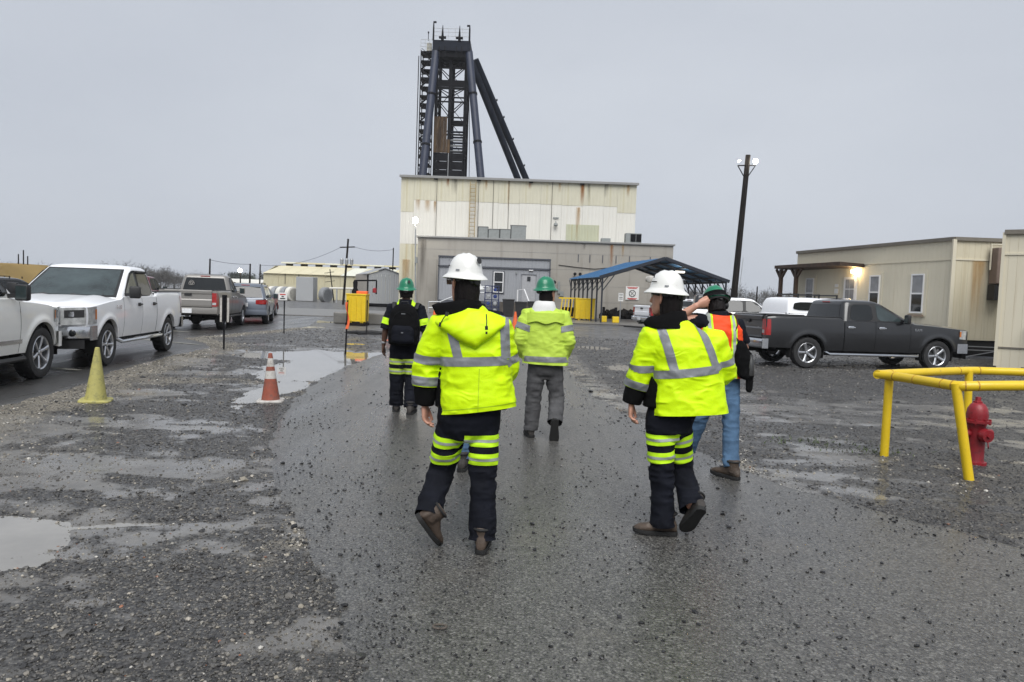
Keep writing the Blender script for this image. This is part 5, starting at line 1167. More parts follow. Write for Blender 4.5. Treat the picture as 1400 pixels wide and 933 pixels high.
mb = MB(); mb.bar((.28, 0, .75), (1.5, 0, .75), .06); mb.bar((.28, 0, .4), (1.5, 0, .4), .06); mb.build('rail', M['wood_brown'], sh_)
mb = MB(); mb.box((17.0, 18.9, .06), (6.2, 2.4, .12)); tag(mb.build('path', M['concrete']), kind='structure')

# ------------------------------------------------------------------ poles and lamps
def pole(nm, p0, p1, r, label, m='wood_dark', cat='pole', grp='poles standing about the works'):
    o = thing(nm, p0, 0, label, cat, grp); mb = MB(); mb.cyl((0, 0, 0), Vector(p1) - Vector(p0), r, r * .72, 10); mb.build('shaft', M[m], o, True); return o
lp = pole('light_pole', (16.25, 55, 0), (16.85, 55, 12.5), .26, 'leaning wooden pole with two lit floodlights beside the carport')
mb = MB(); mb.bar((-.15, -.1, 11.7), (1.15, -.1, 11.75), .08); mb.bar((-.15, -.1, 11.7), (.35, -.1, 10.9), .06); mb.bar((1.15, -.1, 11.75), (.62, -.1, 10.9), .06); mb.build('crossarm', M['steel_black'], lp)
for x, r_ in ((-.12, .07), (1.08, .16)):
    mb = MB(); mb.lathe([(.001, -.14), (r_, -.10), (r_ * 1.1, .0), (r_ * .7, .15), (.001, .18)], 14, (x, -.25, 12.0), 'Y'); mb.build('floodlight', M['lamp_on'], lp, True)
mb = MB(); mb.bar((.40, -.1, 2.0), (.62, -.1, 5.0), .04)
for z in (1.7, 2.4): mb.bar((.1, -.1, z), (.75, -.1, z), .05)
mb.build('conduit', M['galv'], lp)
l2 = pole('lamp_post', (-7.95, 60.3, 0), (-8.15, 60.3, 7.1), .07, 'slim steel lamp post with a lit globe at the corner of the block building', 'galv')
mb = MB(); mb.lathe([(.001, .26), (.16, .2), (.24, 0), (.16, -.2), (.001, -.26)], 14, (-.2, -.1, 7.4)); mb.build('globe', M['lamp_on'], l2, True)
mb = MB(); mb.box((-.05, -.12, 4.2), (.2, .2, .5)); mb.build('box', M['ac_grey'], l2)
up = pole('utility_pole', (-18.4, 80, 0), (-18.0, 80, 7.1), .14, 'utility pole with crossarm and three transformers before the cream warehouse', 'wood_dark')
mb = MB(); mb.bar((-.45, -.1, 6.15), (1.15, -.1, 6.25), .12); mb.build('crossarm', M['wood_dark'], up)
for x in (-.2, .33, .86): mb = MB(); mb.lathe([(.001, -.36), (.17, -.34), (.19, .2), (.1, .33), (.001, .36)], 12, (x, -.2, 4.65)); mb.build('transformer', M['galv'], up, True)
for nm, x, y, z1, r_, lb in (('utility_pole', -28.8, 70, 4.1, .10, 'plain dark pole above the silver pickup'), ('utility_pole', -25.0, 70, 3.75, .10, 'dark pole just right of the distant lit lamp'), ('utility_pole', -29.2, 85, 4.2, .10, 'thin dark pole left of the cream warehouse'), ('utility_pole', -14.8, 90, 6.9, .09, 'bare dark pole rising behind the grey shed'), ('utility_pole', 27.2, 83, 3.6, .10, 'short dark pole in front of the far trees on the right')): pole(nm, (x, y, 0), (x + .05, y, z1), r_, lb)
l3 = pole('lamp_post', (-30.3, 82, 0), (-30.3, 82, 3.4), .09, 'distant lamp post with a bright white lamp left of the warehouse')
mb = MB(); mb.lathe([(.001, .22), (.2, .12), (.24, 0), (.2, -.12), (.001, -.22)], 12, (0, -.1, 3.35)); mb.build('lamp', M['lamp_on'], l3, True)
up = pole('utility_pole', (-22.3, 92, 0), (-22.9, 92, 4.1), .08, 'small leaning pole with short crossarms before the warehouse wall')
for z in (2.6, 3.2, 3.7): mb = MB(); mb.bar((-.9 - .1 * z, 0, z - .1), (.3 - .1 * z, 0, z + .1), .06); mb.build('crossarm', M['wood_dark'], up)
for k, (x, h) in enumerate(((-58.9, 4.5), (-58.3, 5.0), (-57.8, 4.3))): pole('utility_pole', (x, 88, 0), (x, 88, h), .09, ('leftmost', 'tallest middle', 'rightmost')[k] + ' of three dark posts on the dry levee')

def wire(p0, p1, sag, label):
    mb = MB(); p0, p1 = Vector(p0), Vector(p1); mb.tube([p0.lerp(p1, t) - Vector((0, 0, sag * 4 * t * (1 - t))) for t in np.linspace(0, 1, 17)], .016, 4)
    tag(mb.build('power_line', M['steel_black'], None, True), label, 'cable', 'overhead wires')
wire((-18.6, 79.9, 6.25), (-29.2, 85, 4.1), .7, 'overhead wire from the transformer pole to the thin pole on its left')
wire((-17.4, 79.9, 6.28), (-14.78, 90, 6.7), .3, 'short overhead wire from the transformer pole to the bare pole behind the shed')
wire((-28.8, 70, 4.0), (-25.0, 70, 3.7), .12, 'low overhead wire between two dark poles above the parked pickups')
# ------------------------------------------------------------------ far warehouse, shed, tank, culverts
wh = thing('warehouse', (0, 115, 0), 0, 'long cream ribbed warehouse with a ridge vent and pale roof panels', 'building')
mb = MB(); mb.box((-22, 11, 1.9), (33.4, 21.9, 3.8)); mb.build('wall', M['cream_sheet'], wh)
x = -38.9
for k in range(14):
    w = 2.4; ribbed(w - .02, 3.75, .4, .04).build('wall_panel', M['cream_sheet'], wh, loc=(x, -.06, .02))
    q = [(x, -.35, 3.78), (x + w - .06, -.35, 3.78), (x + w + .9, 5.5, 5.15), (x + .95, 5.5, 5.15)]
    mb = MB(); mb.poly(q, (0, 0, .06)); mb.build('roof_panel', M['cream_roof'] if k in (0, 1, 3) else M['white_roof'] if k % 2 else M['cream_roof'], wh)
    mb = MB(); mb.box((x + 2.2, 6.0, 5.35), (1.1, .3, .42)); mb.build('vent_opening', M['wood_dark'] if k != 3 else M['steel_black'], wh)
    mb = MB(); mb.box((x + 2.1, 6.6, 5.72), (2.38, 2.0, .22)); mb.build('vent_cap', M['cream_roof'] if k % 3 else M['white_roof'], wh); x += w
mb = MB(); mb.poly([(-38.9, 0, 3.78), (-38.9, 5.5, 5.15), (-38.9, 12.5, 5.15), (-38.9, 22, 3.78)], (.1, 0, 0)); mb.build('gable', M['cream_sheet'], wh)
mb = MB(); mb.box((-22.5, 12, 5.1), (32, 12.9, .2)); mb.build('roof_deck', M['cream_roof'], wh)
for x in (-35.5, -33.4, -20.9, -20.2): mb = MB(); mb.cyl((x, -.15, 0), (x, -.15, 3.8), .05, n=5); mb.build('downpipe', M['wood_grey'], wh)
mb = MB(); mb.box((-21.7, -.13, 1.6), (.5, .08, 1.7)); mb.build('door', M['annex_dark'], wh)
sd = thing('shed', (0, 75, 0), 0, 'small grey ribbed shed on skids with an open tan front', 'shed')
for k in range(8): ribbed(.425, 3.0, .21, .03).build('wall_panel', M['shed'], sd, loc=(-14.75 + .44 * k, 0, .35))
mb = MB(); mb.poly([(-14.8, .02, 3.3), (-13.05, .02, 3.85), (-11.25, .02, 3.3)], (0, .06, 0)); mb.build('gable', M['shed'], sd)
for s in (0, 1):
    e = (-14.9, 3.28) if s == 0 else (-11.15, 3.28); mb = MB(); mb.poly([(e[0], -.15, e[1]), (-13.05, -.15, 3.92), (-13.05 - 1.9, 4.2, 3.92), (e[0] - 1.9, 4.2, e[1])], (0, 0, .06)); mb.build('roof', M['shed'], sd)
mb = MB(); mb.poly([(-14.8, 0, .35), (-14.8, 0, 3.3), (-16.9, 4.0, 3.3), (-16.9, 4.0, .35)], (.05, 0, 0)); mb.build('side_wall', M['shed_tan'], sd)
mb = MB(); mb.poly([(-11.25, 0, .35), (-11.25, 0, 3.3), (-13.1, 4.0, 3.3), (-13.1, 4.0, .35)], (-.05, 0, 0)); mb.build('side_wall', M['shed'], sd)
mb = MB(); mb.bar((-14.8, -.02, .35), (-14.8, -.02, 3.3), .14); mb.build('corner_post', M['steel_black'], sd)
mb = MB(); mb.box((-13.0, .1, .25), (3.7, .2, .2)); mb.box((-13.0, .3, .1), (3.5, .2, .2)); mb.build('skid', M['steel_black'], sd)
mb = MB(); mb.box((-26.0, 93, 1.55), (2.15, 2, 3.0), bev=.05); tk = tag(mb.build('tank', M['shed']), 'pale grey box tank in front of the cream warehouse', 'tank')
for k in range(5):
    mb = MB(); c = (-30.9 + .75 * k, 95.0 - .5 * k, .85); mb.lathe([(.80, -.35), (.92, -.3), (.92, .3), (.80, .35), (.70, .35), (.70, -.35)], 20, (0, 0, 0), 'Y'); o = mb.build('culvert_ring', M['galv'] if k % 2 else M['sheet_white'], None, True, loc=c); o.rotation_euler = (0, 0, R(62))
    tag(o, 'pale corrugated culvert ring left of the grey tank, %s in the row' % ('farthest left', 'second', 'third', 'fourth', 'nearest the tank')[k], 'pipe', 'culvert rings')
mb = MB(); mb.lathe([(.80, -.4), (.95, -.35), (.95, .35), (.80, .4), (.72, .4), (.72, -.4)], 20, (0, 0, 0), 'Y'); o = mb.build('culvert_ring', M['galv'], None, True, loc=(-23.6, 93, .9)); o.rotation_euler = (0, 0, R(60)); tag(o, 'single culvert ring just right of the grey tank', 'pipe', 'culvert rings')
pr = thing('pipe_rack', (-21.8, 90, 0), 0, 'low pipe rack carrying a pale pipe before the warehouse', 'pipe rack')
mb = MB(); mb.cyl((-.6, 0, 1.75), (4.8, 0, 1.85), .12, n=8); mb.build('pipe', M['sheet_white'], pr, True)
for x in (.3, 2.0, 2.9, 4.4): mb = MB(); mb.bar((x, 0, 0), (x, 0, 1.7), .14); mb.build('post', M['galv'], pr)
mb = MB(); mb.box((-33.2, 112, 1.6), (6.5, 2.0, 1.1)); tag(mb.build('loading_dock', M['cream_sheet']), 'low cream loading dock at the left end of the warehouse', 'dock')

# ------------------------------------------------------------------ levee and far trees
xs_ = np.linspace(-240, -44.5, 60); pr_ = [(-14, -.3), (-6, 1.4), (0, 3.2), (6, 3.35), (14, 2.0), (30, -.3)]
rows = [[(x + dy * .12, 84 + dy - (x + 48) * .05, max(-.3, z * float(sstep(-53, -57, x)) + .12 * math.sin(x * .7 + dy)) - (0.3 if x > -54 else 0)) for dy, z in pr_] for x in xs_]
mb = MB(); mb.grid(rows); tag(mb.build('levee', M['grass_dry'], None, True, 80), kind='structure')
def tree_mass(name, boxes, m, label, seed, leafy=False):
    rg2 = np.random.RandomState(seed); V = []; F_ = []
    def tri(a, b, c): n = len(V); V.extend([a, b, c]); F_.append((n, n + 1, n + 2))
    for cx, cy, h, w in boxes:
        # trunk and limbs as slim blades set in three directions, twigs as small faces through the crown
        for k in range(3):
            d = np.array([math.cos(k * 2.1), math.sin(k * 2.1), 0]) * .22; b = np.array([cx, cy, -.2]); tri(b - d, b + d, b + np.array([0, 0, h * .8]))
        nl = 14
        for k in range(nl):
            a = rg2.rand() * 6.28; z0 = h * (.2 + .3 * rg2.rand()); e = np.array([cx + math.cos(a) * w * (.3 + .6 * rg2.rand()), cy + math.sin(a) * w * .6, h * (.5 + .5 * rg2.rand())]); b = np.array([cx, cy, z0]); tri(b + [0, 0, -.09], b + [0, 0, .09], e)
        lobes = [(np.array([cx + w * rg2.uniform(-.6, .6), cy + w * rg2.uniform(-.5, .5), h * rg2.uniform(.38, .82)]), w * rg2.uniform(.22, .45)) for _ in range(9)]
        for k in range(1000 if leafy else 1300):
            c, r_ = lobes[rg2.randint(9)]; p = c + rg2.normal(size=3) * r_ * [.75, .75, .62]
            if p[2] < .1: continue
            s = (.34 if leafy else .27) * (h / 7) * rg2.uniform(.5, 1.3); q = rg2.normal(size=(2, 3)); 
            if not leafy: q[0] *= .35; q[1][2] = abs(q[1][2]) * 1.6
            tri(p, p + q[0] * s, p + q[1] * s * 1.2)
    me = bpy.data.meshes.new(name); me.from_pydata([tuple(v) for v in V], [], F_); me.materials.append(m); o = bpy.data.objects.new(name, me); link(o); tag(o, label, 'woodland', kind='stuff'); return o
rt = np.random.RandomState(11)
bx = [(-141 + 1.25 * k + rt.uniform(-1, 1), 220 + rt.uniform(-12, 25), (3.4 + 3.6 * math.exp(-((k - 20) / 9) ** 2)) * rt.uniform(.8, 1.1), rt.uniform(3, 4.6)) for k in range(34)]
tree_mass('far_woodland', bx, M['twigs'], 'grey winter woodland on the skyline above the white pickup', 21)
bx = [(-255 + 4.2 * k + rt.uniform(-2, 2), 420 + rt.uniform(-20, 20), rt.uniform(5, 8), rt.uniform(4.5, 7)) for k in range(48)]
tree_mass('far_woodland', bx, M['twigs'], 'low hazy tree line along the horizon on the left', 22)
bx = [(-118 + 2.3 * k + rt.uniform(-1, 1), 300 + rt.uniform(-20, 20), rt.uniform(3.5, 8.5), rt.uniform(2.6, 4)) for k in range(16)]
tree_mass('far_woodland', bx, M['leaf_dark'], 'clump of darker trees left of the cream warehouse', 23, True)
bx = [(60 + 2.6 * k + rt.uniform(-1, 1), 250 + rt.uniform(-15, 20), rt.uniform(4.5, 7.2), rt.uniform(3.2, 5)) for k in range(40)]
tree_mass('far_woodland', bx, M['twigs'], 'low grey tree line behind the yard on the right', 24)
bx = [(-160 + 1.6 * k + rt.uniform(-.6, .6), 150 + rt.uniform(-5, 5), rt.uniform(3.6, 4.8), rt.uniform(2, 3)) for k in range(44)]
bx = [b for b in bx if b[0] < -94]
tree_mass('levee_scrub', bx, M['twigs'], 'thin bare scrub beyond the dry levee at the far left', 25)
for k, (x, y, w, h, lb) in enumerate(((-95, 260, 16, 4.2, 'long pale roof on the skyline behind the white pickup cab'), (-70, 190, 10, 3.3, 'low white building far behind the parked cars'), (-52, 170, 7, 3.0, 'small pale hut left of the distant lamp'))):
    h_ = thing('far_building', (x, y, 0), 0, lb, 'building', 'buildings on the left skyline'); mb = MB(); mb.box((0, 3, h / 2 - .4), (w, 6, h - .8)); mb.build('wall', M['cream_sheet'], h_)
    mb = MB(); mb.poly([(-w / 2 - .3, -.3, h - .8), (w / 2 + .3, -.3, h - .8), (w / 2 + .3, 3, h), (-w / 2 - .3, 3, h)], (0, 0, .1)); mb.build('roof', M['sheet_white'], h_)
    for q in (-.3, .1, .34): mb = MB(); mb.box((q * w, -.05, h / 2 - .3), (w * .08, .08, .9)); mb.build('window', M['win'], h_)
# ------------------------------------------------------------------ people: clothed figures grown from lofts, remeshed into one surface per garment
def V3(*a): return Vector(a)
def ering(c, rx, ry, yaw=0, n=22, pw=2.3, tilt=(0, 0)):
    P = []
    for k in range(n):
        t = 2 * math.pi * k / n; ct, st = math.cos(t), math.sin(t)
        x = rx * math.copysign(abs(ct) ** (2 / pw), ct); y = ry * math.copysign(abs(st) ** (2 / pw), st)
        X_ = x * math.cos(yaw) - y * math.sin(yaw); Y_ = x * math.sin(yaw) + y * math.cos(yaw)
        P.append(Vector((c[0] + X_, c[1] + Y_, c[2] + tilt[0] * x + tilt[1] * y)))
    return P
def remesh(mb, voxel, smooth=4):
    me = bpy.data.meshes.new('tmp'); me.from_pydata(mb.v, [], mb.f); me.update()
    bm = bmesh.new(); bm.from_mesh(me); bmesh.ops.recalc_face_normals(bm, faces=bm.faces); bm.to_mesh(me); bm.free()
    o = bpy.data.objects.new('tmp', me); col.objects.link(o)
    m = o.modifiers.new('r', 'REMESH'); m.mode = 'VOXEL'; m.voxel_size = voxel
    if smooth: s = o.modifiers.new('s', 'SMOOTH'); s.factor = .5; s.iterations = smooth
    bpy.context.view_layer.update()
    ev = o.evaluated_get(bpy.context.evaluated_depsgraph_get()); m2 = bpy.data.meshes.new_from_object(ev)
    bpy.data.objects.remove(o); bpy.data.meshes.remove(me); return m2
def me_arrays(me):
    v = np.empty(len(me.vertices) * 3); me.vertices.foreach_get('co', v); n = np.empty(len(me.vertices) * 3); me.vertices.foreach_get('normal', n)
    return v.reshape(-1, 3), n.reshape(-1, 3)
def wrinkle(me, amp, joints=(), seed=0, fine=1.0, stretch=(1, 1, 1)):
    v, n = me_arrays(me); s = np.array(stretch)
    d = amp * .9 * fbm(v * 5.5 * s + seed, 2) + amp * .8 * (1 - 2.4 * np.abs(fbm(v * np.array([7, 7, 10]) * s + seed + 9, 2)))
    for j, rad, a in joints:
        w = np.exp(-(np.linalg.norm(v - np.array(j), axis=1) / rad) ** 2)
        d += w * a * (1 - 2.6 * np.abs(vnoise(v * np.array([9, 9, 24]) + seed * 2.3)))
    d += amp * .22 * fine * fbm(v * 34 + seed, 2)
    v = v + n * d[:, None]; me.vertices.foreach_set('co', v.ravel()); me.update()
def seg_labels(pts, segs):
    """index of the nearest bone for each point; segs = [(a, b, radius)]"""
    best = np.full(len(pts), 1e9); lab = np.zeros(len(pts), int)
    for i, (a, b, r_) in enumerate(segs):
        a, b = np.array(a), np.array(b); d = b - a; t = np.clip((pts - a) @ d / (d @ d), 0, 1); q = np.linalg.norm(pts - a - t[:, None] * d, axis=1) - r_
        m = q < best; best[m] = q[m]; lab[m] = i
    return lab
def cut(me, co, no, segs=None, keep=None):
    """remove what lies beyond the plane (on the side of no), only for faces whose bone is in keep"""
    bm = bmesh.new(); bm.from_mesh(me)
    if segs:
        c = np.array([f.calc_center_median() for f in bm.faces]); lab = seg_labels(c, segs); fs = [f for f, l in zip(bm.faces, lab) if l in keep]
    else: fs = list(bm.faces)
    vs_ = {v for f in fs for v in f.verts}; es = {e for f in fs for e in f.edges}
    r_ = bmesh.ops.bisect_plane(bm, geom=list(vs_) + list(es) + fs, plane_co=co, plane_no=no, clear_outer=True)
    bm.to_mesh(me); bm.free(); me.update()
def band(me, name, parent, m, planes, segs=None, keep=None, off=.003, cond=None):
    """strip of a garment between planes, lifted off it; planes = [(co, no)] whose outer sides are removed"""
    bm = bmesh.new(); bm.from_mesh(me)
    fl = list(bm.faces); c = np.array([f.calc_center_median() for f in fl]); ok = np.ones(len(fl), bool)
    if segs: ok &= np.isin(seg_labels(c, segs), list(keep))
    if cond is not None: ok &= cond(c)
    bmesh.ops.delete(bm, geom=[f for f, k in zip(fl, ok) if not k], context='FACES')
    for co, no in planes:
        bmesh.ops.bisect_plane(bm, geom=list(bm.verts) + list(bm.edges) + list(bm.faces), plane_co=co, plane_no=no, clear_outer=True)
    if not bm.faces: bm.free(); return None
    seen, isl = set(), []                       # keep the main strip only
    for f in bm.faces:
        if f in seen: continue
        st, comp = [f], []; seen.add(f)
        while st:
            g_ = st.pop(); comp.append(g_)
            for e in g_.edges:
                for h_ in e.link_faces:
                    if h_ not in seen: seen.add(h_); st.append(h_)
        isl.append(comp)
    isl.sort(key=len); bmesh.ops.delete(bm, geom=[f for c_ in isl[:-1] for f in c_], context='FACES')
    bm.normal_update()
    for v in bm.verts: v.co += v.normal * off
    for f in bm.faces: f.smooth = True
    m2 = bpy.data.meshes.new(name); bm.to_mesh(m2); bm.free(); m2.materials.append(m)
    o = bpy.data.objects.new(name, m2); link(o, parent); return o
def ring_band(me, name, parent, m, a, b, t0, t1, segs, keep, off=.003, tilt=(0, 0, 0)):
    a, b = Vector(a), Vector(b); d = (b - a).normalized() + Vector(tilt); d.normalize(); p0, p1 = a.lerp(b, t0), a.lerp(b, t1)
    return band(me, name, parent, m, [(p0, -d), (p1, d)], segs, keep, off)
def finish(me, name, mats, parent):
    me.name = name; me.materials.clear(); me.materials.append(mats); me.polygons.foreach_set('use_smooth', [True] * len(me.polygons)); me.update()
    o = bpy.data.objects.new(name, me); link(o, parent); return o
def hand(mb, wr, d, w, n, curl=.45, sc=1.0, thumb=.6):
    """palm and five fingers; d along the hand, w towards the thumb side, n where the fingers curl"""
    d, w, n = Vector(d).normalized(), Vector(w), Vector(n); w = (w - d * w.dot(d)).normalized(); n0 = d.cross(w); n = n0 if n0.dot(n) > 0 else -n0; wr = Vector(wr)
    def P(a, b, c): return wr + (d * a + w * b + n * c) * sc
    rings = []
    for a, hw, ht, cc in ((-.03, .026, .021, 0), (.0, .028, .020, 0), (.03, .037, .019, .001), (.07, .042, .016, .002), (.096, .040, .013, .003)):
        rings.append([P(a, math.cos(t) * hw, cc + math.sin(t) * ht) for t in np.linspace(0, 2 * math.pi, 14, endpoint=False)])
    mb.loft(rings)
    for k, (b, L_) in enumerate(((.030, .074), (.010, .083), (-.010, .077), (-.029, .060))):
        a0 = .088 - .006 * abs(k - 1); p = (a0, b, .002); ang = .12 + curl * .55; path = [P(*p)]; rad = [.0094 * sc]
        for s_, f in enumerate((.46, .30, .24)):
            p = (p[0] + L_ * f * math.cos(ang), p[1] * 1.015, p[2] + L_ * f * math.sin(ang)); path.append(P(*p)); rad.append((.0090, .0083, .0070)[s_] * sc); ang += curl * (.95 - .15 * s_) + .05 * k * curl
        mb.tube(path, rad, 8)
    p = (.022, .028, .006); path = [P(*p)]; rad = [.0135 * sc]; ang = .55
    for s_, f in enumerate((.036, .032, .026)):
        p = (p[0] + f * math.cos(ang), p[1] + f * math.sin(ang) * .75, p[2] + f * thumb * .5); path.append(P(*p)); rad.append((.0112, .0100, .0082)[s_] * sc); ang -= .28
    mb.tube(path, rad, 8)
def head(mb, T, sc=1.0):
    def P(x, y, z): return T @ Vector((x * sc, y * sc, z * sc))
    rings = []
    for z, rx, yf, yb in ((-.122, .022, .082, .030), (-.108, .042, .093, .008), (-.08, .057, .097, -.035), (-.04, .068, .096, -.07), (0, .074, .093, -.088), (.04, .076, .097, -.096), (.08, .072, .088, -.092), (.11, .056, .066, -.074), (.128, .026, .03, -.036)):
        cy = (yf + yb) / 2; ry = (yf - yb) / 2; rings.append([P(math.cos(t) * rx * (1 if math.sin(t) < 0 else 1 - .12 * math.sin(t)), cy + math.sin(t) * ry, z) for t in np.linspace(0, 2 * math.pi, 20, endpoint=False)])
    mb.loft(rings)
    mb.tube([P(0, .088, .022), P(0, .108, -.012), P(0, .113, -.026), P(0, .096, -.036)], [.009 * sc, .011 * sc, .014 * sc, .008 * sc], 8)
    mb.tube([P(-.024, .092, -.068), P(0, .100, -.064), P(.024, .092, -.068)], [.006 * sc, .009 * sc, .006 * sc], 6)
    mb.tube([P(-.045, .086, .034), P(0, .098, .034), P(.045, .086, .034)], [.008 * sc] * 3, 6)
    for s_ in (-1, 1):
        mb.tube([P(s_ * .073, .0, -.042), P(s_ * .082, -.008, -.02), P(s_ * .084, -.012, .005), P(s_ * .078, -.004, .022)], [(.006 * sc, .009 * sc), (.008 * sc, .015 * sc), (.008 * sc, .018 * sc), (.006 * sc, .012 * sc)], 8)
def hard_hat(parent, T, shell, sticker=None, lamp=False, clip=False, marks=True, knob=True):
    n = 40; prof = [(.0, .142), (.25, .140), (.5, .128), (.72, .106), (.87, .074), (.96, .036), (1.0, .006), (1.05, -.004), (1.17, -.014), (1.30, -.026), (1.315, -.031), (1.29, -.033), (1.16, -.022), (1.03, -.012), (.97, .0), (.93, .03), (.84, .07), (.0, .128)]
    rings = []
    for rr_, z in prof:
        ring = []
        for k in range(n):
            a = 2 * math.pi * k / n; x, y = math.cos(a) * rr_ * .100, math.sin(a) * rr_ * .114
            zz = z * .82 if z > 0 else z
            if z > .02 and rr_ > 0:
                zz += .007 * math.exp(-(x / .016) ** 2) * min(1, (z - .02) / .05) + .004 * math.exp(-((abs(x) - .045) / .010) ** 2) * min(1, (z - .02) / .05)
            if rr_ > 1.02: y *= 1 + .05 * max(0, math.sin(a)); zz -= .006 * math.sin(a) ** 2
            ring.append(T @ Vector((x, y, zz)))
        rings.append(ring)
    mb = MB(); mb.loft(rings); h = mb.build('hard_hat', M[shell], parent, True, 50)
    mb = MB(); rr2 = []
    for z, k in ((-.022, .88), (-.052, .86), (-.052, .83), (-.02, .83)): rr2.append([T @ Vector((math.cos(a) * k * .100, math.sin(a) * k * .122, z + .012 * max(0, math.sin(a)))) for a in np.linspace(0, 2 * math.pi, 24, endpoint=False)])
    mb.loft(rr2, True, False); mb.build('headband', M['black'], h, True)
    if knob: mb = MB(); mb.T = T; mb.lathe([(.001, -.018), (.017, -.016), (.020, 0), (.014, .01)], 12, (0, -.118, -.052), 'Y'); mb.box((0, -.112, -.05), (.07, .012, .024), bev=.004); mb.build('ratchet_knob', M['black'], h, True)
    if sticker: 
        mb = MB(); a = sticker[0]; rr_, z = .905, sticker[1]
        c = Vector((math.cos(a) * rr_ * .100, math.sin(a) * rr_ * .114, z)); nn = Vector((math.cos(a), math.sin(a), .35)).normalized(); u = Vector((-math.sin(a), math.cos(a), 0)); w = nn.cross(u)
        mb.poly([T @ (c + u * math.cos(t) * .018 + w * math.sin(t) * .020 + nn * .006) for t in np.linspace(0, 6.28, 16, endpoint=False)], T.to_3x3() @ (nn * .005)); mb.build('sticker', M['sign_black'], h)
    if marks:
        for a, z, L_, hh in ((2.75, .040, .05, .007), (2.70, .072, .012, .016), (3.6, .016, .026, .010)):
            mb = MB(); rows = []
            for zz in (z - hh / 2, z + hh / 2):
                k = 1.0 - .00 - .55 * max(0, zz) * 1.2; rows.append([T @ Vector((math.cos(a + q) * (k * .100 + .0045), math.sin(a + q) * (k * .114 + .0045), zz)) for q in np.linspace(-L_ / .22, L_ / .22, 5)])
            mb.grid(rows); mb.build('lettering', M['sign_black'] if hh < .009 or hh > .012 else M['tape'], h)
    if lamp:
        mb = MB(); mb.T = T; mb.box((0, .128, .055), (.05, .04, .045), bev=.012); mb.lathe([(.001, .028), (.019, .024), (.022, 0)], 12, (0, .135, .055), 'Y'); mb.build('headlamp', M['cone_white'] if lamp == 'white' else M['black'], h, True)
    if clip:
        mb = MB(); mb.T = T; a = -.6; c = Vector((math.cos(a) * .1, math.sin(a) * .12, .048)); mb.tube([c + Vector((-.03, -.03, 0)), c + Vector((.0, -.006, .002)), c + Vector((.02, .04, 0))], [(.010, .016), (.014, .020), (.008, .012)], 8); mb.build('goggles', M['glass'], h, True)
    return h
def boot(parent, sole_c, f, u, mt, sc=1.0):
    """sole_c under the ankle, f towards the toe, u up the shin"""
    f = Vector(f).normalized(); u = Vector(u); u = (u - f * u.dot(f)).normalized(); s_ = f.cross(u)
    T = Matrix((s_, f, u)).transposed().to_4x4(); T.translation = Vector(sole_c); T = T @ Matrix.Scale(sc, 4)
    mb = MB(); rings = []
    for y, hw, top in ((-.088, .022, .07), (-.078, .034, .105), (-.04, .038, .15), (.0, .038, .155), (.035, .040, .125), (.08, .046, .090), (.13, .050, .075), (.175, .046, .066), (.205, .032, .052), (.216, .012, .04)):
        rings.append([T @ Vector((math.copysign(abs(math.cos(t)) ** .75, math.cos(t)) * hw, y, .022 + (top - .022) * .5 + (top - .022) * .5 * math.copysign(abs(math.sin(t)) ** .8, math.sin(t)))) for t in np.linspace(0, 2 * math.pi, 16, endpoint=False)])
    mb.loft(rings); mb.tube([T @ Vector((0, -.022, z)) for z in (.06, .11, .145, .17)], [(.046 * sc, .052 * sc), (.047 * sc, .054 * sc), (.048 * sc, .055 * sc), (.049 * sc, .055 * sc)], 14)
    me = remesh(mb, .008 * sc, 2); wrinkle(me, .0015, seed=3); b = finish(me, 'boot', mt, parent)
    mb = MB(); out = [(-.093, 0.02), (-.07, .040), (0, .040), (.06, .048), (.13, .055), (.18, .050), (.21, .034), (.224, .010)]
    ring = [(hw, y) for y, hw in out] + [(-hw, y) for y, hw in reversed(out)]
    mb.loft([[T @ Vector((x * k, y * k2, z + (.012 * max(0, (y - .12) / .1)))) for x, y in ring] for z, k, k2 in ((0, .94, .985), (.012, 1, 1), (.030, .98, 1))]); mb.build('sole', M['sole'], b, True, 50)
    mb = MB(); mb.tube([T @ Vector((.052 * math.cos(t), -.022 + .058 * math.sin(t), .158)) for t in np.linspace(0, 2 * math.pi, 19)], .009 * sc, 6, False); mb.build('padded_collar', M['sole'], b, True)
    mb = MB()
    for y in (.045, .07, .095): mb.tube([T @ Vector((-.03, y, .10 - (y - .045) * .4)), T @ Vector((0, y, .118 - (y - .045) * .5)), T @ Vector((.03, y, .10 - (y - .045) * .4))], .004, 5)
    mb.build('laces', M['black'], b, True)
    return b, T
def head_T(c, yaw, pitch=0, roll=0): return Matrix.Translation(Vector(c)) @ Euler((pitch, roll, yaw), 'YXZ').to_matrix().to_4x4() if False else Matrix.Translation(Vector(c)) @ Matrix.Rotation(yaw, 4, 'Z') @ Matrix.Rotation(pitch, 4, 'X') @ Matrix.Rotation(roll, 4, 'Y')
def lerp3(a, b, t): return Vector(a).lerp(Vector(b), t)

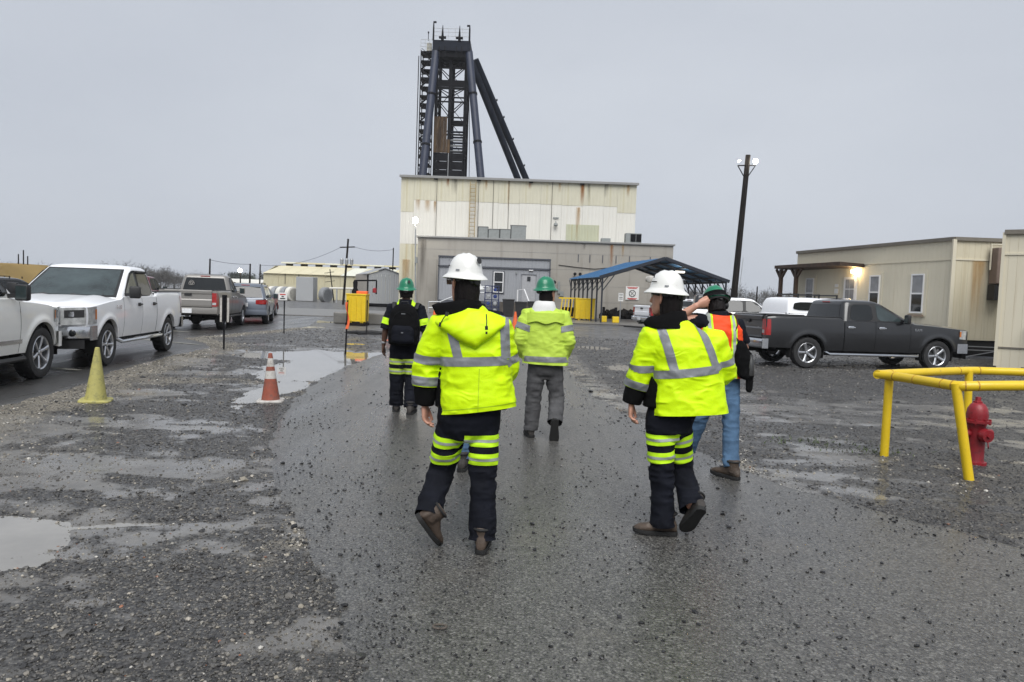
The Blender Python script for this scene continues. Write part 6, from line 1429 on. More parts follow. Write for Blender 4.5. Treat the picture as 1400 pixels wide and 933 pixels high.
def person(label, base, J, skin, yaw=0.0, voxel=.0065, head_yaw=0, head_pitch=0, hands=None):
    """skin body as one continuous surface; J = joints in world space; returns the root (origin 0) so that garments share world coordinates"""
    root = thing('person', base, 0, label, 'person', 'people walking towards the headframe')
    mb = MB(); hT = head_T(J['head'], head_yaw, head_pitch); head(mb, hT)
    nb = Vector(J['neck']); mb.tube([hT @ Vector((0, -.012, -.06)), lerp3(hT @ Vector((0, -.015, -.1)), nb, .5), nb - Vector((0, 0, .04))], [.052, .055, .066], 14)
    pel, ch = Vector(J['pelvis']), Vector(J['chest'])
    mb.loft([ering(lerp3(pel, nb, t), rx, ry, yaw) for t, rx, ry in ((-.12, .10, .08), (0, .155, .10), (.22, .135, .095), (.5, .15, .105), (.75, .165, .10), (.9, .13, .075), (1.0, .07, .06))])
    for s_ in 'LR':
        sh, el, wr = Vector(J['sh' + s_]), Vector(J['el' + s_]), Vector(J['wr' + s_])
        mb.tube([lerp3(ch, sh, .75) + Vector((0, 0, .02)), sh, lerp3(sh, el, .5), el, lerp3(el, wr, .35), wr], [.06, .056, .050, .042, .041, .027], 12)
        hd, hw, hn, cu = (hands or {}).get(s_, ((wr - el), (0, 1, 0), (1 if s_ == 'L' else -1, 0, 0), .5)); hand(mb, wr, hd, hw, hn, cu)
        hp, kn, an = Vector(J['hip' + s_]), Vector(J['kn' + s_]), Vector(J['an' + s_])
        mb.tube([hp + Vector((0, 0, .08)), hp, lerp3(hp, kn, .5), kn, lerp3(kn, an, .35), an], [.08, .085, .07, .052, .052, .036], 12)
    me = remesh(mb, voxel, 2); v, n = me_arrays(me); root_b = finish(me, 'body', skin, root)
    for o in (root_b,): pass
    # eyes
    for s_ in (-1, 1):
        mb = MB(); mb.lathe([(.001, .011), (.008, .008), (.011, 0), (.008, -.008), (.001, -.011)], 10, hT @ Vector((s_ * .030, .084, .012))); mb.build('eye', M['sign_white'], root, True)
    root['_hT'] = 0; del root['_hT']
    return root, hT
def settle(root):
    """garments are modelled in world space: hang them under the root without moving them"""
    loc = root.location.copy(); inv = Matrix.Translation(-loc)
    for o in root.children: o.matrix_parent_inverse = inv
def tubes(mb, path, rad, n=16): mb.tube([Vector(p) for p in path], rad, n)

def jacket(root, J, rings, mt, yaw=0, arm=(.088, .082, .074), voxel=.009, cuff=.86, hem=None, amp=.006, seed=1, sleeves='LR', name='jacket', collar_cut=None):
    mb = MB(); mb.loft([ering(c, rx, ry, yaw, 28) for c, rx, ry in rings])
    segs = [(rings[0][0], rings[-1][0], .17)]
    for s_ in sleeves:
        sh, el, wr = Vector(J['sh' + s_]), Vector(J['el' + s_]), Vector(J['wr' + s_]); inn = lerp3(sh, J['chest'], .35) + Vector((0, 0, .03))
        e2 = wr + (wr - el).normalized() * .03
        tubes(mb, [inn, sh, lerp3(sh, el, .35), lerp3(sh, el, .75), el, lerp3(el, wr, .3), lerp3(el, wr, .7), e2], [arm[0] * .9, arm[0], arm[0] * .98, arm[1], arm[1], arm[1] * .98, arm[2], arm[2]], 18)
        segs += [(lerp3(sh, el, .12), el, arm[0] - .012), (el, e2, arm[1] - .005)]
    me = remesh(mb, voxel, 5)
    wr_j = [(J['el' + s_], .13, .011) for s_ in sleeves] + [(J['sh' + s_], .11, .006) for s_ in sleeves] + [(rings[0][0], .22, .005)]
    wrinkle(me, amp, wr_j, seed)
    i = 1
    for s_ in sleeves:
        el, wr = Vector(J['el' + s_]), Vector(J['wr' + s_]); cut(me, lerp3(el, wr, cuff), (wr - el).normalized(), segs, (i + 1,)); i += 2
    if hem: cut(me, hem[0], hem[1], segs, (0,))
    if collar_cut: cut(me, collar_cut[0], collar_cut[1], segs, (0,))
    return finish(me, name, mt, root), me, segs
def trousers(root, J, rings, mt, yaw=0, rad=(.112, .098, .088, .086), voxel=.009, amp=.0055, seed=5, name='trousers', low=1.0):
    mb = MB(); mb.loft([ering(c, rx, ry, yaw, 24) for c, rx, ry in rings]); segs = []
    for s_ in 'LR':
        hp, kn, an = Vector(J['hip' + s_]), Vector(J['kn' + s_]), Vector(J['an' + s_]); e2 = an + (an - kn).normalized() * .06
        tubes(mb, [hp + Vector((0, 0, .10)), hp, lerp3(hp, kn, .5), kn, lerp3(kn, an, .5), an, e2], [rad[0] * .9, rad[0], rad[0] * .97, rad[1], rad[2], rad[3], rad[3]], 18); segs += [(hp, kn, .1), (kn, e2, .09)]
    me = remesh(mb, voxel, 5)
    wrinkle(me, amp, [(J['kn' + s_], .14, .008) for s_ in 'LR'] + [(J['an' + s_], .12, .010) for s_ in 'LR'] + [(rings[0][0], .16, .008)], seed)
    for i, s_ in enumerate('LR'): kn, an = Vector(J['kn' + s_]), Vector(J['an' + s_]); cut(me, lerp3(kn, an, low), (an - kn).normalized(), segs, (2 * i + 1,))
    return finish(me, name, mt, root), me, segs
def leg_bands(tr, me, segs, J, s_, z1, z2, h=.040, tilt=(0, 0, 0), m1='hv_trim', m2='tape_light', tb=None):
    i = 0 if s_ == 'L' else 2; hp, kn = Vector(J['hip' + s_]), Vector(J['kn' + s_]); L_ = hp.z - kn.z
    for z in (z1, z2):
        t = (hp.z - z) / L_; dt = h / L_
        b = ring_band(me, 'trim_band', tr, M[m1], hp, kn, t - dt, t + dt, segs, (i, i + 1), .003, tilt)
        ring_band(me, 'reflective_band', b or tr, M[m2], hp, kn, t - dt * .26, t + dt * .26, segs, (i, i + 1), .0055, tilt)
def hair_cap(root, hT, zlow=-.13, mt='hair', back=.105, side=.086, front=-.01):
    mb = MB(); rings = []
    for z, k in ((.05, .98), (.0, 1.0), (-.05, 1.0), (-.09, .96), (zlow, .86)):
        rings.append([hT @ Vector((math.cos(t) * side * k, (math.sin(t) * (back if math.sin(t) < 0 else .02) * k) + front * .5, z)) for t in np.linspace(0, 2 * math.pi, 22, endpoint=False)])
    mb.loft(rings); me = remesh(mb, .007, 3); v, n = me_arrays(me); d = .004 * (1 - 2 * np.abs(vnoise(v * np.array([60, 60, 6])))); v = v + n * d[:, None]; me.vertices.foreach_set('co', v.ravel()); return finish(me, 'hair', M[mt], root)
def flat_cyl(p0, p1, r_): mb = MB(); mb.tube([p0, p1], r_, 6); return mb
# ------------------------------------------------------------------ A: foremost walker on the left, white helmet, hood down
J = dict(head=(-.300, 4.50, 1.640), neck=(-.27, 4.49, 1.455), chest=(-.25, 4.49, 1.30), pelvis=(-.24, 4.51, .86), shL=(-.425, 4.49, 1.375), elL=(-.515, 4.52, 1.12), wrL=(-.525, 4.52, .885), shR=(-.085, 4.51, 1.365), elR=(-.040, 4.56, 1.13), wrR=(-.06, 4.80, 1.05),
         hipL=(-.345, 4.51, .79), knL=(-.415, 4.60, .455), anL=(-.475, 4.43, .235), hipR=(-.150, 4.50, .79), knR=(-.148, 4.50, .44), anR=(-.140, 4.44, .10))
pA, hT = person('walker in bright yellow hooded jacket and white helmet, nearest the camera on the left', (-.25, 4.5, 0), J, M['skin'], head_yaw=R(38), hands={'L': ((.03, .05, -1), (.2, 1, 0), (1, 0, .0), .55), 'R': ((-.2, 1, -.1), (0, 0, 1), (-1, 0, 0), .7)}, voxel=.0055)
hard_hat(pA, head_T((-.297, 4.50, 1.700), R(38), R(2)), 'hat_white', sticker=(-1.35, .075), marks=True)
hair_cap(pA, hT, -.15, back=.112, side=.077)
mb = MB(); mb.T = hT; mb.tube([(-.078, .0, .018), (-.074, .085, .02), (-.04, .112, .016)], .0035, 5); mb.poly([(-.068, .098, .03), (-.012, .118, .03), (-.014, .120, -.012), (-.06, .104, -.012)], (0, .003, 0)); mb.poly([(.068, .098, .03), (.012, .118, .03), (.014, .120, -.012), (.06, .104, -.012)], (0, .003, 0)); mb.build('safety_glasses', M['lens_clear'], pA)
tr, me, sg = trousers(pA, J, [((-.25, 4.50, .68), .10, .075), ((-.25, 4.50, .73), .165, .112), ((-.248, 4.505, .80), .192, .132), ((-.24, 4.51, .90), .195, .135), ((-.23, 4.51, 1.0), .18, .125)], M['navy'], rad=(.093, .080, .078, .082), seed=4.1, amp=.006, low=1.06)
leg_bands(tr, me, sg, J, 'R', .690, .575, .036); leg_bands(tr, me, sg, J, 'L', .690, .575, .036, (.22, -.0, .25))
rings = [((-.190, 4.50, .76), .235, .165), ((-.195, 4.50, .90), .232, .165), ((-.21, 4.495, 1.05), .222, .155), ((-.225, 4.49, 1.20), .215, .150), ((-.24, 4.49, 1.32), .212, .145), ((-.25, 4.49, 1.39), .192, .125), ((-.265, 4.49, 1.445), .130, .098), ((-.275, 4.49, 1.50), .090, .082)]
jk, me, sg = jacket(pA, J, rings, M['hv_yellow'], arm=(.094, .088, .078), cuff=.50, hem=((-.19, 4.5, .868), (.14, -.05, -1)), seed=2.2, amp=.0075)
# waist band, braces, sleeve bands
n_ = Vector((-.05, 0, 1)).normalized()
bk = lambda c: c[:, 1] < 4.50
band(me, 'reflective_band', jk, M['tape'], [(Vector((-.22, 4.5, 1.203)), n_), (Vector((-.22, 4.5, 1.148)), -n_)], sg, (0,), .003)
for x_lo, x_hi, zz in ((-.315, -.385, 0), (-.035, -.052, 0)):
    d = Vector((x_hi - x_lo, 0, .24)).normalized(); nn = Vector((d.z, 0, -d.x)); c0 = Vector((x_lo, 4.5, 1.2))
    band(me, 'reflective_band', jk, M['tape'], [(c0 + nn * .027, nn), (c0 - nn * .027, -nn), (Vector((0, 0, 1.196)), Vector((0, 0, -1)))], sg, (0, 1, 3), .0035, bk)
ring_band(me, 'reflective_band', jk, M['tape'], J['shL'], J['elL'], .68, .88, sg, (1,), tilt=(.25, 0, 0)); ring_band(me, 'reflective_band', jk, M['tape'], J['elL'], J['wrL'], .24, .47, sg, (2,)); ring_band(me, 'reflective_band', jk, M['tape'], J['shR'], J['elR'], .66, .86, sg, (3,))
band(me, 'hem_seam', jk, M['hv_seam'], [(Vector((-.19, 4.5, .898)), Vector((-.14, .05, 1))), (Vector((-.19, 4.5, .893)), Vector((.14, -.05, -1)))], sg, (0,), .002)
band(me, 'back_seam', jk, M['hv_seam'], [(Vector((-.185, 0, 0)), Vector((1, 0, 0))), (Vector((-.189, 0, 0)), Vector((-1, 0, 0))), (Vector((0, 0, 1.135)), Vector((0, 0, 1)))], sg, (0,), .002, bk)
# black cuffs and the black side of the inner jacket
for s_ in 'LR':
    mb = MB(); el, wr = Vector(J['el' + s_]), Vector(J['wr' + s_]); tubes(mb, [lerp3(el, wr, .3), lerp3(el, wr, .55), lerp3(el, wr, .8), lerp3(el, wr, 1.0), lerp3(el, wr, 1.02)], [.070, .072, .068, .060, .045], 16); m2 = remesh(mb, .009, 3); wrinkle(m2, .004, seed=8); finish(m2, 'cuff', M['blackcloth'], pA)
mb = MB(); mb.loft([ering((-.235, 4.52, z), rx, ry, 0, 24) for z, rx, ry in ((.88, .225, .13), (1.0, .222, .13), (1.15, .205, .125), (1.25, .15, .10))]); m2 = remesh(mb, .010, 3); wrinkle(m2, .004, seed=9); finish(m2, 'inner_jacket', M['blackcloth'], pA)
# black turned-up collar, thrown open to the left
mb = MB(); rr_ = []
for t in np.linspace(0, 2 * math.pi, 30, endpoint=False):
    c, s_ = math.cos(t), math.sin(t); lf = max(0, -c)
    rr_.append([Vector((-.285 + c * (.118 + .06 * lf), 4.48 + s_ * .105, 1.445 + .0 * lf)), Vector((-.295 + c * (.112 + .085 * lf), 4.485 + s_ * .100, 1.49 + .006 * lf)), Vector((-.30 + c * (.102 + .065 * lf), 4.485 + s_ * .094, 1.532 - .025 * lf)), Vector((-.30 + c * (.09 + .05 * lf), 4.485 + s_ * .085, 1.538 - .03 * lf)), Vector((-.295 + c * .095, 4.48 + s_ * .085, 1.50)), Vector((-.285 + c * .10, 4.48 + s_ * .09, 1.445))])
mb.loft([[r_[k] for r_ in rr_] for k in range(6)], True, False); m2 = mb.mesh('collar', M['blackcloth'], True, 70); wrinkle(m2, .006, seed=6.5); o = bpy.data.objects.new('collar', m2); link(o, pA)
def hood(parent, m, cx, cy, z_top, z_tip, z_edge, x0, x1, tipx, ry, rx, thick=.06, seed=1):
    rows = []; nu, nv = 36, 16
    for j in range(nv + 3):
        row = []
        for i in range(nu + 1):
            u = i / nu; x = x0 + (x1 - x0) * u; k = (x - tipx) / ((x1 - tipx) if x > tipx else (tipx - x0)); zl = z_tip + (z_edge - z_tip) * abs(k) ** 1.15
            q = max(0, 1 - ((x - cx) / rx) ** 2); zt_ = z_top - .035 * ((x - cx) / rx) ** 2 * 2
            v = min(1, j / nv); z = zt_ + (zl - zt_) * v; yb = cy - ry * math.sqrt(q) - .005
            slope = .055 * (1 - v)                    # follows the shoulder forwards at the top
            bul = thick * (math.sin(math.pi * min(1, v * .93 + .05)) ** .55) * (max(0, math.sin(math.pi * (.04 + .92 * u))) ** .5) * (.45 + .75 * v)
            y = yb + slope - bul
            if j == nv + 1: y += bul * .8; z += .012
            if j == nv + 2: y += bul + .02; z += .05
            row.append((x, y, z))
        rows.append(row)
    mb = MB(); mb.grid(rows); m2 = mb.mesh('hood', m, True, 80); v, n = me_arrays(m2)
    f = (1 - 2.2 * np.abs(fbm(v * np.array([6, 6, 4.5]) + seed, 2))) * .009 + .004 * fbm(v * 16 + seed, 2); v = v + n * f[:, None]; m2.vertices.foreach_set('co', v.ravel()); m2.update()
    o = bpy.data.objects.new('hood', m2); link(o, parent); return o
hd = hood(pA, M['hv_yellow'], -.245, 4.485, 1.485, 1.255, 1.395, -.455, -.045, -.215, .135, .235, .075, 2.0)
mb = MB(); mb.tube([(-.385, 4.352, 1.452), (-.405, 4.345, 1.43), (-.425, 4.36, 1.395)], .0035, 5); mb.cyl((-.426, 4.36, 1.40), (-.430, 4.36, 1.375), .007, n=8); mb.cyl((-.385, 4.345, 1.462), (-.390, 4.34, 1.44), .010, n=8); mb.build('drawcord', M['black'], hd, True)
mb = MB(); mb.tube([(-.155, 4.285, 1.46), (-.150, 4.272, 1.42), (-.150, 4.262, 1.385)], .0035, 5); mb.cyl((-.151, 4.262, 1.392), (-.149, 4.262, 1.37), .009, n=8); mb.cyl((-.149, 4.262, 1.36), (-.149, 4.262, 1.345), .006, n=8); mb.build('drawcord', M['black'], hd, True)
boot(pA, (-.140, 4.435, .012), (.05, 1, 0), (0, 0, 1), M['boot'], .92)
boot(pA, (-.505, 4.400, .165), (.36, .42, -.66), (.62, .12, .45), M['boot'], .92)
settle(pA)
# ------------------------------------------------------------------ B: foremost walker on the right
J = dict(head=(1.005, 4.88, 1.595), neck=(1.06, 4.86, 1.425), chest=(1.12, 4.86, 1.26), pelvis=(1.09, 4.88, .83), shL=(.925, 4.86, 1.325), elL=(.865, 4.90, 1.09), wrL=(.815, 4.92, .885), shR=(1.33, 4.88, 1.315), elR=(1.415, 4.92, 1.12), wrR=(1.36, 5.14, 1.02),
         hipL=(1.000, 4.87, .77), knL=(1.030, 4.88, .42), anL=(1.050, 4.86, .09), hipR=(1.135, 4.91, .77), knR=(1.195, 5.02, .43), anR=(1.225, 4.80, .225))
pB, hT = person('right-hand foremost walker, bright yellow jacket without hood, white helmet with goggles', (1.12, 4.87, 0), J, M['skin'], yaw=R(8), head_yaw=R(48), hands={'L': ((-.05, .02, -1), (.3, 1, 0), (1, -.3, 0), .6), 'R': ((-.2, 1, -.1), (0, 0, 1), (-1, 0, 0), .7)}, voxel=.0055)
hard_hat(pB, head_T((1.008, 4.88, 1.655), R(48), R(2)), 'hat_white', lamp='white', clip=True, marks=True)
hair_cap(pB, hT, -.14, back=.110, side=.077)
tr, me, sg = trousers(pB, J, [((1.065, 4.885, .66), .09, .075), ((1.065, 4.885, .71), .135, .108), ((1.07, 4.89, .78), .158, .125), ((1.10, 4.89, .90), .172, .130), ((1.12, 4.88, .98), .165, .12)], M['navy'], yaw=R(8), rad=(.090, .077, .074, .080), seed=14.1, amp=.006, low=1.05)
leg_bands(tr, me, sg, J, 'L', .665, .545, .036); leg_bands(tr, me, sg, J, 'R', .665, .545, .036)
rings = [((1.20, 4.87, .72), .262, .175), ((1.195, 4.87, .86), .255, .172), ((1.175, 4.87, 1.02), .238, .160), ((1.15, 4.865, 1.17), .226, .152), ((1.13, 4.86, 1.28), .218, .145), ((1.115, 4.86, 1.345), .195, .125), ((1.08, 4.86, 1.405), .130, .098), ((1.06, 4.86, 1.45), .09, .08)]
jk, me, sg = jacket(pB, J, rings, M['hv_yellow'], yaw=R(6), arm=(.094, .088, .078), cuff=.50, hem=((1.19, 4.87, .835), (.06, -.05, -1)), seed=12.2, amp=.0075)
n_ = Vector((-.13, 0, 1)).normalized(); bk = lambda c: c[:, 1] < 4.88
band(me, 'reflective_band', jk, M['tape'], [(Vector((1.15, 4.85, 1.147)), n_), (Vector((1.15, 4.85, 1.092)), -n_)], sg, (0,), .003)
for x_lo, x_hi in ((1.055, .965), (1.345, 1.225)):
    d = Vector((x_hi - x_lo, 0, .28)).normalized(); nn = Vector((d.z, 0, -d.x)); c0 = Vector((x_lo, 4.85, 1.11))
    band(me, 'reflective_band', jk, M['tape'], [(c0 + nn * .027, nn), (c0 - nn * .027, -nn), (Vector((1.15, 0, 1.138)), -n_)], sg, (0, 1, 3), .0035, bk)
ring_band(me, 'reflective_band', jk, M['tape'], J['shL'], J['elL'], .70, .90, sg, (1,), tilt=(.3, 0, 0)); ring_band(me, 'reflective_band', jk, M['tape'], J['elL'], J['wrL'], .24, .48, sg, (2,)); ring_band(me, 'reflective_band', jk, M['tape'], J['shR'], J['elR'], .54, .74, sg, (3,), tilt=(-.2, 0, 0))
for s_ in 'LR':
    mb = MB(); el, wr = Vector(J['el' + s_]), Vector(J['wr' + s_]); tubes(mb, [lerp3(el, wr, .3), lerp3(el, wr, .55), lerp3(el, wr, .8), lerp3(el, wr, 1.0), lerp3(el, wr, 1.02)], [.070, .074, .070, .062, .045], 16); m2 = remesh(mb, .009, 3); wrinkle(m2, .004, seed=8); finish(m2, 'cuff', M['blackcloth'], pB)
mb = MB(); mb.loft([ering((1.145, 4.88, z), rx, ry, 0, 24) for z, rx, ry in ((.87, .262, .13), (1.0, .250, .13), (1.12, .22, .125), (1.22, .15, .10))]); m2 = remesh(mb, .010, 3); wrinkle(m2, .004, seed=9); finish(m2, 'inner_jacket', M['blackcloth'], pB)
mb = MB(); rr_ = []
for t in np.linspace(0, 2 * math.pi, 30, endpoint=False):
    c, s_ = math.cos(t), math.sin(t); lf = max(0, -c)
    rr_.append([Vector((1.06 + c * (.125 + .05 * lf), 4.86 + s_ * .105, 1.395)), Vector((1.035 + c * (.118 + .06 * lf), 4.865 + s_ * .100, 1.445 - .02 * lf)), Vector((1.03 + c * (.10 + .045 * lf), 4.865 + s_ * .092, 1.505 - .045 * lf)), Vector((1.03 + c * (.088 + .035 * lf), 4.865 + s_ * .082, 1.51 - .045 * lf)), Vector((1.04 + c * .09, 4.86 + s_ * .085, 1.47)), Vector((1.05 + c * .10, 4.86 + s_ * .09, 1.40))])
mb.loft([[r_[k] for r_ in rr_] for k in range(6)], True, False); m2 = mb.mesh('collar', M['blackcloth'], True, 70); wrinkle(m2, .006, seed=7.5); o = bpy.data.objects.new('collar', m2); link(o, pB)
boot(pB, (1.065, 4.87, .010), (-1, .12, 0), (0, 0, 1), M['boot'], .94)
boot(pB, (1.245, 4.745, .175), (-.22, .50, -.62), (.1, .6, .55), M['boot_dark'], .92)
settle(pB)
# ------------------------------------------------------------------ C: middle walker, faded jacket, green helmet
J = dict(head=(.375, 8.16, 1.615), neck=(.36, 8.15, 1.45), chest=(.36, 8.15, 1.28), pelvis=(.38, 8.16, .88), shL=(.175, 8.15, 1.365), elL=(.085, 8.13, 1.10), wrL=(.16, 8.26, .92), shR=(.545, 8.15, 1.355), elR=(.610, 8.12, 1.09), wrR=(.57, 8.26, .93),
         hipL=(.285, 8.16, .82), knL=(.262, 8.17, .44), anL=(.240, 8.16, .095), hipR=(.470, 8.16, .82), knR=(.520, 8.19, .44), anR=(.500, 8.00, .205))
pC, hT = person('walker in faded yellow rain jacket and green helmet, in the middle of the group', (.37, 8.15, 0), J, M['skin'], head_yaw=R(-42), voxel=.009)
hard_hat(pC, head_T((.350, 8.15, 1.680), R(-42), R(2)), 'hat_green', lamp='dark', marks=False)
hair_cap(pC, hT, -.10, back=.100, side=.080)
mb = MB(); mb.T = hT; mb.tube([(.078, .0, .018), (.074, .085, .02), (.04, .112, .016)], .004, 5); mb.build('safety_glasses', M['black'], pC)
tr, me, sg = trousers(pC, J, [((.375, 8.16, .66), .10, .08), ((.375, 8.16, .72), .155, .115), ((.378, 8.16, .82), .185, .130), ((.38, 8.16, .95), .18, .13)], M['greycloth'], rad=(.100, .085, .080, .080), seed=24.1, voxel=.011, amp=.007)
rings = [((.380, 8.15, .76), .255, .175), ((.380, 8.15, .90), .252, .17), ((.37, 8.15, 1.05), .24, .16), ((.36, 8.15, 1.22), .226, .15), ((.36, 8.15, 1.31), .212, .142), ((.36, 8.15, 1.38), .185, .120), ((.36, 8.15, 1.44), .125, .098), ((.36, 8.15, 1.49), .09, .085)]
jk, me, sg = jacket(pC, J, rings, M['hv_faded_shaded'], arm=(.098, .094, .080), cuff=.92, hem=((.38, 8.15, .835), (-.03, 0, -1)), seed=22.2, amp=.009, voxel=.011)
for z in (1.24, .895): band(me, 'reflective_band', jk, M['tape'], [(Vector((0, 0, z + .030)), Vector((0, 0, 1))), (Vector((0, 0, z - .030)), Vector((0, 0, -1)))], sg, (0,), .004)
for s_, k in (('L', 1), ('R', 3)): ring_band(me, 'reflective_band', jk, M['tape'], J['sh' + s_], J['el' + s_], .38, .62, sg, (k,), .004)
hd = hood(pC, M['hv_faded_shaded'], .36, 8.145, 1.475, 1.315, 1.395, .185, .535, .355, .13, .21, .055, 7.0)
mb = MB(); mb.loft([ering((.345, 8.135, z), rx, ry, 0, 20) for z, rx, ry in ((1.40, .150, .125), (1.46, .128, .118), (1.515, .108, .105), (1.525, .095, .095), (1.47, .09, .085))], True, False); m2 = mb.mesh('hood_lining', M['white_cloth'], True, 70); wrinkle(m2, .006, seed=4); o = bpy.data.objects.new('hood_lining', m2); link(o, hd)
mb = MB(); mb.grid([[(.36 + q * .205, 8.15 - .152 * math.sqrt(max(0, 1 - (q * .85) ** 2)) - .016 - .012 * v, 1.40 - .105 * v - .012 * math.cos(q * 6) * v) for q in np.linspace(-1, 1, 21)] for v in np.linspace(0, 1, 5)]); o = mb.build('storm_flap', M['hv_faded_shaded'], jk, True, 70)
boot(pC, (.240, 8.18, .010), (-.15, 1, 0), (0, 0, 1), M['boot_dark'])
boot(pC, (.495, 7.92, .170), (.0, .25, -.97), (.0, .97, .25), M['boot_dark'])
settle(pC)
# ------------------------------------------------------------------ D: farthest walker with a backpack
J = dict(head=(-1.385, 9.56, 1.585), neck=(-1.385, 9.56, 1.43), chest=(-1.385, 9.56, 1.27), pelvis=(-1.385, 9.56, .88), shL=(-1.56, 9.56, 1.355), elL=(-1.635, 9.53, 1.10), wrL=(-1.665, 9.56, .875), shR=(-1.21, 9.56, 1.355), elR=(-1.135, 9.53, 1.10), wrR=(-1.11, 9.62, .885),
         hipL=(-1.475, 9.56, .82), knL=(-1.485, 9.58, .46), anL=(-1.490, 9.62, .10), hipR=(-1.295, 9.56, .82), knR=(-1.285, 9.56, .46), anR=(-1.275, 9.44, .10))
pD, hT = person('walker in navy shirt with lime bands, green helmet and black backpack, farthest ahead', (-1.385, 9.56, 0), J, M['skin_dark'], voxel=.009, head_yaw=R(6))
hard_hat(pD, head_T((-1.385, 9.555, 1.640), R(6), R(4)), 'hat_green', sticker=(-1.2, .072), marks=False)
hair_cap(pD, hT, -.07, back=.098, side=.079)
tr, me, sg = trousers(pD, J, [((-1.385, 9.56, .66), .10, .08), ((-1.385, 9.56, .74), .165, .12), ((-1.385, 9.56, .84), .185, .13), ((-1.385, 9.56, .98), .175, .125)], M['navy'], rad=(.105, .092, .088, .09), seed=34.1, voxel=.011, amp=.007)
for s_ in 'LR': leg_bands(tr, me, sg, J, s_, .68, .555, .036, m1='hv_faded_shaded')  # duller fabric than the lime trim: shade put into the bands' colour
rings = [((-1.385, 9.56, .84), .20, .14), ((-1.385, 9.56, .98), .19, .135), ((-1.385, 9.56, 1.15), .195, .135), ((-1.385, 9.56, 1.28), .20, .130), ((-1.385, 9.56, 1.37), .175, .11), ((-1.385, 9.56, 1.43), .11, .085), ((-1.385, 9.56, 1.48), .085, .075)]
sh, me, sg = jacket(pD, J, rings, M['navy'], arm=(.080, .078, .07), cuff=-.02, hem=((-1.385, 9.56, .88), (0, 0, -1)), seed=32.2, voxel=.011, name='shirt')
for s_, k in (('L', 1), ('R', 3)):
    b = ring_band(me, 'trim_band', sh, M['hv_trim'], J['sh' + s_], J['el' + s_], .52, .82, sg, (k,), .004)
    x = J['sh' + s_][0]; xx = x + (.06 if s_ == 'L' else -.06)
    band(me, 'trim_band', sh, M['hv_trim'], [(Vector((xx + .035, 0, 0)), Vector((1, 0, 0))), (Vector((xx - .035, 0, 0)), Vector((-1, 0, 0))), (Vector((0, 0, 1.35)), Vector((0, 0, -1)))], sg, (0, 1, 3), .004, lambda c: c[:, 1] < 9.57)
mb = MB(); mb.lathe([(.033, -.012), (.036, 0), (.033, .012)], 16, (-1.663, 9.555, .915)); mb.build('wristwatch', M['galv'], pD, True)
boot(pD, (-1.490, 9.63, .010), (-.15, 1, 0), (0, 0, 1), M['boot_dark']); boot(pD, (-1.275, 9.43, .010), (.1, 1, 0), (0, 0, 1), M['boot_dark'])
settle(pD)
bp = thing('backpack', (-1.375, 9.38, .90), 0, 'large black backpack worn by the walker farthest ahead', 'backpack')
mb = MB(); mb.loft([ering((0, -.02 + dy, z), rx, ry, 0, 24, 3.2) for z, rx, ry, dy in ((.0, .14, .07, 0), (.02, .185, .105, 0), (.15, .198, .125, -.005), (.30, .192, .115, 0), (.42, .165, .095, .01), (.49, .125, .07, .02), (.52, .07, .035, .03))]); m2 = remesh(mb, .011, 3); wrinkle(m2, .006, seed=41); finish(m2, 'bag', M['blackcloth'], bp)
mb = MB(); mb.loft([ering((0, -.115, z), rx, ry, 0, 20, 3) for z, rx, ry in ((.03, .12, .035), (.06, .145, .055), (.20, .145, .052), (.25, .12, .035))]); m2 = remesh(mb, .010, 3); wrinkle(m2, .005, seed=42); finish(m2, 'front_pocket', M['navy'], bp)
for s_ in (-1, 1):
    mb = MB(); mb.tube([(s_ * .13, .03, .46), (s_ * .15, .12, .535), (s_ * .16, .22, .52), (s_ * .17, .30, .40)], [(.030, .010)] * 4, 8); mb.build('shoulder_strap', M['black'], bp, True)
mb = MB(); mb.tube([(-.05, -.01, .50), (-.04, -.03, .55), (.04, -.03, .55), (.05, -.01, .50)], .009, 6); mb.build('haul_loop', M['black'], bp, True)
mb = MB(); mb.tube([(.13 * math.cos(t), -.105 - .03 * math.sin(t * .5), .30 + .13 * math.sin(t)) for t in np.linspace(.2, math.pi - .2, 12)], .004, 5); mb.build('zip', M['steel_black'], bp)
for z, w in ((.40, .05), (.165, .025)): mb = MB(); mb.box((0, -.115 if z > .3 else -.172, z), (w, .006, .010)); mb.build('label_patch', M['tape'], bp)
text_mesh('FW3', .05, M['hv_trim'], bp, (.02, -.058, .475), (R(68), 0, 0))
# ------------------------------------------------------------------ E: walker in orange vest, hand at his neck
J = dict(head=(1.855, 6.80, 1.560), neck=(1.88, 6.76, 1.475), chest=(1.90, 6.76, 1.27), pelvis=(1.935, 6.80, .93), shL=(1.735, 6.76, 1.40), elL=(1.50, 6.76, 1.42), wrL=(1.665, 6.70, 1.545), shR=(2.06, 6.77, 1.375), elR=(2.135, 6.78, 1.17), wrR=(2.08, 6.98, 1.08),
         hipL=(1.855, 6.80, .87), knL=(1.80, 6.92, .50), anL=(1.73, 7.08, .10), hipR=(2.015, 6.79, .87), knR=(2.03, 6.72, .50), anR=(2.00, 6.55, .10))
pE, hT = person('walker in orange safety vest and blue jeans with a hand raised to the neck', (1.93, 6.78, 0), J, M['skin'], yaw=R(-4), head_yaw=R(10), head_pitch=R(-22), voxel=.006, hands={'L': ((.9, -.05, .25), (.1, -.3, .9), (.2, 1, -.2), .9), 'R': ((-.2, 1, -.2), (0, 0, 1), (-1, 0, 0), .6)})
hard_hat(pE, head_T((1.855, 6.84, 1.615), R(10), R(-24)), 'hat_green', marks=False)
hair_cap(pE, hT, -.085, back=.100, side=.080)
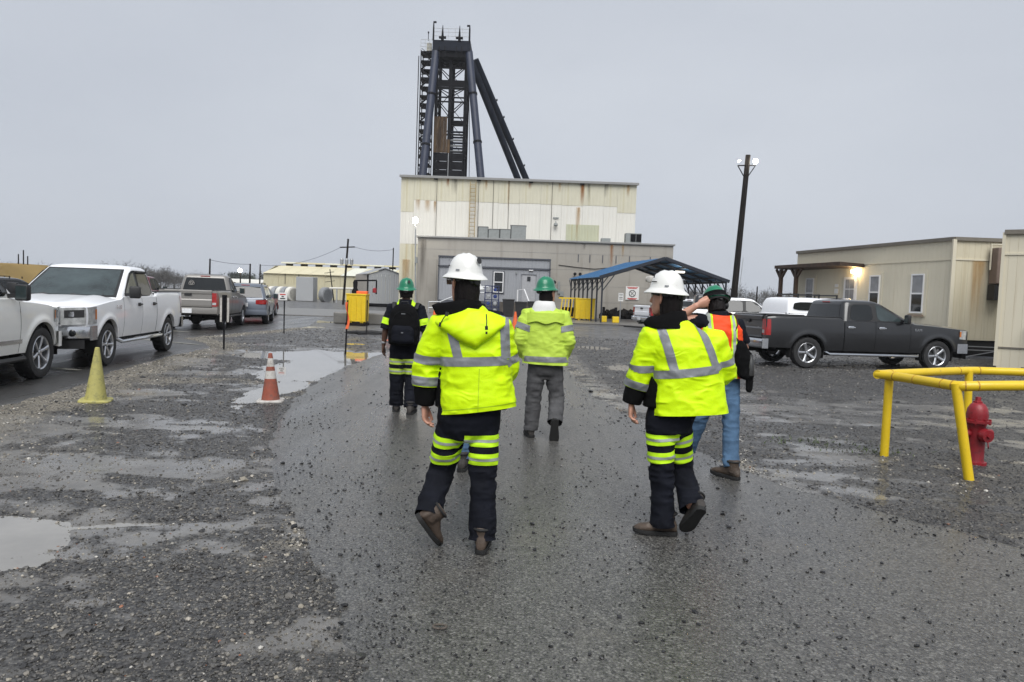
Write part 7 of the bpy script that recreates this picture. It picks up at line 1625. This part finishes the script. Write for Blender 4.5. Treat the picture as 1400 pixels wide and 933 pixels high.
mb = MB(); T_ = head_T((1.855, 6.84, 1.615), R(10), R(-24)); mb.grid([[T_ @ Vector((math.cos(a) * k * .104, math.sin(a) * k * .124, z)) for a in np.linspace(math.pi * .98, math.pi * 2.02, 22)] for k, z in ((1.34, -.030), (1.20, -.010), (1.06, .002), (1.03, .02), (1.0, .035))]); mb.build('neck_shade', M['blackcloth'], pE, True, 70)
for s_ in (-1, 1):
    mb = MB(); mb.T = hT; mb.lathe([(.001, -.03), (.028, -.028), (.036, -.01), (.036, .01), (.022, .016)], 14, (s_ * .102, -.005, -.01), 'X'); mb.build('ear_muff', M['black'], pE, True)
mb = MB(); mb.T = hT; mb.tube([(.10 * math.cos(t), -.02 - .102 * math.sin(t), .008 + .02 * math.sin(t)) for t in np.linspace(0, math.pi, 14)], .014, 6); mb.build('ear_muff_band', M['black'], pE, True)
tr, me, sg = trousers(pE, J, [((1.935, 6.80, .70), .10, .08), ((1.935, 6.80, .78), .15, .115), ((1.935, 6.80, .88), .172, .125), ((1.93, 6.80, 1.02), .165, .12)], M['jeans'], rad=(.092, .076, .070, .070), seed=44.1, amp=.006)
rings = [((1.935, 6.80, .90), .175, .125), ((1.92, 6.78, 1.05), .172, .125), ((1.905, 6.77, 1.20), .185, .13), ((1.90, 6.76, 1.31), .190, .125), ((1.89, 6.76, 1.40), .165, .105), ((1.88, 6.76, 1.46), .10, .08), ((1.88, 6.76, 1.50), .08, .07)]
sh, me, sg = jacket(pE, J, rings, M['navy'], arm=(.068, .066, .06), cuff=-.40, hem=((1.93, 6.8, .93), (0, 0, -1)), seed=42.2, voxel=.009, name='shirt')
rings = [((1.945, 6.79, .84), .205, .150), ((1.935, 6.79, .95), .200, .148), ((1.92, 6.78, 1.08), .196, .145), ((1.905, 6.77, 1.22), .200, .147), ((1.90, 6.76, 1.33), .196, .140), ((1.89, 6.76, 1.42), .150, .110), ((1.885, 6.76, 1.475), .105, .088), ((1.885, 6.76, 1.52), .09, .08)]
mb = MB(); mb.loft([ering(c, rx, ry, R(-4), 28) for c, rx, ry in rings]); me = remesh(mb, .009, 5); wrinkle(me, .008, [((2.0, 6.7, 1.1), .25, .006)], 45); cut(me, Vector((1.94, 6.8, .895)), Vector((0, 0, -1))); cut(me, Vector((1.885, 6.76, 1.485)), Vector((0, -.25, 1)))
vest = finish(me, 'safety_vest', M['hv_orange'], pE)
for x0, x1 in ((1.795, 1.775), (2.015, 1.985)):
    d = Vector((x1 - x0, 0, .5)).normalized(); nn = Vector((d.z, 0, -d.x)); c0 = Vector((x0, 6.7, .95)); bk = lambda c: c[:, 1] < 6.79
    b = band(me, 'trim_band', vest, M['hv_trim'], [(c0 + nn * .028, nn), (c0 - nn * .028, -nn)], None, None, .003, bk); band(me, 'reflective_band', vest, M['tape_light'], [(c0 + nn * .013, nn), (c0 - nn * .013, -nn)], None, None, .0055, bk)
b = band(me, 'trim_band', vest, M['hv_trim'], [(Vector((0, 0, 1.03)), Vector((0, 0, 1))), (Vector((0, 0, .975)), Vector((0, 0, -1)))], None, None, .004); band(me, 'reflective_band', vest, M['tape_light'], [(Vector((0, 0, 1.015)), Vector((0, 0, 1))), (Vector((0, 0, .99)), Vector((0, 0, -1)))], None, None, .006)
boot(pE, (2.00, 6.535, .010), (-.55, .8, 0), (0, 0, 1), M['boot']); boot(pE, (1.73, 7.09, .010), (-.35, 1, 0), (0, 0, 1), M['boot'])
settle(pE)
sb = thing('sling_bag', (2.10, 6.64, .93), R(-8), 'black drawstring bag slung over the back of the orange vest', 'bag')
mb = MB(); mb.loft([ering((.0 + dx, 0, z), rx * .82, ry * .85, .3, 20, 2.4) for z, rx, ry, dx in ((-.04, .04, .03, .03), (-.01, .085, .055, .02), (.10, .105, .065, .0), (.20, .095, .055, -.02), (.27, .055, .04, -.035), (.31, .02, .018, -.045))]); m2 = remesh(mb, .009, 3); wrinkle(m2, .007, seed=51); finish(m2, 'bag', M['blackcloth'], sb)
for s_ in (-1, 1): mb = MB(); mb.tube([(-.05, -.01, .30), (-.16 + s_ * .05, -.035, .36), (-.18 + s_ * .105, -.015, .46), (-.18 + s_ * .10, .06, .52), (-.18 + s_ * .10, .14, .51)], .006, 5); mb.build('cord', M['black'], sb, True)
gl = thing('work_glove', (2.155, 6.64, .80), 0, 'black glove hanging from the hip of the orange-vested walker', 'glove'); mb = MB(); mb.loft([ering((.0, .0, z), rx, .018, .4, 14) for z, rx in ((-.02, .012), (.0, .03), (.08, .036), (.16, .032), (.24, .022))]); m2 = remesh(mb, .006, 2); wrinkle(m2, .004, seed=52); finish(m2, 'cuff', M['blackcloth'], gl)
mb = MB(); mb.lathe([(.03, 0), (.034, .01), (.034, .13), (.020, .16), (.02, .19), (.001, .19)], 14, (0, 0, 0)); tag(mb.build('water_bottle', M['darkalloy'], None, True, loc=(2.15, 6.62, .93)), 'grey metal water bottle hanging beside the black sling bag', 'bottle')
# ------------------------------------------------------------------ F: walker hidden behind A
J = dict(head=(-.395, 6.62, 1.60), neck=(-.34, 6.62, 1.45), chest=(-.34, 6.62, 1.28), pelvis=(-.34, 6.62, .88), shL=(-.52, 6.62, 1.36), elL=(-.57, 6.62, 1.10), wrL=(-.55, 6.76, .95), shR=(-.16, 6.62, 1.36), elR=(-.12, 6.62, 1.10), wrR=(-.14, 6.76, .95), hipL=(-.43, 6.62, .83), knL=(-.44, 6.62, .46), anL=(-.40, 6.50, .10), hipR=(-.25, 6.62, .83), knR=(-.25, 6.72, .47), anR=(-.26, 6.85, .10))
pF, hT = person('walker in jeans and white helmet hidden behind the foremost yellow jacket', (-.34, 6.62, 0), J, M['skin'], voxel=.010)
hard_hat(pF, head_T((-.395, 6.62, 1.655), R(0), R(3)), 'hat_white', marks=False); hair_cap(pF, hT, -.09)
trousers(pF, J, [((-.34, 6.62, .66), .10, .08), ((-.34, 6.62, .74), .15, .115), ((-.34, 6.62, .84), .175, .125), ((-.34, 6.62, .98), .17, .12)], M['jeans'], rad=(.095, .078, .072, .072), seed=54.1, voxel=.012)
rings = [((-.34, 6.62, .80), .20, .14), ((-.34, 6.62, .98), .195, .14), ((-.34, 6.62, 1.28), .20, .14), ((-.34, 6.62, 1.38), .175, .12), ((-.34, 6.62, 1.44), .11, .09), ((-.34, 6.62, 1.49), .085, .08)]
jacket(pF, J, rings, M['navy'], hem=((-.34, 6.62, .86), (0, 0, -1)), cuff=.9, seed=52.2, voxel=.012)
boot(pF, (-.40, 6.49, .010), (.1, 1, 0), (0, 0, 1), M['boot_dark']); boot(pF, (-.26, 6.87, .010), (.1, 1, 0), (0, 0, 1), M['boot_dark'])
settle(pF)
# ------------------------------------------------------------------ cones, stakes, guard rail, hydrant and other small things
def cone(loc, h, label, mts, base_m, rz=0, lean=(0, 0)):
    c = thing('traffic_cone', loc, rz, label, 'traffic cone', 'traffic cones'); c.rotation_euler = (lean[0], lean[1], rz)
    bw = h * .27
    mb = MB(); mb.loft([[(x * k, y * k, z) for x, y in chaik] for z, k in ((0, 1), (.022, 1), (.032, .95))] if False else [[(math.copysign(abs(math.cos(t)) ** .35, math.cos(t)) * bw * k, math.copysign(abs(math.sin(t)) ** .35, math.sin(t)) * bw * k, z) for t in np.linspace(0, 2 * math.pi, 28, endpoint=False)] for z, k in ((.004, 1), (.022, 1.0), (.032, .94))]); mb.build('base', M[base_m], c, True, 40)
    r0, r1 = h * .185, h * .038
    for z0, z1, m in mts:
        def rr(z): return r0 + (r1 - r0) * z
        mb = MB(); n_ = 28; top = z1 > .99
        prof = [(rr(z0), .03 + (h - .03) * z0), (rr(z1), .03 + (h - .03) * z1)] + ([(r1 * .7, h + .004), (.001, h + .004)] if top else [])
        rings = [[(math.cos(t) * r_, math.sin(t) * r_, z) for t in np.linspace(0, 2 * math.pi, n_, endpoint=False)] for r_, z in prof]
        mb.loft(rings, True, False); mb.build('cone_body' if len(mts) == 1 else ('white_band' if 'white' in m else 'cone_body'), M[m], c, True, 40)
    return c
cone((-5.44, 9.63, .0), .71, 'faded mouldy yellow cone at the edge of the parking lot', [(0, 1, 'cone_yellow')], 'cone_yellow', .35, (.02, .03))
cone((-3.31, 10.15, -.004), .67, 'dirty orange cone with two white bands beside the puddle', [(0, .46, 'orange_dirty'), (.46, .63, 'cone_white'), (.63, .72, 'orange_dirty'), (.72, .90, 'cone_white'), (.90, 1, 'orange_dirty')], 'cone_white', .2, (0, -.02))
c = cone((-4.72, 28.2, .0), 1.0, 'bright orange cone just left of the backpack walker', [(0, 1, 'orange_plastic')], 'black', .1)
cone((-3.05, 28.8, .0), .95, 'orange cone hidden between the backpack walker and the foremost jacket', [(0, 1, 'orange_plastic')], 'black', .1)
cone((.10, 29.5, .0), .95, 'orange cone glimpsed between the two yellow jackets', [(0, 1, 'orange_plastic')], 'black', .1)
# stakes
def stake(loc, h, label, lean=0): 
    s_ = thing('marker_stake', loc, 0, label, 'stake', 'marker stakes along the yard'); mb = MB(); mb.bar((0, 0, -.05), (lean, 0, h), .045, .03); mb.build('post', M['steel_black'], s_); return s_
s_ = stake((-7.14, 18.27, 0), 1.32, 'black stake with a narrow white board in front of the silver pickup')
for x in (-.085, .085): mb = MB(); mb.box((x, .02, .98), (.055, .012, .60)); mb.build('board_edge', M['cone_white'], s_)
mb = MB(); mb.box((0, .012, 1.02), (.12, .012, .66)); mb.build('board', M['steel_black'], s_)
s_ = stake((-7.94, 25.65, 0), 1.36, 'black stake carrying a small white sign beside the steel blue SUV')
mb = MB(); mb.box((-.05, -.03, 1.28), (.30, .012, .26)); p = mb.build('panel', M['sign_white'], s_)
for dz, w, m in ((.07, .2, 'sign_red'), (.0, .08, 'sign_black'), (-.07, .18, 'sign_black')): mb = MB(); mb.box((-.05, -.04, 1.28 + dz), (w, .006, .035)); mb.build('lettering', M[m], p)
s_ = stake((-4.11, 18.23, 0), 1.33, 'thin black stake with orange flagging tape standing in the puddle', .03)
mb = MB(); mb.grid([[(.03 + .03 * math.sin(z * 9) - .02, -.03 + .02 * math.cos(z * 7), z), (.06 + .03 * math.sin(z * 9 + .6), -.03 + .02 * math.cos(z * 7 + 1), z)] for z in np.linspace(.62, 1.28, 12)]); mb.build('flagging_tape', M['orange_plastic'], s_, True)
s_ = stake((-5.23, 26.49, 0), 1.25, 'thin black stake on a flat dark foot by the yellow tank')
for a in range(3): mb = MB(); mb.bar((0, 0, .06), (.45 * math.cos(a * 2.1), .45 * math.sin(a * 2.1), .03), .07); mb.build('foot', M['rubber'], s_)
mb = MB(); mb.tube([(-.9, .2, .04), (-.4, -.1, .08), (0, 0, .10), (.5, .15, .06), (1.0, .1, .04)], .07, 6); o = mb.build('cable_coil', M['rubber'], None, True, loc=(-5.1, 26.6, 0)); tag(o, 'black cable heap around the foot of the thin stake', 'cable')
# yellow tank with pump
yt = crate('pump_tank', (-6.98, 33.2, .10), (.86, .8, 1.30), 'upright yellow tank with a black hand pump left of the backpack walker')
mb = MB(); mb.box((0, 0, -.02), (.9, .85, .12)); mb.build('pallet', M['wood_dark'], yt)
pu = thing('hand_pump', (-7.15, 33.4, 1.44), 0, 'black pump with a long lever on top of the yellow tank', 'pump')
mb = MB(); mb.lathe([(.15, 0), (.16, .1), (.09, .25), (.11, .5), (.05, .62)], 12); mb.build('barrel', M['steel_black'], pu, True)
mb = MB(); mb.bar((0, 0, .58), (.95, 0, .62), .07); mb.bar((.95, 0, .62), (.95, 0, .0), .06); mb.build('lever', M['steel_black'], pu)
mb = MB(); mb.box((.35, -.1, .05), (.5, .3, .14), bev=.03); mb.build('bracket', M['orange_plastic'], pu)
mb = MB(); mb.lathe([(.02, 0), (.09, .02), (.09, .2), (.02, .24)], 10, (.9, -.15, .05)); mb.build('cylinder', M['red_paint'], pu, True)
mb = MB(); mb.box((-6.9, 34.8, .28), (2.9, .9, .55), bev=.06); tag(mb.build('concrete_block', M['concrete']), 'low pale concrete block behind the yellow tank', 'block')
# yellow pipe guard rail round the hydrant
gr = thing('guard_rail', (4.6, 7.5, 0), 0, 'yellow pipe guard rail bent around the red hydrant', 'guard rail')
def pw(x, y, z): return (x - 4.6, y - 7.5, z)
PR = .047
for p0, p1 in ((pw(4.02, 7.82, -.05), pw(4.02, 7.82, .87)), (pw(4.33, 6.83, -.05), pw(4.16, 6.88, .90)), (pw(5.45, 8.72, -.05), pw(5.42, 8.72, .88))):
    mb = MB(); mb.cyl(p0, p1, PR * .92, n=20); mb.build('post', M['yellow_pipe'], gr, True)
WELD = mat('rusty_weld', (.46, .26, .03), .75, var=.5, scale=40)
def rail(path, welds):
    mb = MB(); pts = chaikin([Vector(p) for p in path], 3, False, .2); mb.tube(pts, PR, 20); o = mb.build('rail', M['yellow_pipe'], gr, True)
    cum = [0.0]
    for p, q in zip(pts[:-1], pts[1:]): cum.append(cum[-1] + (q - p).length)
    for w in welds:                                  # weld beads round the pipe at these distances along it
        i = max(k for k in range(len(pts) - 1) if cum[k] <= w); d = (pts[i + 1] - pts[i]).normalized(); c = pts[i] + d * (w - cum[i])
        mb = MB(); mb.cyl(c - d * .006, c + d * .006, PR * 1.05, n=20); mb.build('weld_bead', WELD, o, True)
    return o
r1 = rail([pw(3.93, 7.90, .87), pw(4.03, 7.72, .87), pw(4.13, 7.08, .875), pw(4.17, 6.86, .875), pw(4.40, 6.80, .895), pw(6.6, 6.75, .99)], (.22, .52, .90, 1.02, 1.12, 1.22))
r2 = rail([pw(3.91, 7.86, .87), pw(4.08, 7.98, .87), pw(5.35, 8.72, .875), pw(5.6, 8.80, .875), pw(7.5, 8.50, .90)], (.25, 1.55, 1.9))
# hydrant
hy = thing('fire_hydrant', (4.83, 7.58, 0), R(8), 'red fire hydrant standing inside the yellow guard rail', 'fire hydrant')
mb = MB(); mb.lathe([(.115, -.03), (.115, .03), (.090, .035), (.086, .05), (.086, .40), (.094, .43)], 28); mb.build('barrel', M['hydrant_red'], hy, True)
mb = MB(); mb.lathe([(.088, .43), (.130, .435), (.130, .462), (.100, .468), (.102, .52), (.092, .58), (.066, .625), (.042, .64), (.001, .645)], 28); bo = mb.build('bonnet', M['hydrant_red'], hy, True)
mb = MB(); mb.lathe([(.045, .635), (.045, .655), (.030, .66), (.026, .70), (.001, .70)], 5); mb.build('operating_nut', M['hydrant_red'], bo)
for k in range(8):
    a = 2 * math.pi * k / 8; mb = MB(); mb.lathe([(.013, .42), (.013, .48), (.001, .48)], 6, (.115 * math.cos(a), .115 * math.sin(a), 0)); mb.build('bolt', M['hydrant_red'], bo)
for a, r_, L_ in ((0, .045, .17), (math.pi, .045, .17), (-math.pi / 2, .062, .17)):
    mb = MB(); d = Vector((math.cos(a), math.sin(a), 0)); c = Vector((0, 0, .32)); mb.cyl(c + d * .08, c + d * (L_ - .04), r_ * .85, n=18); mb.cyl(c + d * (L_ - .05), c + d * L_, r_ * 1.15, r_ * 1.0, n=18); mb.cyl(c + d * L_, c + d * (L_ + .02), r_ * .35, n=5); mb.build('outlet', M['hydrant_red'], hy, True, 40)
mb = MB(); mb.tube([(.10, .0, .27), (.13, -.02, .22), (.11, -.05, .17), (.08, -.09, .2)], .006, 5); mb.build('chain', M['hydrant_red'], hy, True)
# weeds by the guard rail and along the wall
rw = np.random.RandomState(8)
M['weed'] = mat('weed_green', (.06, .085, .03), .8, var=.3, scale=20)
V_, F2 = [], []
for k in range(260):
    x, y = (4.0 + rw.normal() * .28, 8.05 + rw.normal() * .16) if k % 2 else (3.55 + rw.normal() * .3, 8.5 + rw.normal() * .15); a = rw.rand() * 6.28; h = rw.uniform(.012, .04); n = len(V_); d = (math.cos(a) * .008, math.sin(a) * .008)
    V_ += [(x - d[0], y - d[1], .0), (x + d[0], y + d[1], .0), (x + d[1] * 4 * rw.normal(), y + d[0] * 4 * rw.normal(), h)]; F2.append((n, n + 1, n + 2))
tag(rawmesh('weeds', V_, F2, M['weed'], None, False), 'sparse green weeds at the foot of the yellow post', 'weeds', kind='stuff')
# ------------------------------------------------------------------ damp air
mb = MB(); mb.box((-20, 190, 20.5), (900, 700, 43)); hz = mb.build('haze', [])
hm, hn, hb = newmat('damp_air'); hn.nodes.remove(hb); pv = hn.nodes.new('ShaderNodeVolumePrincipled'); pv.inputs['Density'].default_value = 0.0004; pv.inputs['Color'].default_value = (.92, .94, .97, 1); pv.inputs['Anisotropy'].default_value = .2
hn.links.new(pv.outputs[0], hn.nodes['Material Output'].inputs['Volume']); hz.data.materials.append(hm); tag(hz, 'thin pale rain haze hanging over the whole yard', 'haze', kind='stuff')
